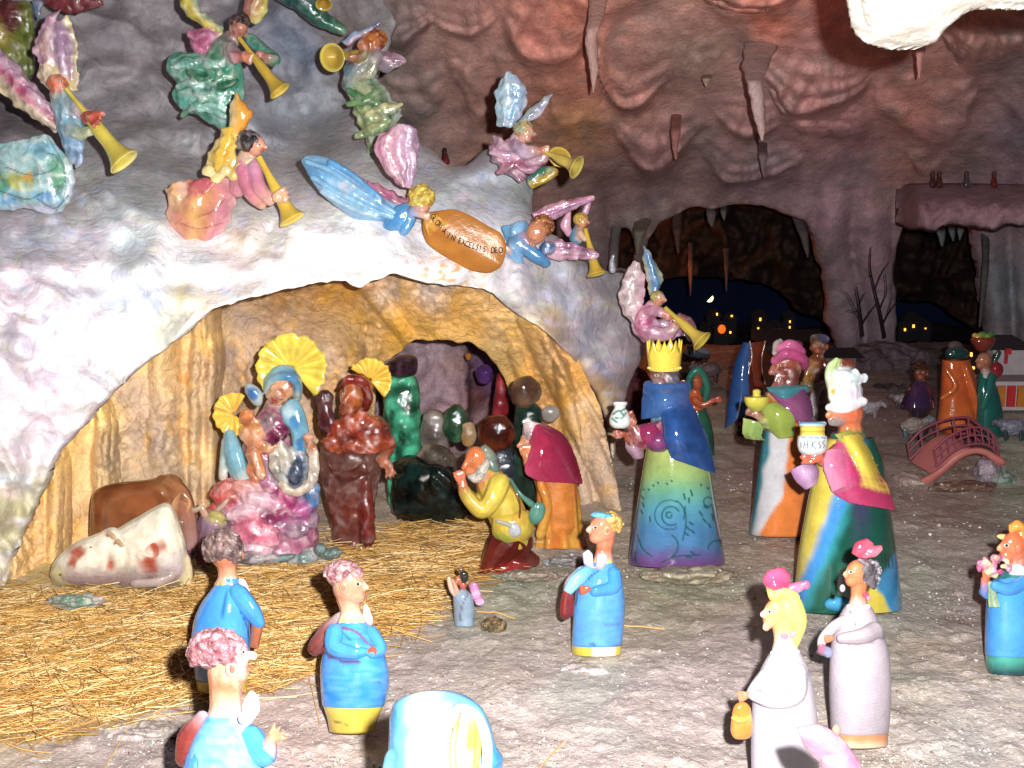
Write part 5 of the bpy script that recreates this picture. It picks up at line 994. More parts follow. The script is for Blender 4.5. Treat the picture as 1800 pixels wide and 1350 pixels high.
def r3(x, y, t, th):
    u = (x - np.interp(y, [800, 1072], [1432, 1394])) / np.interp(y, [800, 1072], [124, 192]); w = u + .03 * pnoise(P3(x / 22, y / 30)) - .02
    v = (y - 800) / 272; k1 = np.interp(v, [0, 1], [.55, .02]); k2 = np.interp(v, [0, 1], [.75, .14]); k3 = np.interp(v, [0, 1], [.84, .24])
    def m(c0, c1, a): return c0 * (1 - a) + c1 * a
    c = m(lin('#c8b428'), lin('#2c84cc'), smoothstep(-.06, .06, w - k1 + .12)[..., None]); c = m(c, lin('#178c94'), smoothstep(-.05, .06, w - k2 + .12)[..., None]); c = m(c, lin('#0c4c3c'), smoothstep(-.07, .07, w - k3 + .14)[..., None])
    pu = (smoothstep(.2, 0, np.abs(w - .62)) * smoothstep(.75, .25, v))[..., None]; c = m(c, lin('#3c2c5c'), pu * .8)
    q = smoothstep(-.03, .03, (v - .62) - (.98 - w) * 1.0 + .08 * 0)[..., None] * (w > .5)[..., None]; c = m(c, lin('#1c84b8'), q); q2 = smoothstep(-.03, .03, (v - .80) - (w - .70) * 1.1)[..., None] * (w > .62)[..., None] * smoothstep(.92, .84, w)[..., None]; c = m(c, lin('#c8b820'), q2)
    bk = (np.cos(th) < -.3)[..., None]; return m(c, lin('#0f5c50'), bk)
r.lathe(1490, [(770, 40, 1496), (810, 58, 1494), (850, 66, 1492), (900, 75, 1491), (960, 85, 1490), (1020, 92, 1490), (1060, 96, 1490), (1070, 96, 1490)], seg=130, n=12, col=r3)
for x in (1551, 1556, 1562, 1568): r.stroke([(x, 975), (x + 1, 990 + (x % 3) * 4)], 1.0, '#04201c')
sh = f.part('shoe', 'smooth', vox=2); sh.ball(1474, 1062, -92, 26, 14, 16, col='#2c94c0')
cp = f.part('cape', 'smooth', vox=2.2, smooth=3)
cp.loft([(1470, 770, -48), (1464, 820, -66), (1458, 860, -70), (1490, 884, -78)], [(1510, 800, -40), (1540, 830, -40), (1560, 850, -40), (1576, 898, -44)], col=['#b8386c', '#a82858', '#9c2450'], th=6, bulge=26)
cp.loft([(1480, 766, -52), (1496, 800, -66), (1514, 850, -76)], [(1512, 760, -20), (1536, 800, -28), (1560, 862, -44)], col=['#c8b028', '#d0b820', '#c8a818'], th=6, bulge=22)
cp.loft([(1464, 764, -40), (1480, 776, -52), (1500, 786, -56)], [(1500, 752, -10), (1518, 776, -20), (1530, 804, -34)], col=['#a4ac3c', '#8c9c2c'], th=5, bulge=10)
cp.loft([(1512, 762, -18), (1544, 820, -20), (1574, 896, -40)], [(1514, 768, 20), (1544, 830, 40), (1574, 894, 10)], col=['#a8982c', '#8c2c50'], th=5)
cp.loft([(1452, 790, -66), (1446, 820, -76), (1462, 866, -80)], [(1484, 786, -62), (1490, 820, -76), (1502, 850, -80)], col=['#c87898', '#b84c78'], th=5, bulge=8)
s = f.part('sleeve', 'smooth', vox=2.1); s.loft([(1388, 826), (1398, 846), (1416, 862)], [(1424, 810), (1440, 826), (1438, 850)], col=['#a06c9c', '#b894b8', '#8c5c84'], th=7, bulge=14)
for q in s.V: q[:, 2] -= 50
k = f.part('turban', 'glaze', vox=2, smooth=3); k.ball(1486, 690, 0, 32, 34, 30, col='#d4ccdc', lump=.06); k.tube([(1458, 716, -10, 8), (1486, 718, -26, 9), (1518, 706, -6, 8)], col=['#d8d4dc', '#e0d4dc']); k.ball(1492, 662, -6, 26, 12, 22, col='#c4dce0', rot=15); k.tube([(1466, 690, -10, 10), (1460, 664, -8, 11), (1462, 646, -6, 10), (1470, 634, -4, 6)], col=['#d0dcc0', '#a8c484', '#b0cc7c']); k.tube([(1462, 700, -14, 6), (1460, 670, -14, 7)], col=['#d4d0c0', '#b8c8a0']); k.ball(1484, 642, 4, 20, 13, 17, col='#6c3420', lump=.25)
for q in range(9): k.ball(1462 + q * 7, 662 + 6 * math.sin(q * 1.9), -22 + abs(q - 4) * 4, 9, 8, 7, col=random.choice(['#ccdce0', '#d8dce4', '#b0ccc8']), rot=q * 40, lump=.2)
for q in [[(1462, 686), (1468, 690)], [(1465, 682), (1465, 693)], [(1461, 690), (1469, 684)]]: k.stroke(q, 1.4, '#c0a028')
v = f.part('jar', 'smooth', remesh=False); v.lathe(1428, [(741, 22), (744, 25), (748, 23.5), (750, 22), (756, 22), (762, 22), (765, 23), (768, 26), (780, 27), (792, 24), (798, 18)], d=-74, seg=200, n=14, col=bands([(740, '#8cb8d8'), (744, '#5c9cd0'), (747, '#a8cce0'), (750, '#d8b828'), (755, '#e0c838'), (758, '#c89828'), (762, '#dcbc2c'), (765, '#e8d45c'), (767, '#d4d8dc'), (800, '#d0d4d8')], noise=0))
for q in [[(1414, 776), (1413, 788)], [(1420, 774), (1419, 788)], [(1414, 782), (1420, 781)], [(1428, 775), (1427, 788)], [(1434, 776), (1428, 782), (1434, 789)], [(1442, 776), (1439, 780), (1443, 784), (1440, 788)], [(1449, 775), (1446, 779), (1450, 783), (1447, 787)], [(1408, 778), (1408, 786)]]: v.stroke(q, .8, '#2c6480', .5)
for q in [[(1410, 770), (1416, 768)], [(1420, 771), (1428, 769)], [(1432, 768), (1440, 771)], [(1444, 769), (1450, 770)]]: v.stroke(q, 1.2, '#3c9cb0', .6)
# ================================================================== in the stable
# ---- mother with the child
f = Fig('mother_figurine', 'seated clay mother in blue veil with yellow fan halo, holding her haloed child', 'figurine', (470, 985), Y=2.24)
b = f.part('body', 'rough_glaze', vox=2.1)
b.ball(493, 687, -17, 28, 21, 19, col='#d8a070', rot=-42, lump=.08); b.tube([(500, 684, -28, 4), (494, 694, -31, 5)], col='#a85c38'); b.ball(508, 678, -20, 8, 6, 8, col='#7c4030'); b.ball(480, 706, -26, 6, 3, 4, col='#984030', rot=-30)
b.tube([(482, 712, 0, 16), (478, 740, -4, 24)], col=['#b8a0a0', '#a84c68']); b.ball(476, 752, -12, 32, 32, 26, col='#8c2c54', lump=.15); b.ball(470, 742, -34, 12, 14, 8, col='#8c6c74', lump=.2); b.ball(488, 762, -30, 14, 12, 9, col='#701c48', lump=.2)
b.tube([(532, 770, -20, 12), (548, 788, -44, 10), (552, 830, -54, 10), (540, 856, -60, 9), (515, 866, -62, 8), (494, 852, -60, 7)], col=['#b87858', '#c4b098', '#b8ac9c', '#c0ae94', '#c4ac90'], flat=.6)
b.tube([(482, 796, -30, 11), (484, 824, -46, 10), (500, 846, -56, 8)], col=['#c4b49c', '#aca494', '#8ca0a0']); fingers(b, 546, 782, -50, -.3, -1, 22, 14, '#b87850')
b.lathe(470, [(740, 30), (840, 60), (900, 85), (980, 92)], d=20, col='#a85c7c', seg=30, depth=.7)
eye(f, b, 482, 690, -28, 2.6)
b.ball(512, 824, -20, 36, 38, 22, col='#8c94a0', lump=.25); b.ball(500, 800, -34, 14, 26, 10, col='#c4bca8', rot=-20, lump=.2); b.ball(520, 830, -40, 12, 22, 9, col='#3c4c64', rot=10, lump=.2)
sk = f.part('skirt', 'rough_glaze', vox=2.1, smooth=2)
sk.pillow([(392, 850), (430, 842), (470, 850), (520, 862), (552, 872), (556, 900), (540, 940), (520, 965), (480, 985), (430, 980), (408, 960), (396, 925), (368, 905), (376, 880)], -10, 36, '#b87898')
for (x, y, d, rx, ry, rd, c, rot) in [(400, 868, -24, 32, 26, 22, '#cc5048', -30), (382, 893, -16, 26, 12, 14, '#c84c3c', -30), (432, 860, -34, 30, 20, 18, '#d0887c', 10), (462, 882, -42, 44, 18, 18, '#d8a8b8', 18), (498, 880, -40, 26, 24, 16, '#a83470', -30), (430, 902, -46, 36, 14, 16, '#dcb0bc', -12),
                                      (446, 938, -52, 38, 32, 24, '#c85070', 0), (420, 944, -54, 20, 26, 18, '#cc7088', 20), (472, 946, -54, 24, 24, 18, '#d07c94', 0), (448, 966, -58, 34, 12, 14, '#dcb8c4', 0), (520, 900, -30, 32, 16, 16, '#b0508c', -16), (512, 930, -28, 32, 18, 18, '#947088', 0), (548, 872, -26, 15, 26, 14, '#3470a4', 10), (540, 912, -16, 22, 20, 14, '#845878', 0), (478, 912, -48, 26, 9, 10, '#8c2c5c', -24)]:
    sk.ball(x, y, d, rx, ry, rd, col=c, rot=rot, lump=.22)
vl = f.part('veil', 'glaze', vox=2, smooth=2); vl.pillow([(462, 694), (464, 664), (484, 644), (510, 642), (528, 662), (532, 692), (520, 708), (494, 660)], 6, 22, blobcol([(508, 662, 22, 14, '#2c6ca0'), (470, 668, 10, 16, '#7cac9c')], '#74a4b0'), c=(500, 668))
vl.tube([(470, 688, -12, 7), (480, 668, -18, 9), (504, 662, -22, 10), (522, 676, -16, 8), (522, 694, -10, 6)], col=['#b0b8a8', '#84acb0', '#3c7ca8', '#4c88a8', '#b8b8a0'])
vl.pillow([(430, 690), (432, 674), (448, 676), (462, 692), (460, 712), (446, 712)], -8, 12, blobcol([(444, 692, 11, 13, '#2868a8')], '#a8b8b8'))
vl.pillow([(492, 716), (514, 700), (532, 716), (542, 750), (544, 784), (530, 800), (516, 796), (510, 760), (496, 740)], -22, 18, blobcol([(520, 740, 12, 16, '#3c80b0'), (530, 778, 10, 18, '#2c6ca4'), (508, 724, 12, 14, '#a8c4c8')], '#6ca8bc'))
vl.pillow([(508, 796), (530, 800), (550, 820), (556, 860), (540, 880), (520, 860), (512, 830)], -14, 14, blobcol([(536, 840, 14, 20, '#c8bca4')], '#5c88a0'))
h = f.part('halo', 'glaze', remesh=False, label='large yellow green fan halo'); h.fan(512, 648, 14, 59, col=('#d8b818', '#ecd82c'), a0=-50, a1=232, petals=13, th=6, flute=3.2, cup=10)
h2 = f.part('child_halo', 'glaze', remesh=False); h2.fan(412, 728, -8, 36, col=('#e0a818', '#f0cc24'), a0=60, a1=316, petals=9, th=5, flute=2.6, cup=5)
ch = f.part('child', 'rough_glaze', vox=1.9)
ch.ball(434, 733, -28, 14, 15, 13, col='#cf7430', lump=.1); ch.ball(448, 762, -26, 20, 24, 16, col='#d08848', lump=.25); ch.tube([(430, 760, -20, 13), (452, 782, -34, 14), (474, 790, -40, 8)], col=['#d89c5c', '#c87844', '#c88c5c']); ch.tube([(444, 796, -36, 14), (454, 824, -44, 12), (462, 838, -46, 8)], col=['#c87844', '#cc8048', '#d0906c']); ch.tube([(448, 800, -40, 8), (440, 830, -44, 7), (450, 844, -44, 6)], col='#c8703c'); ch.tube([(474, 790, -42, 4), (486, 784, -44, 3)], col='#d8a070')
cg = f.part('child_gown', 'glaze', vox=2); cg.tube([(404, 766, -14, 12), (410, 792, -22, 17), (418, 822, -28, 18), (426, 842, -30, 16)], col=['#84b0b8', '#74acbc', '#6ca4b4', '#c8c0b0']); cg.tube([(396, 776, -14, 7), (394, 806, -16, 8), (392, 838, -20, 9)], col=['#9cbcc0', '#b0c4c0', '#c8b8a4'])
rk = f.part('rock_base', 'floor', vox=2.8, smooth=1)
for q in range(26):
    x = random.uniform(400, 590); rk.ball(x, 975 + random.uniform(-8, 20) - .06 * (x - 400) * .3, random.uniform(-60, 10), random.uniform(10, 26), random.uniform(7, 12), 16, col=random.choice(['#8c9494', '#a49c9c', '#6c8480', '#b0a4a4', '#7c6c74']), lump=.4, rot=random.uniform(-20, 20))

# ---- the bearded man beside her
f = Fig('standing_figurine', 'brown glazed standing clay figure with small yellow halo, hand held out', 'figurine', (620, 962), Y=2.36)
b = f.part('body', 'rough_glaze', vox=2.1)
b.ball(618, 698, -10, 22, 29, 22, col='#b05a1c', lump=.12); b.tube([(614, 694, -28, 5), (606, 706, -32, 5)], col='#a85020'); b.ball(612, 722, -14, 17, 16, 14, col='#8c3c14', lump=.2); eye(f, b, 604, 692, -27, 2.6); eye(f, b, 622, 694, -28, 2.6)
b.tube([(622, 716, 0, 18), (622, 744, 0, 30)], col='#5c2418'); b.tube([(578, 752, -20, 18), (572, 724, -24, 14), (572, 704, -20, 11)], col=['#4c1c1c', '#542428', '#5c3438']); b.ball(570, 700, -20, 17, 15, 13, col='#4c2a30', lump=.25)
b.tube([(662, 752, -10, 22), (680, 786, -26, 14), (672, 808, -44, 11), (684, 820, -52, 8)], col=['#6c2818', '#7c3c24', '#a4603c', '#b0684c']); fingers(b, 682, 822, -54, .4, 1, 20, 14, '#a8603c', spread=.6, thumb=1)
rb = f.part('robe', 'rough_glaze', vox=2.4, smooth=3); rb.lathe(618, [(740, 34, 624), (770, 56, 624), (800, 58, 616), (830, 56, 612), (860, 48, 614), (900, 40, 616), (940, 38, 620), (964, 40, 620)], d=4, depth=.7, seg=36, col=bands([(740, '#4c1c18'), (800, '#5c342c'), (850, '#6c443c'), (900, '#6c2c20'), (964, '#5c3028')], noise=1.2), fold=.07, nf=5)
rb.tube([(640, 850, -26, 12), (646, 910, -26, 14), (646, 950, -26, 13)], col=['#5c2c20', '#742018', '#602420'])
sh = f.part('shawl', 'rough_glaze', vox=2.2)
for q in range(16):
    t = q / 15; sh.ball(582 + 96 * t, 778 - 30 * math.sin(t * 3.1) + 12 * math.sin(q * 2.1), -36 - 16 * math.sin(t * 3.1), 17, 14, 12, col=['#8c2c10', '#b8542c', '#7c1c0c', '#a84420', '#602018'][q % 5], lump=.35, rot=q * 37)
sh.loft([(576, 760, -30), (590, 792, -44), (640, 800, -60)], [(640, 740, -40), (684, 752, -24), (690, 790, -30)], col=['#7c2410', '#a84c24', '#8c3018'], th=9, bulge=18, amp=5, folds=3); sh.loft([(572, 806, -30), (600, 830, -40), (640, 812, -50)], [(580, 830, -26), (606, 850, -36), (650, 832, -44)], col='#5c2c24', th=6, bulge=8)
hr = f.part('hair', 'rough_glaze', vox=2, smooth=2); hr.ball(628, 680, 2, 26, 24, 22, col='#6c140c', lump=.15); hr.tube([(600, 680, -14, 6), (612, 668, -22, 8), (636, 670, -20, 9), (648, 690, -12, 8), (644, 716, -8, 8)], col=['#6c1c0c', '#8c2010', '#7c1c0c', '#5c140c'])
h = f.part('halo', 'glaze', remesh=False); h.fan(650, 668, 12, 37, col=('#e0a810', '#ecc820'), a0=-52, a1=150, petals=10, th=5, flute=2.4, cup=6)

# ---- animals
def quad_skin(): pass
f = Fig('cow_figurine', 'cream clay cow with red brown spots lying in the straw', 'cow', (215, 1035), Y=2.10, group='stable animals')
b = f.part('body', 'glaze', vox=2.2, smooth=3)
cr = lambda x, y, d: cow_col(x, y)
def cow_col(x, y):
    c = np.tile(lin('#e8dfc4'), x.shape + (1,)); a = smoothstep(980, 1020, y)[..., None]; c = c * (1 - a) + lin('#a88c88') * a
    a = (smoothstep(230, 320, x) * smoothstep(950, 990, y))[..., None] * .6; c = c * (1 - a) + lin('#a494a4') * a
    for (sx, sy, r1, r2) in [(136, 971, 19, 13), (276, 963, 12, 14), (262, 990, 16, 15), (191, 938, 6, 5), (206, 952, 6, 6), (196, 992, 8, 12), (128, 990, 10, 8), (270, 1010, 8, 14)]:
        q = np.hypot((x - sx) / r1, (y - sy) / r2) + .2 * pnoise(P3(x / 9, y / 9)); a = smoothstep(1.3, .5, q)[..., None] * .97; c = c * (1 - a) + lin('#a8380c') * a
    return c
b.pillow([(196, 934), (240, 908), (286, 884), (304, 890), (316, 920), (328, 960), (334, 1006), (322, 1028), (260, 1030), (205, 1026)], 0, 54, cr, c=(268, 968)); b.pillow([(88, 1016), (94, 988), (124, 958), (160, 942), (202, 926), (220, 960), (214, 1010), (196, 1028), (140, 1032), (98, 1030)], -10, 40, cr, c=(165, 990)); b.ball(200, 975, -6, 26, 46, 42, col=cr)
b.tube([(322, 984, -10, 14), (328, 1008, -14, 12), (326, 1026, -18, 11)], col=['#d0c094', '#d8c484']); b.tube([(300, 1014, -36, 10), (270, 1024, -46, 9), (236, 1026, -48, 8)], col='#a8948c'); b.ball(104, 1010, -22, 17, 15, 14, col='#c0b478')
eye(f, b, 160, 962, -50, 2.6); n = f.part('nostril', 'glaze', remesh=False, parent=b); n.ball(106, 1010, -36, 3.4, 2.6, 2, col='#7c6c3c', seg=10)
for (x, y) in [(193, 938), (207, 952)]: e = f.part('ear', 'glaze', vox=1.4); e.tube([(x + 6, y + 6, -40, 5), (x, y, -45, 4.5), (x - 4, y + 3, -46, 3)], col=['#c4b08c', '#a87850'])

f = Fig('ox_figurine', 'glossy brown clay ox standing behind the cream cow', 'ox', (250, 1010), Y=2.22, group='stable animals')
b = f.part('body', 'smooth', vox=2.4, smooth=3)
def ox_col(x, y, d):
    c = np.tile(lin('#8a4c20'), x.shape + (1,)); n1 = smoothstep(.0, .7, pnoise(P3(x / 34, y / 30, 5)))[..., None]; c = c * (1 - .6 * n1) + lin('#4a1c0c') * .6 * n1; a = (smoothstep(250, 290, x) * smoothstep(870, 830, y))[..., None] * .6; return c * (1 - a) + lin('#a0703c') * a
b.pillow([(158, 900), (164, 866), (186, 852), (220, 846), (262, 842), (300, 832), (322, 846), (332, 880), (328, 940), (300, 976), (190, 980), (160, 950)], 0, 42, ox_col, c=(240, 905)); b.tube([(290, 858, -4, 26), (312, 872, -14, 24), (326, 905, -24, 20), (332, 940, -30, 17), (336, 966, -32, 14)], col=['#a8703c', '#9c6034', '#9c644c', '#a07468', '#b08480'])
for (x, d) in [(190, -6), (205, 24), (285, -10), (298, 20)]: b.tube([(x, 910, d, 17), (x, 960, d, 12), (x, 1004, d, 11)], col='#6c3414')
eye(f, b, 318, 918, -46, 3.4); e = f.part('ear', 'glaze', vox=1.7); e.loft([(318, 864), (302, 884), (304, 912)], [(322, 866), (336, 884), (324, 914)], col=['#c89058', '#7c4438', '#c89058'], th=5, bulge=-6)
for q in e.V: q[:, 2] -= 42
hn = f.part('horn', 'glaze', vox=1.7); hn.tube([(330, 898, -30, 6), (346, 896, -34, 5), (358, 886, -36, 3)], col=['#a08468', '#c8b090'])
nz = f.part('muzzle', 'glaze', vox=1.7); nz.ball(332, 974, -34, 16, 11, 14, col='#a4788c'); nz.ball(328, 970, -46, 3, 3, 3, col='#5c2c44'); nz.ball(338, 972, -46, 3, 3, 3, col='#5c2c44')

f = Fig('donkey_figurine', 'purplish clay donkey lying beside the seated mother, behind the curly man', 'donkey', (372, 1000), Y=2.2, group='stable animals')
b = f.part('body', 'glaze', vox=2.1, smooth=2); b.ball(374, 925, 0, 30, 30, 26, col='#8c7084', lump=.15); b.tube([(374, 925, -8, 24), (364, 960, -14, 20), (358, 985, -18, 15)], col=['#8c748c', '#7c4858', '#8c5464']); b.ball(382, 908, -18, 16, 10, 10, col='#b0a454', rot=20); b.ball(392, 950, 10, 40, 36, 30, col='#7c4c58', lump=.1); eye(f, b, 362, 930, -26, 3.4)
e = f.part('ear', 'glaze', vox=1.7); e.tube([(362, 908, -12, 7), (356, 896, -14, 6), (352, 886, -14, 3)], col=['#b88c74', '#c89c80']); e = f.part('ear', 'glaze', vox=1.7); e.tube([(376, 904, -6, 6), (392, 888, -8, 5), (402, 876, -8, 3)], col=['#b89c88', '#c4a48c'])

# ---- kneeling worshippers
KN = 'kneeling worshippers at the stable'
f = Fig('kneeling_figurine', 'kneeling clay old man with white beard in yellow tunic, hands clasped', 'figurine', (885, 1012), Y=2.18, group=KN)
b = f.part('body', 'glaze', vox=2.1)
b.ball(838, 808, 0, 21, 24, 20, col='#cf7030', rot=-12); b.tube([(824, 806, -8, 5), (816, 822, -10, 6)], col='#cf6c34'); b.ball(828, 828, 0, 13, 14, 12, col='#c87444'); eye(f, b, 830, 810, -18, 3); b.tube([(842, 830, 4, 16), (860, 846, 4, 22)], col='#c87040')
b.tube([(862, 846, 4, 28), (880, 880, 4, 33), (896, 915, 4, 34), (902, 945, 4, 34)], col=['#b8a41c', '#c4a81c', '#b89c18'])
b.tube([(878, 850, -30, 20), (866, 878, -44, 18), (848, 898, -50, 15), (828, 882, -50, 13), (816, 864, -44, 12)], col=['#c4b020', '#d0b828', '#c8ac1c', '#c0a42c', '#a49c30']); b.tube([(816, 866, -44, 10), (812, 848, -42, 8)], col='#cc6840'); fingers(b, 811, 848, -44, -.25, -1, 22, 17, '#cf6c44', spread=.25, thumb=.9)
b.tube([(860, 858, 24, 18), (840, 884, 14, 14), (820, 868, -10, 11)], col='#b89c20')
br = f.part('beard', 'hair', vox=1.7, smooth=1); br.tube([(856, 812, -16, 6), (848, 828, -20, 9), (838, 840, -16, 10), (828, 838, -12, 7)], col=['#b8b4a8', '#d0cabc', '#c4bcac']); br.ball(846, 832, -14, 12, 14, 11, col='#c8c4b4', lump=.2)
sc = f.part('scarf', 'glaze', vox=1.9); sc.ball(858, 806, 2, 15, 26, 16, col='#7c8474', rot=-20, lump=.15); sc.ball(866, 822, -4, 12, 18, 12, col='#5c7468', rot=-20)
tn = f.part('tunic_skirt', 'glaze', vox=2); tn.pillow([(864, 908), (884, 898), (915, 894), (934, 902), (938, 930), (928, 950), (906, 960), (884, 962), (868, 948), (864, 926)], -6, 34, blobcol([(880, 950, 20, 14, '#8c9424'), (912, 912, 14, 16, '#b89018')], '#c8ac1c'))
lg = f.part('trousers', 'glaze', vox=2.2); lg.tube([(900, 945, 4, 34), (880, 968, 0, 30), (856, 1000, -6, 16)], col=['#4c140c', '#5c1810', '#6c2010']); lg.tube([(910, 950, 8, 28), (914, 975, 10, 24), (936, 985, 20, 14)], col=['#54180f', '#5c2418']); lg.tube([(850, 1006, -8, 10), (890, 1002, -6, 12), (925, 994, 4, 10)], col=['#5c1410', '#8c1c14', '#6c3034'])
bg = f.part('pouch', 'glaze', vox=1.7); bg.ball(905, 932, -38, 12, 13, 9, col='#b4b8c0'); bg.tube([(874, 916, -40, 3), (892, 922, -44, 4), (900, 924, -42, 3)], col='#a8a8a0')
cn = f.part('flask', 'glaze', vox=1.7); cn.ball(944, 902, -26, 14, 21, 10, col='#4c8474', rot=20); cn.tube([(896, 842, -20, 3), (914, 868, -34, 4), (934, 886, -32, 6)], col=['#54786c', '#3c7460', '#4c8474'])
st = f.part('strap', 'glaze', vox=1.5); st.tube([(906, 860, -24, 1.8), (914, 890, -32, 1.8), (912, 918, -34, 1.8)], col='#5c2c14')

f = Fig('kneeling_figurine', 'clay worshipper in crimson hooded cape and orange robe kneeling beside the arch leg', 'figurine', (980, 968), Y=2.34, group=KN)
b = f.part('body', 'glaze', vox=2.2)
b.ball(930, 778, 0, 17, 20, 16, col='#cf9470', lump=.08); b.tube([(918, 776, -6, 4), (912, 784, -8, 5)], col='#d08860'); b.ball(924, 794, 0, 10, 9, 10, col='#c88054'); eye(f, b, 922, 774, -14, 2.4)
b.tube([(945, 800, 0, 26), (975, 850, 0, 34), (985, 930, 0, 36)], col='#c87418'); b.tube([(960, 820, -24, 16), (944, 832, -34, 13), (930, 816, -36, 10), (926, 804, -36, 8)], col=['#9c2040', '#a8284c', '#c87044', '#cf7c50']); fingers(b, 926, 802, -38, -.2, -1, 22, 18, '#cf7c4c', spread=.3, thumb=.9)
rb = f.part('robe', 'glaze', vox=2.1, smooth=2); rb.lathe(982, [(830, 30, 978), (860, 36, 980), (900, 38, 982), (940, 40, 984), (962, 44, 986)], seg=60, col=lambda x, y, t, th: lin('#cc6c10') * (1 - (.5 + .5 * np.sin(x / 9 + y / 34)) [..., None] * .8) + lin('#c49018') * ((.5 + .5 * np.sin(x / 9 + y / 34))[..., None] * .8), fold=.12, nf=9, depth=.8)
rb.loft([(1010, 910), (1020, 940), (1034, 958)], [(1000, 930), (1006, 955), (1016, 970)], col='#cc8428', th=14, bulge=8); rb.tube([(950, 850, -30, 8), (962, 890, -34, 9), (950, 940, -34, 9)], col=['#d87c18', '#d08814', '#c89824'])
cp = f.part('cape', 'smooth', vox=2.1, smooth=4); cp.loft([(938, 748, -16), (926, 790, -34), (922, 830, -44), (944, 846, -46)], [(954, 742, 8), (992, 764, 4), (1014, 806, 4), (1026, 852, 4)], col=['#b83860', '#a01840', '#9c1c48', '#7c1030'], th=7, bulge=30); cp.loft([(948, 742, -6), (990, 766, 0), (1026, 852, 0)], [(952, 748, 20), (985, 780, 40), (1018, 850, 40)], col='#8c1438', th=7)
hd = f.part('headscarf', 'glaze', vox=1.8, smooth=1); hd.ball(936, 758, -2, 18, 17, 17, col='#b8a0a4', lump=.2)
for q in range(5): hd.tube([(922 + q, 746 + q * 6, -14, 3.4), (934, 744 + q * 7, -20, 4), (950, 748 + q * 6, -12, 3.4)], col=random.choice(['#c4a8ac', '#a89098', '#d0b8b8']), seg=7)

# ---- kneeler's ground slab: low clay rocks
def rock(name, label, x, y, Y, rx, ry, rd, cols, lump=.4, mat='floor', n=3, cat='rock', group=None, base=None, rot=0):
    f = Fig(name, label, cat, base or (x, y + ry), Y=Y, group=group); p = f.part('stone', mat, vox=2.2, smooth=1)
    for k in range(n): p.ball(x + (random.uniform(-.35, .35) * rx if n > 1 else 0), y + (random.uniform(-.2, .2) * ry if n > 1 else 0), random.uniform(-.3, .3) * rd if n > 1 else 0, rx * (.8 if n > 1 else 1), ry * (.85 if n > 1 else 1), rd, col=cols[k % len(cols)], lump=lump, rot=rot, seg=18)
    return f
rock('rock', 'low mauve rock under the crimson caped kneeler', 1005, 985, 2.22, 44, 13, 30, ['#7c5c64', '#a494a0', '#8c8c88'])
rock('rock', 'flat greenish rock in front of the kneeling old man', 920, 1012, 2.08, 60, 10, 30, ['#8c9c84', '#9ca090', '#8c6c5c'])
rock('rock', 'pale bumpy rock the white cow rests on', 130, 1058, 1.96, 50, 14, 34, ['#b8b0a4', '#5c8c74', '#c4b8b0'])
rock('rock', 'grey rock mound at the lower left corner', 250, 1300, 1.50, 110, 34, 60, ['#a49890', '#b4a8a4', '#948880'], base=(250, 1330))
rock('rock', 'pinkish rock under the man with yellow trousers', 560, 1306, 1.54, 90, 20, 50, ['#b0a09c', '#a8948c', '#b8aca8'])
rock('rock', 'raised green brown rock below the yellow crowned king', 1190, 1012, 2.12, 95, 18, 60, ['#8c8468', '#9c9478', '#8c7464'])
rock('rock', 'pale rock patch under the fair man in blue', 1030, 1186, 1.72, 80, 20, 50, ['#b8aca8', '#a89c98', '#c0b4b0'])
rock('rock', 'curved pale rock ledge between the grey haired woman and the right man', 1690, 1225, 1.64, 90, 20, 40, ['#a89c8c', '#b8aca0', '#9c8c84'], rot=12)

# ---- lumps of coloured glass piled inside the stable
def glass(label, pts, Y, d, col, thick, col2=None, name='glass_rock', jag=.12):
    """angular chunk of cast glass: outline given thickness and facets"""
    cx = sum(p[0] for p in pts) / len(pts); by = max(p[1] for p in pts); cy = sum(p[1] for p in pts) / len(pts); f = Fig(name, label, 'glass rock', (cx, by), Y=Y, group='chunks of coloured glass in the stable')
    p = f.part('chunk', 'glass', vox=2.2, smooth=2); q0 = random.uniform(0, 50)
    def gc(x, y, dd):
        a = smoothstep(-.25, .5, pnoise(P3(x / 17, y / 26, q0)))[..., None]; return lin(col) * (1 - a) + lin(col2 or col) * a
    p.pillow(pts, d, thick, gc, n=3)
    if jag > .1: p.ball(cx + .2 * thick, cy - .1 * thick, d - thick * .3, thick * .8, thick * .9, thick * .8, col=lin(col) * .8 + lin(col2 or col) * .2, lump=.4)
    return f
glass('tall bright green glass slab behind the brown standing figure', [(676, 668), (700, 655), (730, 662), (738, 700), (742, 800), (738, 890), (700, 904), (682, 880), (680, 800), (674, 730)], 2.62, 0, '#0a4c34', 24, '#48dca8')
glass('large black glossy boulder on the straw', [(692, 812), (716, 800), (752, 806), (792, 828), (826, 870), (836, 905), (790, 918), (730, 918), (690, 900)], 2.52, 0, '#060a0a', 50, '#10302c')
glass('dark purple lump on top of the green slab', [(682, 636), (704, 624), (730, 626), (734, 645), (728, 660), (700, 664), (684, 656)], 2.56, 0, '#2c1824', 16, '#5c3c4c')
glass('clear smoky glass lump with white rim', [(744, 730), (756, 720), (778, 724), (786, 760), (792, 820), (770, 826), (748, 800), (738, 766)], 2.58, 0, '#6c605c', 20, '#a09890')
glass('smoky grey brown glass wedge above the boulder', [(730, 800), (752, 780), (790, 790), (806, 826), (800, 846), (770, 836)], 2.50, 0, '#4c4038', 20, '#8c8070')
glass('bottle green lump between the clear and amber glass', [(782, 724), (800, 710), (818, 722), (822, 750), (812, 776), (792, 776), (778, 756)], 2.54, 0, '#1c4830', 16, '#3c6c4c')
glass('small amber crust of glass beside the green lump', [(812, 746), (830, 742), (838, 766), (830, 784), (812, 780)], 2.48, 0, '#b08850', 12, '#c8b090')
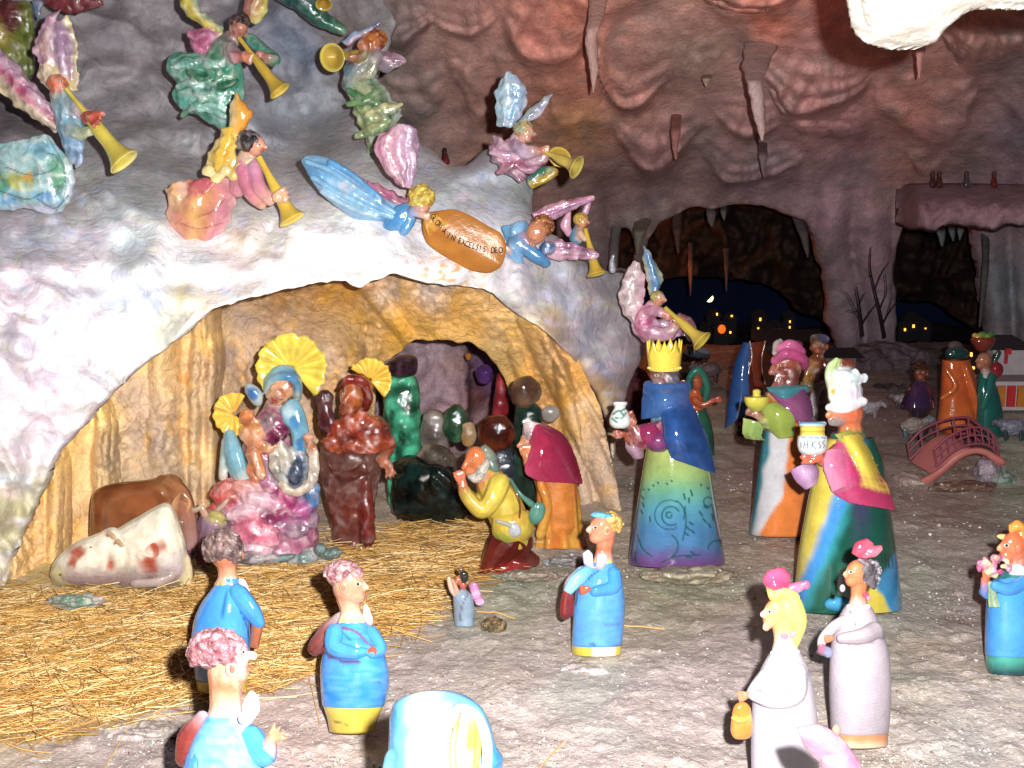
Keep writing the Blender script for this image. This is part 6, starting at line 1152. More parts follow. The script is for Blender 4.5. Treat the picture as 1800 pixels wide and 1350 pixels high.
glass('dark red brown glass ball above the kneeling old man', [(838, 744), (856, 732), (886, 730), (902, 748), (906, 770), (894, 788), (866, 792), (844, 776)], 2.42, 0, '#3c100c', 24, '#7c3014')
glass('knobbly brown glass lump on the window edge', [(894, 684), (904, 668), (928, 660), (946, 672), (952, 690), (944, 706), (922, 718), (900, 708)], 2.46, 0, '#5c3c2c', 24, '#8c6c50')
glass('dark green glass block behind the crimson cape', [(906, 716), (930, 706), (950, 716), (952, 760), (942, 896), (908, 900), (902, 790)], 2.50, 0, '#142c24', 20, '#2c4c3c')
glass('pale grey crystal stuck on the ochre wall', [(952, 720), (966, 712), (982, 718), (984, 732), (970, 742), (954, 738)], 2.50, 0, '#9c948c', 10, '#b8b0a4')
glass('red glass slab standing in the window', [(876, 655), (892, 668), (894, 722), (878, 744), (866, 730), (870, 690)], 2.86, 0, '#8c1420', 12, '#c83040')
glass('slate blue slab behind the old man', [(866, 786), (900, 790), (908, 840), (904, 905), (868, 900)], 2.5, 0, '#2c3440', 14, '#4c5464')
glass('small purple glass lump seen through the window', [(836, 650), (850, 640), (866, 650), (862, 672), (842, 672)], 3.1, 0, '#3c2460', 12, '#6c3c8c')
glass('tiny orange glass drop high in the window', [(816, 624), (824, 620), (830, 628), (822, 634)], 3.1, 0, '#c86c10', 5, '#e89020')
# ================================================================== winged trumpeters on the rock
AN = 'winged trumpeters fixed to the rock above the stable'
PK, PK2, PY, CRM = '#c8789c', '#d8a8b8', '#d0b83c', '#d8cca8'
def head(f, b, x, y, d, r, skin, hair, look=1, back=.35, curl=True, hr=None):
    b.ball(x, y, d, r, r * 1.1, r, col=skin, seg=14); b.tube([(x + look * r * .7, y, d - r * .4, r * .16), (x + look * r * 1.08, y + r * .15, d - r * .4, r * .2)], col=skin, seg=7, n=2); b.ball(x + look * r * .75, y + r * .5, d - r * .5, r * .25, r * .1, r * .2, col='#a84838', seg=8)
    eye(f, b, x + look * r * .4, y - r * .1, d - r * .86, r * .19, white='#d8cfc4')
    h = f.part('hair', 'hair', vox=1.6, smooth=1); R = hr or r * 1.1; hx, hy = x - look * r * back, y - r * .4; h.ball(hx, hy, d + 3, R, R * .9, R, col=hair[0])
    if curl: h.curls(hx, hy, d + 3, R, R * .9, R, 36, r * .2, hair, ylim=.5)
def swirl(p, pts, cols, r, n=10, d=-10):
    """clay folds laid over a skirt"""
    for k in range(n):
        a = random.choice(pts); c = random.choice(cols); L = random.uniform(14, 30); an = random.uniform(-.7, .5)
        p.tube([(a[0] - L, a[1] - L * math.sin(an), d, r * .7), (a[0], a[1] + random.uniform(-5, 8), d - 4, r), (a[0] + L, a[1] + L * math.sin(an), d, r * .6)], col=c, seg=8, n=4)

f = Fig('angel_figurine', 'winged trumpeter at the far left with pink cream wings and blue green skirt', 'figurine', (100, 260), Y=2.3, group=AN)
b = f.part('body', 'rough_glaze', vox=2.2); b.ball(100, 146, -20, 18, 16, 16, col='#c85c24', lump=.15); b.tube([(112, 142, -34, 4), (118, 150, -36, 5)], col='#d07040'); b.tube([(104, 160, -14, 18), (116, 190, -16, 24), (126, 230, -14, 24), (132, 275, -10, 14)], col=['#b8a890', '#6ca0b0', '#4c88b4', '#8ca0b8'])
b.tube([(126, 180, -34, 13), (142, 194, -44, 12), (156, 206, -50, 12)], col=['#8cb4bc', '#b8a8b0', '#b84c38']); b.ball(158, 206, -66, 16, 13, 13, col='#b04830', lump=.2); fingers(b, 160, 204, -84, .8, .5, 20, 24, '#b04830', spread=.7, thumb=-1); b.tube([(120, 220, -30, 12), (140, 236, -40, 11), (160, 228, -48, 9)], col=['#6c9cb8', '#a0b090', '#b0b868']); eye(f, b, 108, 142, -36, 2.6)
b.tube([(136, 250, -20, 12), (140, 280, -20, 7), (134, 294, -16, 3)], col=['#7ca0c0', '#84a8cc', '#a8b8d0'])
w = f.part('wing', 'rough_glaze', vox=2.2); w.loft([(-40, 60), (0, 86), (34, 118), (70, 160), (92, 190)], [(-40, 130), (0, 160), (30, 186), (66, 214), (100, 234)], col=['#9c7c94', '#b890a8', '#a8285c', '#c8b0a0', '#ccb87c'], th=9, bulge=14, amp=4, folds=2, ragged=6)
w = f.part('wing', 'rough_glaze', vox=2.2); w.loft([(66, 58), (60, 80), (66, 110), (70, 148)], [(118, 24), (132, 60), (136, 100), (140, 150)], col=['#c490b0', '#c8a098', '#b094a8', '#a078a0', '#d0c484'], th=9, bulge=12, amp=6, folds=2.5, ragged=7); w.loft([(66, 60), (92, 42)], [(84, 26), (110, 14)], col='#b884a4', th=7, bulge=6); w.loft([(70, 120), (78, 150), (96, 164)], [(96, 108), (118, 134), (138, 158)], col=['#ccbc80', '#d0c0a0', '#c8b060'], th=10, bulge=14)
s = f.part('skirt', 'rough_glaze', vox=2.2, smooth=2); s.pillow([(-40, 262), (0, 252), (40, 246), (80, 236), (104, 262), (124, 282), (132, 316), (124, 350), (108, 372), (78, 376), (48, 366), (10, 370), (-40, 352)], 0, 17, blobcol([(28, 318, 36, 16, '#a8a838'), (44, 312, 12, 8, '#d09c20'), (-10, 330, 30, 20, '#4c9c7c'), (102, 306, 18, 40, '#5ca480'), (84, 346, 26, 14, '#4c94c4'), (10, 352, 22, 12, '#4c98c8'), (80, 262, 40, 14, '#78b0c4'), (60, 370, 50, 10, '#b0b0c8'), (126, 330, 10, 30, '#a8b8cc')], '#90b8b8'))
pass
s.stroke([(10, 294), (56, 308), (96, 296), (100, 276), (80, 268)], 1.0, '#3c5c64').stroke([(0, 336), (48, 350), (76, 338)], 1.0, '#4c5c54').stroke([(84, 240), (110, 290), (114, 340), (98, 372)], 1.0, '#4c6c78').stroke([(66, 350), (96, 366), (120, 344)], 1.0, '#3c5c74')
t = f.part('trumpet', 'smooth', remesh=False); t.horn((116, 156, -44), (218, 284, -96), 4, 30, col='#ccb830', rim='#d8cc68', inner='#b8a828')

f = Fig('angel_figurine', 'shadowy olive and red brown winged figure cut off at the top left corner', 'figurine', (20, 110), Y=2.75, group=AN)
b = f.part('body', 'rough_glaze', vox=2.6); b.tube([(-10, 40, 0, 30), (20, 90, 0, 34), (44, 130, 0, 14)], col=['#7c7020', '#6c7424', '#5c6424']); b.tube([(40, 20, -8, 20), (48, 80, -10, 14), (52, 125, -8, 8)], col=['#6c7c24', '#5c6c24', '#4c5c1c']); b.ball(14, 24, -20, 24, 26, 14, col='#5c2424', lump=.3); b.ball(-16, 60, -20, 30, 30, 18, col='#a08820', lump=.2)
w = f.part('wing', 'rough_glaze', vox=2.6); w.loft([(66, -60), (90, -60), (160, -60)], [(70, 4), (120, 24), (182, 10)], col=['#5c2028', '#7c3038', '#6c2428'], th=9, bulge=8, ragged=6); w.loft([(56, 0), (60, 26)], [(76, 0), (68, 40)], col='#5c6c8c', th=5)

f = Fig('angel_figurine', 'dark haired winged trumpeter with ruffled sea green skirt high on the grey rock', 'figurine', (390, 200), Y=2.6, group=AN)
b = f.part('body', 'rough_glaze', vox=2.1); head(f, b, 420, 48, -14, 17, '#b07058', ['#2c1c24', '#4c343c', '#6c545c'], 0, back=0, hr=17)
b.tube([(408, 66, 0, 16), (390, 90, 0, 26), (376, 130, 0, 30)], col=['#a8608c', '#3c7c5c', '#3c8c70']); b.tube([(400, 82, -14, 14), (416, 100, -34, 13), (430, 98, -44, 9)], col=['#3c8468', '#b07888', '#c87048']); b.tube([(440, 70, -10, 12), (468, 96, -24, 14), (482, 106, -34, 12), (470, 102, -44, 9)], col=['#4c9480', '#3c8c74', '#2c8064', '#a87464']); fingers(b, 430, 100, -48, .8, .3, 16, 15, '#c06c4c', thumb=-1); fingers(b, 464, 98, -46, -.8, -.2, 14, 12, '#b0685c')
w = f.part('wing', 'rough_glaze', vox=2); w.loft([(312, -16), (324, 22), (346, 40), (384, 66)], [(344, -10), (352, 18), (370, 30), (396, 50)], col=['#b8a82c', '#c4b438', '#8cb0a0'], th=7, bulge=8, ragged=5); w.loft([(328, 52), (330, 70), (346, 92)], [(384, 46), (394, 66), (392, 84)], col=['#c87898', '#b04c78', '#c890b0'], th=9, bulge=12, amp=4, folds=1.5, ragged=5); w.ball(354, 82, -8, 18, 14, 10, col='#c06c90', rot=20, lump=.2)
w = f.part('wing', 'rough_glaze', vox=2); w.loft([(426, 18), (434, -14), (448, -40)], [(450, 44), (470, 20), (476, -30)], col=['#a84c68', '#b88c48', '#b8b83c'], th=8, bulge=10, amp=3, folds=1.5, ragged=4)
s = f.part('skirt', 'rough_glaze', vox=2.3); s.pillow([(294, 104), (312, 90), (350, 92), (390, 80), (424, 112), (430, 150), (426, 196), (404, 234), (376, 222), (350, 204), (318, 190), (302, 166), (312, 146), (294, 126)], 0, 26, blobcol([(330, 112, 20, 12, '#145c44'), (370, 132, 20, 12, '#1c6c50'), (350, 160, 40, 8, '#a0bcb4'), (330, 182, 30, 14, '#5cb0a0'), (390, 210, 24, 20, '#54a898'), (400, 140, 24, 20, '#2c8460')], '#4c9c84'), c=(365, 150))
swirl(s, [(330, 112), (350, 130), (332, 150), (360, 160), (350, 185), (384, 200), (392, 150), (370, 110)], ['#2c7c5c', '#3c9478', '#84c0b0', '#a4c4bc', '#1c6848'], 6, 18, -24)
t = f.part('trumpet', 'smooth', remesh=False); t.horn((420, 66, -34), (492, 160, -70), 4, 21, col='#c8a418', rim='#dcc844', inner='#c09810')

f = Fig('angel_figurine', 'orange haired winged figure aiming its round trumpet bell straight out', 'figurine', (650, 230), Y=2.75, group=AN)
b = f.part('body', 'rough_glaze', vox=2.1); b.ball(652, 76, 0, 21, 18, 18, col='#b8601c', lump=.2); b.ball(640, 80, -14, 12, 12, 8, col='#b86430', lump=.1); b.tube([(650, 92, 0, 17), (630, 120, 0, 24), (618, 146, 0, 18)], col=['#6c7c70', '#5c7c90', '#7c9088']); b.tube([(640, 96, -16, 10), (622, 102, -30, 9), (612, 98, -34, 7)], col=['#88985c', '#a8744c', '#b87048']); fingers(b, 614, 98, -38, -1, .1, 14, 12, '#b0684c')
b.tube([(660, 100, -10, 14), (652, 124, -14, 12), (634, 136, -14, 10)], col=['#8c7c8c', '#8c9474', '#a0a080']); eye(f, b, 634, 74, -22, 2.5)
h = f.part('hair', 'hair', vox=1.8, smooth=1); h.ball(658, 70, 2, 20, 16, 17, col='#a85010'); h.curls(658, 70, 2, 20, 16, 17, 40, 4.4, ['#b8600c', '#8c3c10', '#cc7c24'])
w = f.part('wing', 'rough_glaze', vox=1.9); w.loft([(598, 74), (620, 58), (646, 48), (670, 36)], [(612, 82), (632, 70), (654, 56), (672, 40)], col=['#3c84b8', '#b8b0c0', '#8c2c5c'], th=6, bulge=4)
w = f.part('wing', 'rough_glaze', vox=1.9); w.loft([(664, 92), (688, 90), (714, 104)], [(660, 124), (680, 128), (700, 118)], col=['#a07088', '#8c7084', '#7c7480'], th=7, bulge=8, amp=2, folds=2, ragged=3)
s = f.part('skirt', 'rough_glaze', vox=2.3); s.loft([(604, 140), (620, 190), (636, 230), (650, 268)], [(650, 130), (686, 168), (704, 208), (664, 262)], col=['#9cac6c', '#6c945c', '#b8b88c', '#5c8460', '#8c9c8c'], th=12, bulge=22, amp=6, folds=2.5, ragged=8)
swirl(s, [(640, 170), (660, 200), (656, 226), (676, 190)], ['#3c7848', '#b8b87c', '#6c985c', '#a8a068'], 7, 9, -24)
t = f.part('trumpet', 'smooth', remesh=False); t.horn((626, 92, -20), (584, 101, -86), 5, 26, col='#b89c1c', rim='#d4c040', inner='#b8981c')

f = Fig('angel_figurine', 'dark green swirl and yellow bell of a trumpeter cut off at the top edge', 'figurine', (560, 60), Y=3.0, group=AN)
b = f.part('body', 'rough_glaze', vox=2.6); b.tube([(500, -20, 0, 24), (530, 0, 0, 22), (562, 30, 0, 16), (600, 52, 0, 10)], col=['#1c5c5c', '#14504c', '#1c6450', '#3c7c5c']); b.ball(540, -30, 0, 30, 22, 20, col='#2c5c74', lump=.2); b.ball(576, -36, 0, 22, 22, 20, col='#a06848')
t = f.part('trumpet', 'smooth', remesh=False); t.horn((574, -30, -10), (569, 8, -56), 5, 15, col='#a88c18', rim='#c0a83c', inner='#a88010')

f = Fig('angel_figurine', 'winged trumpeter with yellow wings, black curls and peach skirt on the white rock', 'figurine', (370, 410), Y=2.3, group=AN)
b = f.part('body', 'glaze', vox=2.1); head(f, b, 450, 256, -16, 17, '#d89474', ['#241c20', '#4c4448', '#141014', '#7c7478'], 1, back=.75, hr=22)
b.tube([(436, 272, -4, 17), (430, 300, -4, 22), (418, 330, -4, 18)], col=['#d8c490', '#c88ca0', '#c87c84']); b.tube([(446, 292, -18, 14), (454, 326, -34, 14), (474, 350, -44, 12)], col=['#c890b0', '#c87890', '#d8a488']); fingers(b, 486, 346, -74, 1, -.2, 22, 22, '#d89c74', spread=.5, thumb=-1.2); b.tube([(424, 300, -20, 12), (440, 340, -28, 12), (460, 360, -34, 9)], col=['#c8688c', '#c87484', '#cc9470'])
w = f.part('wing', 'glaze', vox=2); w.loft([(414, 164), (404, 188), (402, 214), (404, 236)], [(416, 162), (440, 192), (444, 206), (428, 234)], col=['#dcc890', '#d89c18', '#c87c0c'], th=8, bulge=10, ragged=3)
w = f.part('wing', 'glaze', vox=2); w.loft([(392, 224), (378, 252), (362, 278), (372, 306)], [(416, 222), (420, 250), (416, 280), (424, 300)], col=['#dcc88c', '#e0b828', '#d8a418', '#dcc060'], th=10, bulge=14, amp=3, folds=1.5, ragged=6)
c = f.part('collar', 'glaze', vox=2, smooth=1)
for (x, y) in [(366, 300), (382, 312), (396, 300), (410, 308), (424, 296), (440, 286)]: c.ball(x, y, -18, 12, 10, 8, col=random.choice(['#dcc880', '#d8b850', '#dcd0a0']), rot=random.uniform(-40, 40), lump=.2)
s = f.part('skirt', 'glaze', vox=2.2, smooth=3); s.loft([(326, 318), (300, 350), (294, 390), (312, 424)], [(398, 310), (414, 340), (410, 378), (380, 426)], col=['#cc9880', '#cc8068', '#d09c50', '#cc8464', '#c07484', '#cc9c94'], th=10, bulge=16, amp=4.5, folds=2.2, ragged=6); s.loft([(288, 330), (296, 350), (312, 372)], [(318, 314), (330, 332), (340, 352)], col=['#d0a878', '#cc9864', '#d8b0a0'], th=8, bulge=10, amp=3, folds=2, ragged=6); s.ball(352, 326, -14, 22, 12, 8, col='#b85460', lump=.25, rot=-20)
s.stroke([(350, 380), (372, 372), (396, 350)], .9, '#8c4c3c').stroke([(316, 392), (350, 402), (392, 392)], .9, '#8c503c')
t = f.part('trumpet', 'smooth', remesh=False); t.horn((455, 276, -38), (514, 386, -64), 6, 25, col='#d8b414', rim='#e8cc2c', inner='#c89c10')

f = Fig('angel_figurine', 'flying blonde winged figure in flowing sky blue robe holding the banner', 'figurine', (640, 400), Y=2.32, group=AN)
b = f.part('body', 'glaze', vox=2.1); b.ball(740, 362, -22, 17, 15, 16, col='#c88868'); b.tube([(722, 368, -8, 16), (704, 380, -6, 22), (690, 396, -6, 18)], col=['#5c98c8', '#3c84bc', '#3c7cac']); b.tube([(720, 384, -14, 13), (712, 404, -20, 9), (704, 414, -18, 5)], col=['#3c88c0', '#4c90c0', '#6c94b0']); b.tube([(726, 372, -24, 10), (744, 378, -34, 7)], col=['#4c90c8', '#d09c80'])
fingers(b, 745, 378, -38, 1, .4, 12, 12, '#cf9a7c')
h = f.part('hair', 'hair', vox=1.8, smooth=1); h.ball(740, 346, -22, 23, 22, 21, col='#c8a418', lump=.05); h.curls(740, 346, -22, 23, 22, 21, 50, 3, ['#d8b828', '#c09814', '#e0cc48'], ylim=.7)
w = f.part('wing', 'rough_glaze', vox=2.1); w.loft([(700, 218), (664, 242), (658, 264), (682, 308), (706, 330)], [(704, 218), (732, 226), (736, 256), (734, 296), (724, 330)], col=['#c07c98', '#cf9cac', '#c490a4', '#b898b8', '#b48cac'], th=9, bulge=10, amp=4, folds=3, ragged=4)
w = f.part('wing', 'rough_glaze', vox=2.1); w.loft([(636, 312), (662, 322), (692, 336), (722, 352)], [(648, 326), (664, 346), (690, 366), (718, 374)], col=['#b06c88', '#a85478', '#c08ca0'], th=9, bulge=10, amp=2, folds=3, ragged=4)
s = f.part('robe', 'glaze', vox=2.2, smooth=2); s.pillow([(528, 282), (540, 272), (576, 276), (606, 292), (634, 312), (672, 344), (714, 366), (716, 384), (706, 404), (692, 396), (660, 388), (628, 388), (598, 368), (570, 346), (548, 318)], 0, 22, blobcol([(560, 300, 26, 18, '#4c8cbc'), (600, 330, 30, 16, '#a8b4c4'), (640, 360, 30, 14, '#7cb0d4'), (690, 384, 26, 16, '#3484bc'), (610, 296, 24, 10, '#4c88b4'), (660, 370, 20, 6, '#b0b8cc')], '#78a8c8'), c=(630, 345))
for q in [[(538, 284), (580, 300), (640, 340), (700, 378)], [(550, 312), (590, 336), (650, 366), (700, 386)], [(580, 284), (620, 308), (670, 350)], [(566, 336), (610, 362), (660, 380)]]: s.tube([(*p_, -20, 5.5) for p_ in q], col=random.choice(['#6ca4c8', '#90b4cc', '#4c8cbc']), seg=8)
f = Fig('angel_figurine', 'winged figure with orange head leaning on the right end of the banner', 'figurine', (930, 450), Y=2.44, group=AN)
b = f.part('body', 'glaze', vox=2); b.ball(944, 408, -22, 19, 23, 18, col='#c07c54', rot=24); b.tube([(936, 424, -38, 3), (932, 430, -40, 3)], col='#b87454'); b.tube([(930, 420, -8, 18), (912, 430, -8, 22), (900, 446, -8, 16)], col=['#b890b0', '#5c90b8', '#8cacc8']); b.tube([(924, 436, -16, 14), (946, 452, -20, 12), (960, 462, -18, 9)], col=['#4c84b0', '#3c80b4', '#4c88b8']); b.tube([(906, 448, -16, 10), (914, 466, -16, 8), (894, 440, -24, 7)], col='#6ca0c8'); fingers(b, 892, 438, -28, -1, -.2, 13, 12, '#c8a4a0'); eye(f, b, 938, 408, -42, 2.6)
h = f.part('hair', 'hair', vox=1.7, smooth=1); h.ball(952, 398, -16, 20, 21, 19, col='#8c4c18', rot=20); h.curls(953, 398, -16, 20, 21, 19, 40, 3, ['#a06020', '#7c3c14', '#b87838'], ylim=.6)
s = f.part('robe', 'glaze', vox=2.1); s.loft([(880, 398), (886, 418), (900, 430)], [(926, 386), (930, 402), (924, 424)], col=['#5c9cc8', '#78acd0', '#6090b8'], th=10, bulge=16, ragged=4, amp=2, folds=2)
w = f.part('wing', 'rough_glaze', vox=2); w.loft([(934, 374), (970, 358), (1010, 348), (1044, 344)], [(946, 394), (980, 384), (1014, 366), (1046, 354)], col=['#c48098', '#b86c90', '#a880a8', '#c8889c'], th=7, bulge=7, amp=2, folds=3)
w = f.part('wing', 'rough_glaze', vox=2); w.loft([(958, 420), (990, 422), (1024, 432), (1052, 444)], [(962, 454), (990, 458), (1024, 456), (1050, 456)], col=['#c08ca8', '#b0789c', '#c498ac', '#b884a0'], th=7, bulge=8, amp=2.4, folds=4, ragged=3); w.ball(962, 436, -10, 14, 12, 8, col='#3c5c8c', lump=.2)

f = Fig('angel_figurine', 'small yellow haired winged trumpeter half hidden behind the pink wings', 'figurine', (1015, 430), Y=2.52, group=AN)
b = f.part('body', 'glaze', vox=1.8); head(f, b, 1024, 390, -8, 11, '#c88c60', ['#c8a028', '#d8b840'], 1, back=.3, curl=False, hr=14); b.tube([(1018, 402, 0, 10), (1014, 416, 0, 15)], col=['#4c88a8', '#4c80a0']); b.tube([(1020, 410, -12, 7), (1028, 420, -18, 5)], col='#c8a088')
w = f.part('wing', 'glaze', vox=1.8); w.loft([(994, 376), (984, 396), (996, 416)], [(1004, 370), (1004, 396), (1008, 414)], col=['#c484a0', '#c898ac'], th=6, bulge=5); w = f.part('wing', 'glaze', vox=1.8); w.loft([(1022, 376), (1028, 360), (1036, 352)], [(1034, 378), (1038, 364), (1040, 352)], col=['#c498a8', '#b080a0'], th=5, bulge=3)
t = f.part('trumpet', 'smooth', remesh=False); t.horn((1029, 402, -16), (1049, 482, -30), 4, 18, col='#c09c18', rim='#d0b430', inner='#b09010')

f = Fig('angel_figurine', 'winged trumpeter in mauve with a tall pale blue wing at the top of the arch', 'figurine', (905, 310), Y=2.6, group=AN)
b = f.part('body', 'rough_glaze', vox=2); head(f, b, 924, 234, -14, 15, '#cf9474', ['#b8a04c', '#c8b868', '#8ca08c'], 1, back=.3, curl=True, hr=16); b.tube([(912, 246, 0, 16), (904, 268, 0, 24), (910, 290, 0, 18)], col=['#b890b0', '#a87090', '#a86c8c']); b.tube([(908, 258, -18, 13), (926, 268, -34, 13), (948, 264, -40, 9)], col=['#a87c9c', '#b8a0b8', '#c88468']); b.tube([(920, 284, -16, 13), (946, 284, -24, 12), (960, 272, -30, 9)], col=['#b0688c', '#a87494', '#c88c8c']); fingers(b, 952, 262, -42, 1, .2, 14, 13, '#c87858')
s = f.part('skirt', 'rough_glaze', vox=2.1); s.loft([(868, 240), (858, 266), (872, 292), (912, 318)], [(900, 250), (924, 272), (930, 290), (924, 312)], col=['#9c6c88', '#b484a0', '#a4607c', '#8c5470'], th=11, bulge=18, amp=5, folds=2, ragged=6); swirl(s, [(890, 272), (902, 290), (930, 292)], ['#b87c98', '#94506c', '#c09cb4'], 6, 7, -26)
w = f.part('wing', 'rough_glaze', vox=2); w.loft([(890, 130), (874, 152), (872, 186), (876, 222)], [(896, 126), (922, 148), (924, 184), (904, 222)], col=['#84a8b8', '#a8c4d4', '#6ca4cc', '#b0bcd4'], th=8, bulge=9, amp=3, folds=2, ragged=5); w = f.part('wing', 'rough_glaze', vox=1.8); w.loft([(910, 214), (930, 192), (952, 174), (972, 164)], [(926, 216), (948, 204), (962, 184), (972, 166)], col=['#8c9c8c', '#7c84a0', '#b0b4c4'], th=6, bulge=4)
t = f.part('trumpet', 'smooth', remesh=False); t.horn((952, 264, -38), (1014, 294, -70), 4, 22, col='#b8a034', rim='#ccbc5c', inner='#a89430')
f = Fig('angel_figurine', 'yellow ruffle and teal sleeve of a hidden trumpeter behind the mauve one', 'figurine', (965, 330), Y=2.72, group=AN)
b = f.part('body', 'rough_glaze', vox=2); b.tube([(936, 318, 0, 12), (950, 304, 0, 11), (966, 300, -4, 8)], col=['#145c54', '#1c6c5c', '#3c7c4c']); b.tube([(938, 326, -6, 6), (956, 316, -8, 7), (976, 302, -8, 7)], col=['#b8981c', '#c8a820', '#b89818'], )
r = f.part('ruffle', 'smooth', remesh=False); r.horn((972, 296, 10), (984, 276, -24), 3, 21, col='#c0a01c', rim='#d0b430', inner='#b0901c')

f = Fig('angel_figurine', 'pink winged trumpeter perched on the right end of the arch above the crown', 'figurine', (1140, 600), Y=2.55, group=AN)
b = f.part('body', 'rough_glaze', vox=2); head(f, b, 1158, 526, -14, 11, '#c88c68', ['#b0a048', '#c4b860'], 1, back=.25, curl=False, hr=13); b.tube([(1148, 538, 0, 12), (1132, 562, 0, 20), (1140, 584, 0, 20)], col=['#b85c84', '#b04c78', '#b05c84']); b.tube([(1140, 548, -14, 10), (1158, 548, -26, 9), (1176, 556, -32, 7)], col=['#b86c90', '#c08098', '#c87450']); b.tube([(1146, 584, -12, 13), (1176, 586, -22, 12), (1190, 568, -30, 8)], col=['#b87898', '#b88ca0', '#c87c60']); fingers(b, 1182, 558, -36, 1, .3, 14, 12, '#c06c48'); fingers(b, 1192, 566, -36, .6, -.5, 12, 10, '#b86848')
s = f.part('skirt', 'rough_glaze', vox=2.1); s.loft([(1112, 556), (1112, 580), (1136, 596), (1170, 600)], [(1150, 560), (1176, 564), (1196, 572), (1204, 590)], col=['#b890a0', '#b05884', '#b884a4', '#a87898'], th=10, bulge=14, amp=3, folds=2, ragged=5); s.tube([(1196, 560, 4, 10), (1212, 574, 4, 12), (1214, 594, 0, 8)], col=['#6c3c48', '#7c4858', '#5c3040'])
w = f.part('wing', 'rough_glaze', vox=1.9); w.loft([(1114, 456), (1098, 484), (1088, 516), (1094, 548), (1114, 572)], [(1124, 462), (1134, 490), (1132, 520), (1130, 550), (1132, 570)], col=['#b8a0a0', '#c4acb0', '#c0a8ac', '#c88ca4'], th=8, bulge=8, amp=2, folds=1.5, ragged=4)
w = f.part('wing', 'rough_glaze', vox=1.9); w.loft([(1130, 430), (1130, 460), (1138, 490), (1142, 520)], [(1134, 434), (1152, 462), (1164, 490), (1158, 516)], col=['#b8b070', '#4c84b0', '#3c74a4', '#b0b87c'], th=7, bulge=8, amp=2, folds=1, ragged=3)
t = f.part('trumpet', 'smooth', remesh=False); t.horn((1169, 541, -34), (1234, 600, -60), 4, 21, col='#c0a420', rim='#d4bc3c', inner='#b09818')

# ---- banner between the two flying figures
f = Fig('banner', 'amber glazed banner lettered GLORIA IN EXCELSIS DEO on the white rock', 'banner', (815, 480), Y=2.30)
M['banner'] = surface('banner_glaze', rough=.22, var=.2, vscale=16, bump=.25, bscale=60, spec=.12)
p = f.part('scroll', 'banner', vox=1.9, smooth=3)
p.loft([(744, 374), (742, 400), (748, 424), (764, 440), (790, 456), (824, 474), (858, 480), (880, 470)], [(750, 374), (772, 370), (800, 368), (830, 380), (856, 396), (880, 410), (890, 432), (886, 458)], col=lambda u, v: lin('#94580c') * (1 - (.5 + .5 * pnoise(np.stack([u * 5, v * 4, 0 * u], -1)))[..., None]) + lin('#b07014') * (.5 + .5 * pnoise(np.stack([u * 5, v * 4, 0 * u], -1)))[..., None], th=8, bulge=4, m=20, amp=1.2, folds=1.5)
for (x0, y0, x1, y1) in [(748, 378, 762, 402), (754, 378, 772, 398), (746, 384, 754, 412), (762, 376, 782, 392)]: p.tube([(x0, y0, -6, 3), ((x0 + x1) / 2, (y0 + y1) / 2, -11, 4), (x1, y1, -9, 2)], col='#c08828', seg=8)
LETTERS = []
def lettering():
    txt = 'GLORIA IN EXCELSIS DEO'; path = spline([(757, 376), (765, 388), (774, 399), (784, 410), (792, 417), (806, 423), (826, 431), (846, 437), (866, 440), (878, 440)], 10)
    L = np.r_[0, np.cumsum(np.hypot(*np.diff(path, axis=0).T))]; tot = L[-1]; per = tot / (len(txt) - .4); root = f.root
    bpy.context.view_layer.update(); dg = bpy.context.evaluated_depsgraph_get(); ev = p.obj.evaluated_get(dg); inv = p.obj.matrix_world.inverted() if p.obj.parent else Matrix(); V = []; F = []; n = 0
    camp = Vector((0, 0, CAM_Z)); mw = p.obj.matrix_world; inv = mw.inverted()
    for i, chx in enumerate(txt):
        if chx == ' ': continue
        s0 = (i + .3) * per; x = np.interp(s0, L, path[:, 0]); y = np.interp(s0, L, path[:, 1]); x2 = np.interp(s0 + 2, L, path[:, 0]); y2 = np.interp(s0 + 2, L, path[:, 1]); a = math.atan2(y2 - y, x2 - x) * .75
        cu = bpy.data.curves.new('letter', 'FONT'); cu.body = chx; cu.size = 14.5; cu.offset = .12; ob = bpy.data.objects.new('letter', cu); COL.objects.link(ob); dgl = bpy.context.evaluated_depsgraph_get(); me = bpy.data.meshes.new_from_object(ob.evaluated_get(dgl)); bpy.data.objects.remove(ob)
        for v in me.vertices:
            lx, ly = v.co.x * .72, -(v.co.y - 4.5); X = x + lx * math.cos(a) - ly * math.sin(a); Y2 = y + lx * math.sin(a) + ly * math.cos(a)
            w0 = Vector(W(X, Y2, 2.0)); o = inv @ camp; dirn = (inv.to_3x3() @ (w0 - camp)).normalized(); hit, loc, nor, _ = p.obj.ray_cast(o, dirn)
            loc = (mw @ loc) if hit else Vector(W(X, Y2, 2.28)); q = loc - (w0 - camp).normalized() * .0012; V.append(tuple(q - Vector(f.loc)))
        F += [tuple(k + n for k in pl.vertices) for pl in me.polygons]; n += len(me.vertices); bpy.data.meshes.remove(me)
    me = bpy.data.meshes.new('lettering'); me.from_pydata(V, [], F); o = bpy.data.objects.new('lettering', me); COL.objects.link(o); me.materials.append(plain('letter_ink', '#140a04', 1.0)); o.parent = f.root; o['kind'] = 'stuff'; o['label'] = 'hand painted words GLORIA IN EXCELSIS DEO'
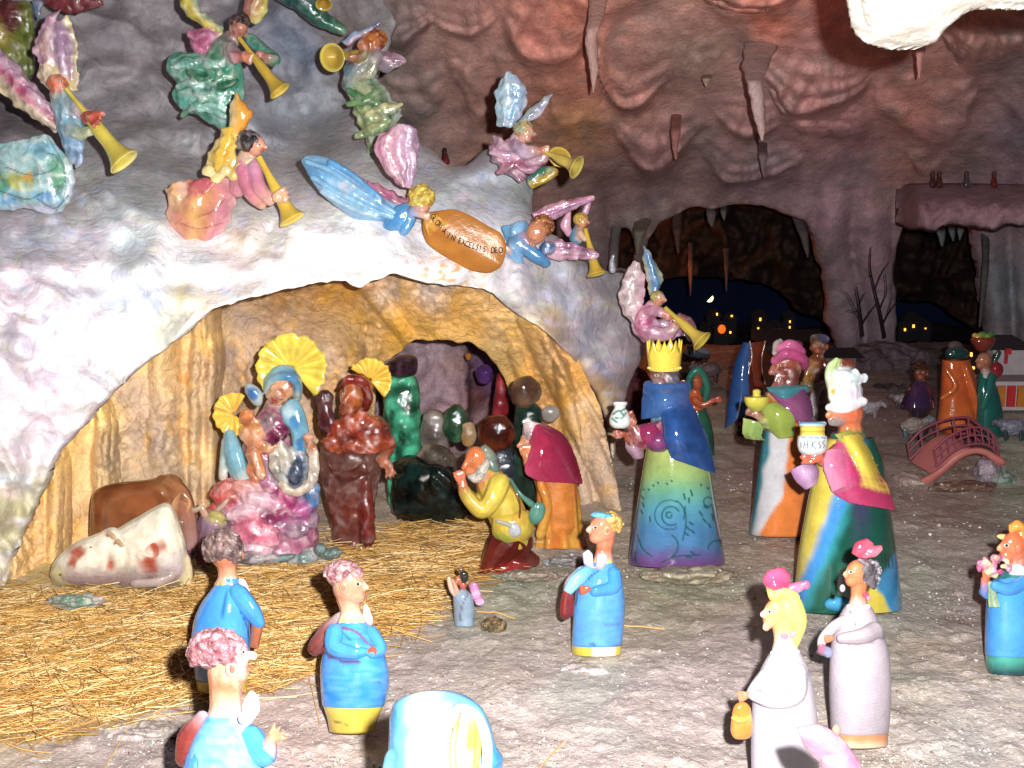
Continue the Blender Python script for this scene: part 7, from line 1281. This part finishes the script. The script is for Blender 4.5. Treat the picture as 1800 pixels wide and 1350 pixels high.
# ================================================================== figures and things farther back
def sheep(label, x, y, Y, s=1.0, look=1, col='#8c8084', dark='#5c4c50'):
    f = Fig('sheep_figurine', label, 'sheep', (x, y), group='clay sheep among the figures'); b = f.part('body', 'fleece', vox=1.6, smooth=1)
    b.ball(x, y - 24 * s, 0, 24 * s, 15 * s, 13 * s, col=col, lump=.15); b.tube([(x + look * 18 * s, y - 30 * s, 0, 9 * s), (x + look * 30 * s, y - 34 * s, -2, 7 * s), (x + look * 37 * s, y - 28 * s, -4, 4.5 * s)], col=[col, dark])
    for (dx, dd) in [(-14, -6), (-12, 7), (13, -6), (15, 7)]:
        l = f.part('leg', 'glaze', vox=1.5); l.tube([(x + dx * s, y - 16 * s, dd, 5 * s), (x + dx * s, y - 2 * s, dd, 3.4 * s)], col=dark)
    for q in (-1, 1): e = f.part('ear', 'glaze', vox=1.4, smooth=1); e.ball(x + look * 27 * s, y - 39 * s, q * 6 - 2, 3 * s, 5 * s, 2.6 * s, col=dark)
    return f
sheep('pinkish grey sheep between the crowned king and the blue cloak', 1246, 672, 4.2, .9, -1, '#6c5458', '#4c3c48')
sheep('white sheep grazing beyond the turbaned king', 1528, 735, 3.75, .75, 1, '#a49ca4', '#8c7c84')
sheep('small pale sheep under the purple shepherd', 1606, 772, 3.45, 1.0, 1, '#8c7c74', '#5c6c78')
sheep('bluish sheep at the right edge beyond the bridge', 1782, 775, 3.4, 1.0, -1, '#7c7c90', '#2c4048')
sheep('tiny sheep lying at the foot of the far pink rock', 1585, 716, 4.1, .6, -1, '#8c8088', '#5c5458')

f = Fig('shepherd_figurine', 'clay woman in teal hood and orange bodice beside the crowned king', 'figurine', (1228, 800))
b = f.part('body', 'glaze', vox=1.6); b.ball(1226, 672, -8, 9, 14, 9, col='#a84c24'); b.tube([(1226, 684, -4, 6), (1222, 694, 0, 12), (1224, 720, 0, 16)], col=['#a84c24', '#c0501c', '#b04c20']); b.tube([(1222, 704, -14, 7), (1236, 712, -22, 6), (1254, 704, -26, 4)], col=['#b8501c', '#b85830', '#b85038']); fingers(b, 1256, 703, -28, 1, -.1, 14, 9, '#b04c38'); eye(f, b, 1222, 668, -16, 1.8)
h = f.part('hood', 'glaze', vox=1.6); h.tube([(1214, 704, -2, 5), (1210, 674, 0, 7), (1226, 652, 0, 9), (1242, 676, 0, 7), (1240, 704, 2, 5)], col=['#2c7c74', '#146454', '#2c7460', '#1c6c5c']); h.ball(1226, 676, 8, 15, 22, 9, col='#0c4c40')
s = f.part('skirt', 'glaze', remesh=False); s.lathe(1230, [(718, 14, 1226), (740, 19, 1230), (770, 23, 1232), (800, 25, 1232)], col=bands([(718, '#2c5c44'), (760, '#145c48'), (800, '#1c5048')]), seg=30)

f = Fig('cloaked_figurine', 'tall clay figure in blue cloak with dark red lining, turned away', 'figurine', (1304, 762))
b = f.part('body', 'glaze', vox=1.8); b.ball(1324, 620, 0, 14, 16, 13, col='#5c2c1c'); b.tube([(1322, 630, 0, 16), (1320, 680, 0, 22), (1316, 756, 0, 24)], col=['#5c2418', '#4c1814', '#3c1410'])
c = f.part('cloak', 'smooth', vox=1.8, smooth=3); c.loft([(1306, 600, -6), (1290, 640, -10), (1282, 690, -14), (1274, 754, -18)], [(1320, 604, -18), (1316, 650, -26), (1318, 700, -30), (1308, 730, -30)], col=['#1c4c8c', '#2c5c9c', '#3c5c98'], th=6, bulge=10); c.loft([(1318, 602, -18), (1320, 640, -24), (1326, 680, -22)], [(1344, 600, -8), (1340, 640, -12), (1346, 680, -10)], col=['#6c2c18', '#7c2c14', '#4c1c14'], th=5, bulge=2)
t = f.part('trim', 'smooth', vox=1.5); t.tube([(1318, 600, -20, 1.8), (1322, 626, -26, 1.8), (1318, 644, -28, 1.8)], col='#b09c88', seg=7); t.tube([(1345, 600, -10, 1.8), (1338, 640, -14, 1.8), (1346, 676, -14, 1.8)], col='#b0886c', seg=7)

f = Fig('carrier_figurine', 'brown clay porter with bare chest and silvery sash between the two bearded kings', 'figurine', (1436, 800))
b = f.part('body', 'rough_glaze', vox=1.7); face(f, b, 1438, 608, 0, 15, '#8c4c24', 0); b.tube([(1438, 622, 0, 9), (1436, 640, 0, 18), (1436, 680, 0, 18), (1436, 790, 0, 20)], col=['#7c4020', '#7c3c1c', '#5c3020', '#4c1c20']); b.tube([(1424, 644, -12, 8), (1416, 668, -20, 7), (1424, 684, -26, 6)], col=['#a06c1c', '#a8701c', '#7c4c2c']); b.tube([(1452, 640, -8, 7), (1458, 664, -12, 6), (1446, 680, -20, 5)], col='#6c3018')
s = f.part('sash', 'rough_glaze', vox=1.6, smooth=1); s.tube([(1436, 684, -22, 9), (1430, 710, -24, 8), (1432, 745, -26, 6)], col=['#8c8480', '#a49ca0', '#8c8088']); s.tube([(1412, 676, -20, 7), (1430, 680, -26, 8), (1446, 676, -20, 7)], col='#7c7048')
k = f.part('headscarf', 'rough_glaze', vox=1.6); k.ball(1438, 600, 2, 16, 12, 15, col='#5c4838', lump=.2); k.ball(1446, 596, 0, 12, 8, 11, col='#3c4474')

f = Fig('shepherd_figurine', 'dim clay shepherd in dark purple poncho beside the orange cloak', 'figurine', (1618, 770))
b = f.part('body', 'glaze', vox=1.7); face(f, b, 1618, 656, 0, 12, '#6c3c28', 0); b.tube([(1618, 668, 0, 8), (1618, 690, 0, 18), (1618, 740, 0, 16), (1618, 762, 0, 14)], col=['#5c3424', '#2c1c2c', '#3c3438'])
p = f.part('poncho', 'smooth', remesh=False); p.lathe(1616, [(668, 8, 1617), (680, 18, 1617), (700, 26), (716, 30)], col='#3a2244', seg=30); h = f.part('hat', 'glaze', vox=1.6); h.ball(1618, 646, 0, 18, 5, 16, col='#3c2018'); h.ball(1618, 640, 0, 11, 9, 11, col='#3c2018')

f = Fig('cloaked_figurine', 'clay figure wrapped in bright orange cloak standing behind the little bridge', 'figurine', (1688, 765))
b = f.part('body', 'glaze', vox=1.9); b.ball(1680, 624, 0, 16, 14, 14, col='#7c5c58'); b.tube([(1682, 634, 0, 12), (1686, 680, 0, 30), (1688, 755, 0, 34)], col='#b8480c'); b.tube([(1710, 712, -20, 7), (1726, 716, -26, 6), (1730, 724, -28, 5)], col=['#c85a10', '#b86840']); fingers(b, 1731, 724, -29, .4, 1, 12, 9, '#b86840')
c = f.part('cloak', 'smooth', vox=1.9, smooth=2); c.lathe(1686, [(632, 24, 1680), (660, 30, 1684), (700, 36, 1687), (740, 41, 1686), (752, 42, 1686)], col=bands([(632, '#c85a10'), (690, '#c04c08'), (752, '#c8640c')]), seg=40, fold=.05, nf=5)
c.tube([(1664, 650, -24, 4), (1680, 680, -34, 5), (1656, 700, -32, 4)], col='#d06410'); c.tube([(1698, 644, -26, 4), (1712, 690, -30, 5), (1722, 730, -26, 4)], col='#cc5c0c')
h = f.part('hat', 'smooth', vox=1.7); h.ball(1682, 622, 0, 22, 13, 20, col='#10403c', lump=.08); h.ball(1678, 608, 4, 13, 9, 12, col='#5c484c')

f = Fig('carrier_figurine', 'clay figure in teal robe with a fruit basket on the head, beside the orange cloak', 'figurine', (1736, 770))
b = f.part('body', 'glaze', vox=1.7); face(f, b, 1730, 634, 0, 14, '#a8684c', -1, nose=.8); b.tube([(1732, 646, 0, 8), (1734, 664, 0, 14)], col=['#a0644c', '#b0c0b8'])
r = f.part('robe', 'smooth', remesh=False); r.lathe(1738, [(650, 8, 1732), (664, 13, 1732), (690, 20, 1736), (730, 24, 1740), (768, 24, 1740)], col='#0c5c54', seg=34); s = f.part('sleeve', 'smooth', vox=1.6); s.tube([(1744, 662, -12, 9), (1738, 690, -22, 8), (1728, 716, -24, 6)], col=['#0c5c54', '#146c60'])
k = f.part('basket', 'glaze', remesh=False); k.lathe(1728, [(592, 20), (600, 22), (612, 14), (616, 10)], col='#7c2c1c', seg=30); u = f.part('fruit', 'glaze', vox=1.5)
for q in range(12): u.ball(1714 + q * 2.6, 590 + 3 * math.sin(q), -6 + 6 * math.sin(q * 2), 6, 5, 5, col=random.choice(['#6c8c24', '#1c7c3c', '#c89c24', '#a83c1c']))
g = f.part('jug', 'glaze', vox=1.6); g.ball(1752, 650, -8, 12, 14, 11, col='#8c1428'); g.tube([(1748, 636, -8, 4), (1756, 620, -8, 5)], col='#1c4c40')

# ---- pink bridge with railings
def bridge():
    f = Fig('footbridge', 'small arched pink footbridge with crossed railings on a pale rock', 'bridge', (1690, 850), Y=2.95)
    def top(t): return (1648 + 128 * t, 812 - 46 * math.sin(math.pi * (t * .9 + .08)) + 22 * (1 - t) ** 3)
    dk = f.part('deck', 'bisque', vox=2, smooth=1); A = []; B = []
    for k in range(9):
        t = k / 8; x, y = 1642 + 120 * t, 820 + 14 * (1 - t) - 42 * math.sin(math.pi * min(1, t * 1.05)); A.append((x, y + 3, -10)); B.append((x - 42, y - 22, 60))
    dk.loft(A, B, col='#b0605c', th=8, m=6)
    dk.tube([(1575, 868, -12, 9), (1615, 852, -12, 9), (1650, 832, -10, 7), (1690, 800, -10, 6), (1725, 793, -10, 6), (1762, 812, -10, 7)], col='#b4645c')
    for (off, dd, nm) in [((0, 0), -12, 0), ((-46, -22), 60, 1)]:
        P = [(1646, 820), (1668, 800), (1692, 786), (1716, 780), (1740, 784), (1756, 800)] if nm == 0 else [(1600, 808), (1622, 786), (1650, 772), (1680, 764), (1706, 764), (1726, 778)]
        for (h0, r) in [(0, 2.6), (-15, 2.0), (-29, 2.6)]:
            rl = f.part('rail', 'bisque', vox=1.2, smooth=0); rl.tube([(x - (4 if nm == 0 else 2) * (-h0 / 29), y + h0, dd, r) for (x, y) in P], col='#7c3448', seg=6, caps=True)
        for (x, y) in spline([(a, b_) for a, b_ in P], 2)[::2 if nm else 1]:
            ps = f.part('post', 'bisque', vox=1.2, smooth=0); ps.tube([(x, y, dd, 2), (x - 4, y - 29, dd, 2)], col='#7c3848', seg=6, n=3)
    b1 = f.part('abutment', 'floor', vox=2.4, smooth=1); b1.ball(1600, 856, 10, 34, 26, 40, col='#a08c80', lump=.35); b1.ball(1590, 845, 20, 24, 16, 30, col='#8c7c74', lump=.35); b2 = f.part('abutment', 'floor', vox=2.4, smooth=1); b2.ball(1738, 830, 8, 26, 26, 34, col='#948490', lump=.3); b2.ball(1765, 846, 10, 22, 18, 30, col='#7c9484', lump=.4)
bridge()
rock('rock', 'brown stony bank under the arched footbridge', 1690, 858, 2.9, 70, 12, 50, ['#6c4c3c', '#5c5444', '#7c5c50'], lump=.5)
rock('rock', 'low pink rock wall near the two far huts', 1545, 650, 5.2, 90, 46, 60, ['#6c5860', '#7c6870', '#5c4c54'], mat='cave', n=4)
rock('rock', 'dim reddish rock behind the crowned king', 1118, 700, 3.7, 36, 58, 40, ['#5c2c34', '#6c3428', '#4c2434'], mat='cave', n=3)
rock('rock', 'dark boulder left of the orange cloak', 1560, 690, 4.6, 40, 20, 40, ['#4c4448', '#5c5054'], mat='cave', n=2)
rock('rock', 'shadowed brown boulder far behind the sheep', 1205, 640, 4.8, 40, 22, 40, ['#5c3c1c', '#4c3828'], mat='cave', n=2)

# ---- houses
M['wallp'] = plain('hut_wall', '#6c6468', .8, bump=.3); M['roofp'] = plain('hut_roof', '#241e22', .8, bump=.4); M['lit'] = plain('lit_window', '#e0a040', .5, emit='#ffb040', strength=2.6); M['lit2'] = plain('lit_orange', '#e06820', .5, emit='#ff7018', strength=1.0)
M['moonlight'] = plain('moon_glow', '#fff0c0', .5, emit='#fff2b0', strength=2.2); M['townwall'] = plain('town_wall', '#17181e', .9, bump=.3); M['redp'] = plain('red_paint', '#a82028', .5); M['whitep'] = plain('white_paint', '#a49ca0', .6); M['ochp'] = plain('ochre_door', '#a8641c', .6)
def box(name, parent, c, h, mat, rz=0, bevel=.0):
    bm = bmesh.new(); bmesh.ops.create_cube(bm, size=2); me = bpy.data.meshes.new(name)
    for v in bm.verts: v.co = Vector((v.co.x * h[0], v.co.y * h[1], v.co.z * h[2]))
    if bevel: bmesh.ops.bevel(bm, geom=bm.edges[:], offset=bevel, segments=1, affect='EDGES')
    bm.to_mesh(me); bm.free(); o = link(name, me, M[mat], parent); o.location = c; o.rotation_euler.z = rz; return o
def house(label, x, y, Y, w, hgt, wins, group='far town houses with lit windows', roof=True, wall='townwall', over=1.25, rh=.45, win='lit', rz=0, pent=False):
    s = Y / FPX; loc = W(x, y, Y); r = bpy.data.objects.new('house', None); COL.objects.link(r); r.location = tuple(loc); r.rotation_euler.z = rz; tag(r, label, 'house', group)
    W2, H = w * s / 2, hgt * s; box('wall', r, (0, W2, H / 2), (W2, W2 * .9, H / 2), wall)
    if roof:
        a = W2 * over; hh = w * s * rh; V = [(-a, -.1 * W2, H), (a, -.1 * W2, H), (a, 2.1 * W2, H), (-a, 2.1 * W2, H), (-a * (0 if not pent else 1), W2 if not pent else 2.1 * W2, H + hh), (a * (0 if not pent else 1), W2 if not pent else 2.1 * W2, H + hh)]
        if not pent: V[4] = (-a * .3, W2, H + hh); V[5] = (a * .3, W2, H + hh)
        me = bpy.data.meshes.new('roof'); me.from_pydata(V, [], [(0, 1, 5, 4), (3, 4, 5, 2), (0, 4, 3), (1, 2, 5), (0, 3, 2, 1)]); link('roof', me, M['roofp'], r)
    for (wx, wy, ww, wh) in wins: box('window', r, ((wx - x) * s, .1 * W2 - .004, (y - wy) * s), (ww * s * .36, .006, wh * s * .38), win)
    return r
TOWN = [('leftmost far house with one high lit window', 1254, 598, 24, 44, [(1259, 552, 3.4, 6)]), ('far house with a dim orange window left of the round lamp', 1283, 596, 22, 36, [(1285, 555, 4, 4)]), ('far house beside the orange round window', 1282, 604, 16, 26, [(1283, 584, 4, 5)]),
        ('far house with two stacked windows left of centre', 1334, 600, 26, 44, [(1335, 561, 4, 7), (1332, 578, 3.4, 7)]), ('far low house with two bright windows', 1364, 604, 28, 28, [(1359, 583, 4.6, 8), (1371, 581, 4, 6)]),
        ('tall far house with three stacked windows', 1386, 602, 20, 46, [(1387, 565, 3, 5), (1387, 575, 3, 5), (1387, 584, 2.6, 4)]), ('far right house with one bright window', 1604, 606, 30, 44, [(1604, 573, 4.4, 7)]),
        ('far right low house with a dim window', 1588, 608, 20, 34, [(1589, 579, 3.6, 6)]), ('rightmost far house with a faint orange window', 1626, 606, 20, 34, [(1625, 577, 3, 3)]), ('far house in the dark left of the moon', 1240, 604, 20, 30, [(1243, 564, 3, 4)])]
for (lb, x, y, w, h, wins) in TOWN: house(lb, x, y, 7.4 + random.uniform(0, .3), w, h, wins)
r = house('dark far house with a large round orange window', 1268, 612, 7.1, 26, 36, []); bm = bmesh.new(); bmesh.ops.create_uvsphere(bm, u_segments=16, v_segments=10, radius=1); me = bpy.data.meshes.new('round_window')
for v in bm.verts: v.co = Vector((v.co.x * .026, v.co.y * .008, v.co.z * .03))
bm.to_mesh(me); bm.free(); o = link('round_window', me, M['lit2'], r); o.location = (-.002, -.005, (612 - 578) * 7.1 / FPX)
def moon():
    a = np.linspace(-1.9, 1.3, 14); pts = [(math.cos(t), math.sin(t)) for t in a] + [(math.cos(t) * .95 - .25 * math.sin((t + 1.9) / 3.2 * math.pi), math.sin(t) * .95 + .32 * math.sin((t + 1.9) / 3.2 * math.pi)) for t in a[::-1]]
    pts = [(math.cos(t), math.sin(t)) for t in np.linspace(-2.2, .6, 12)]
    V = [(x * .030, -.006, y * .032) for x, y in pts] + [(x * .030, .006, y * .032) for x, y in pts]; n = len(pts); me = bpy.data.meshes.new('moon'); me.from_pydata(V, [], [tuple(range(n))[::-1], tuple(range(n, 2 * n))] + [(i, (i + 1) % n, (i + 1) % n + n, i + n) for i in range(n)])
    o = link('moon', me, M['moonlight']); o.location = tuple(W(1247, 524, 8.4)); o.rotation_euler = (0, math.radians(0), 0); tag(o, 'small pale half moon glowing on the dark blue backdrop', 'moon')
moon()
h1 = house('hut with dark sloping roof behind the pink turban', 1400, 640, 5.4, 84, 34, [], group=None, wall='wallp', rh=.22, over=1.5, pent=True)
h2 = house('low hut with black roof between porter and tall turban', 1475, 655, 5.0, 60, 26, [], group=None, wall='wallp', rh=.18, over=1.5, pent=True)
h3 = house('hut at the right edge with a pale wall and red emblem', 1772, 680, 4.3, 60, 66, [(1703, 622, 3, 9), (1708, 646, 5, 6)], group=None, wall='whitep', rh=.4, over=1.6)
s = 4.3 / FPX; e = box('emblem', h3, (-.012, -.002, 64 * s), (.012, .006, .012), 'redp'); e = box('emblem_bar', h3, (-.018, -.003, 50 * s), (.006, .004, .018), 'redp')
h4 = house('low building with ochre doors at the right edge', 1790, 722, 3.9, 90, 52, [], group=None, roof=False, wall='whitep')
s = 3.9 / FPX
for (x, c) in [(1758, 'ochp'), (1776, 'redp'), (1794, 'ochp')]: box('door', h4, ((x - 1790) * s, .006, 26 * s), (7 * s, .008, 19 * s), c)

# ---- bare twigs in front of the far pillar
def twig(label, base, segs, Y):
    f = Fig('bare_tree', label, 'tree', base, Y=Y, group='bare twigs before the far pillar'); t = f.part('trunk', 'cave', vox=1, remesh=False); t.tube([(*p, 0, r) for (p, r) in segs[0]], col='#1c1618', seg=6, n=4)
    for sg in segs[1:]: q = f.part('branch', 'cave', remesh=False); q.tube([(*p, random.uniform(-5, 5), r) for (p, r) in sg], col='#1c1618', seg=5, n=3)
twig('left bare twig with long thin forks before the pillar', (1517, 590), [[((1517, 590), 2.2), ((1514, 560), 1.9), ((1510, 530), 1.4), ((1506, 505), .9)], [((1516, 570), 1.4), ((1530, 548), 1.1), ((1545, 530), .8)], [((1514, 560), 1.2), ((1502, 540), .9), ((1492, 520), .7), ((1478, 508), .6)], [((1511, 535), 1), ((1520, 515), .8)], [((1506, 548), .8), ((1490, 545), .6)]], 4.6)
twig('right bare twig reaching higher up before the pillar', (1556, 592), [[((1556, 592), 2.2), ((1548, 550), 1.9), ((1538, 510), 1.5), ((1530, 470), 1.1), ((1531, 434), .7)], [((1552, 570), 1.3), ((1566, 545), 1), ((1590, 515), .7)], [((1546, 545), 1.2), ((1558, 515), .9), ((1556, 480), .6)], [((1538, 510), 1), ((1550, 480), .8), ((1562, 462), .5)], [((1562, 550), .9), ((1568, 520), .7), ((1566, 495), .5)], [((1534, 490), .8), ((1522, 472), .5)]], 4.6)

# ---- tiny figures on the high ledge and a glass spike on the arch
for (x, lb, c) in [(1640, 'tiny dark red figure leftmost on the high ledge', '#4c2024'), (1652, 'tiny reddish figure second from the left on the high ledge', '#542424'), (1700, 'tiny grey figure in the middle of the high ledge', '#4c4448'), (1748, 'tiny figure with a red scarf right on the high ledge', '#6c1c1c')]:
    f = Fig('tiny_figurine', lb, 'figurine', (x, 326), Y=4.5, group='tiny figures on the high ledge'); b = f.part('body', 'glaze', vox=1.2, smooth=1); b.ball(x, 305, 0, 4, 5, 4, col='#5c4038'); b.tube([(x, 310, 0, 3), (x, 325, 0, 6)], col=c)
f = Fig('tiny_figurine', 'tiny dark figure with red skirt behind the dip of the grotto rock', 'figurine', (783, 284), Y=4.2); b = f.part('body', 'glaze', vox=1.2, smooth=1); b.ball(782, 264, 0, 4, 5, 4, col='#3c2c28'); b.tube([(782, 270, 0, 4), (784, 284, 0, 7)], col=['#3c2c24', '#8c1c20'])
f = Fig('glass_spike', 'small clear glass spike standing on the right end of the arch', 'glass spike', (1077, 476), Y=2.62); b = f.part('spike', 'glass', vox=1.2, smooth=1); b.tube([(1077, 474, 0, 6), (1076, 462, 0, 4), (1078, 450, 0, 2)], col=['#a0a4b0', '#c0c4d0'])
f = Fig('bird_figurine', 'dim bluish clay bird perched behind the crown of the first king', 'bird', (1236, 632), Y=3.2); b = f.part('body', 'glaze', vox=1.5); b.ball(1226, 620, 0, 22, 9, 9, col='#2c3444', lump=.2); b.ball(1212, 612, -2, 7, 6, 6, col='#3c4450'); w = f.part('wing', 'glaze', vox=1.4); w.ball(1234, 616, -8, 16, 6, 4, col='#4c5058', rot=15)
finalize()
lettering()
# dim coloured lamps of the cave: red behind the arches, warm rose over the rear vault
lamp('red_cave_lamp', 'POINT', tuple(W(1180, 470, 5.75)), 4.0, (1.0, 0.22, 0.06), 0.05)
lamp('vault_lamp', 'AREA', (1.1, 3.2, 0.7), 0.9, (1.0, 0.22, 0.12), 1.2).rotation_euler = (math.pi * .9, 0, 0)
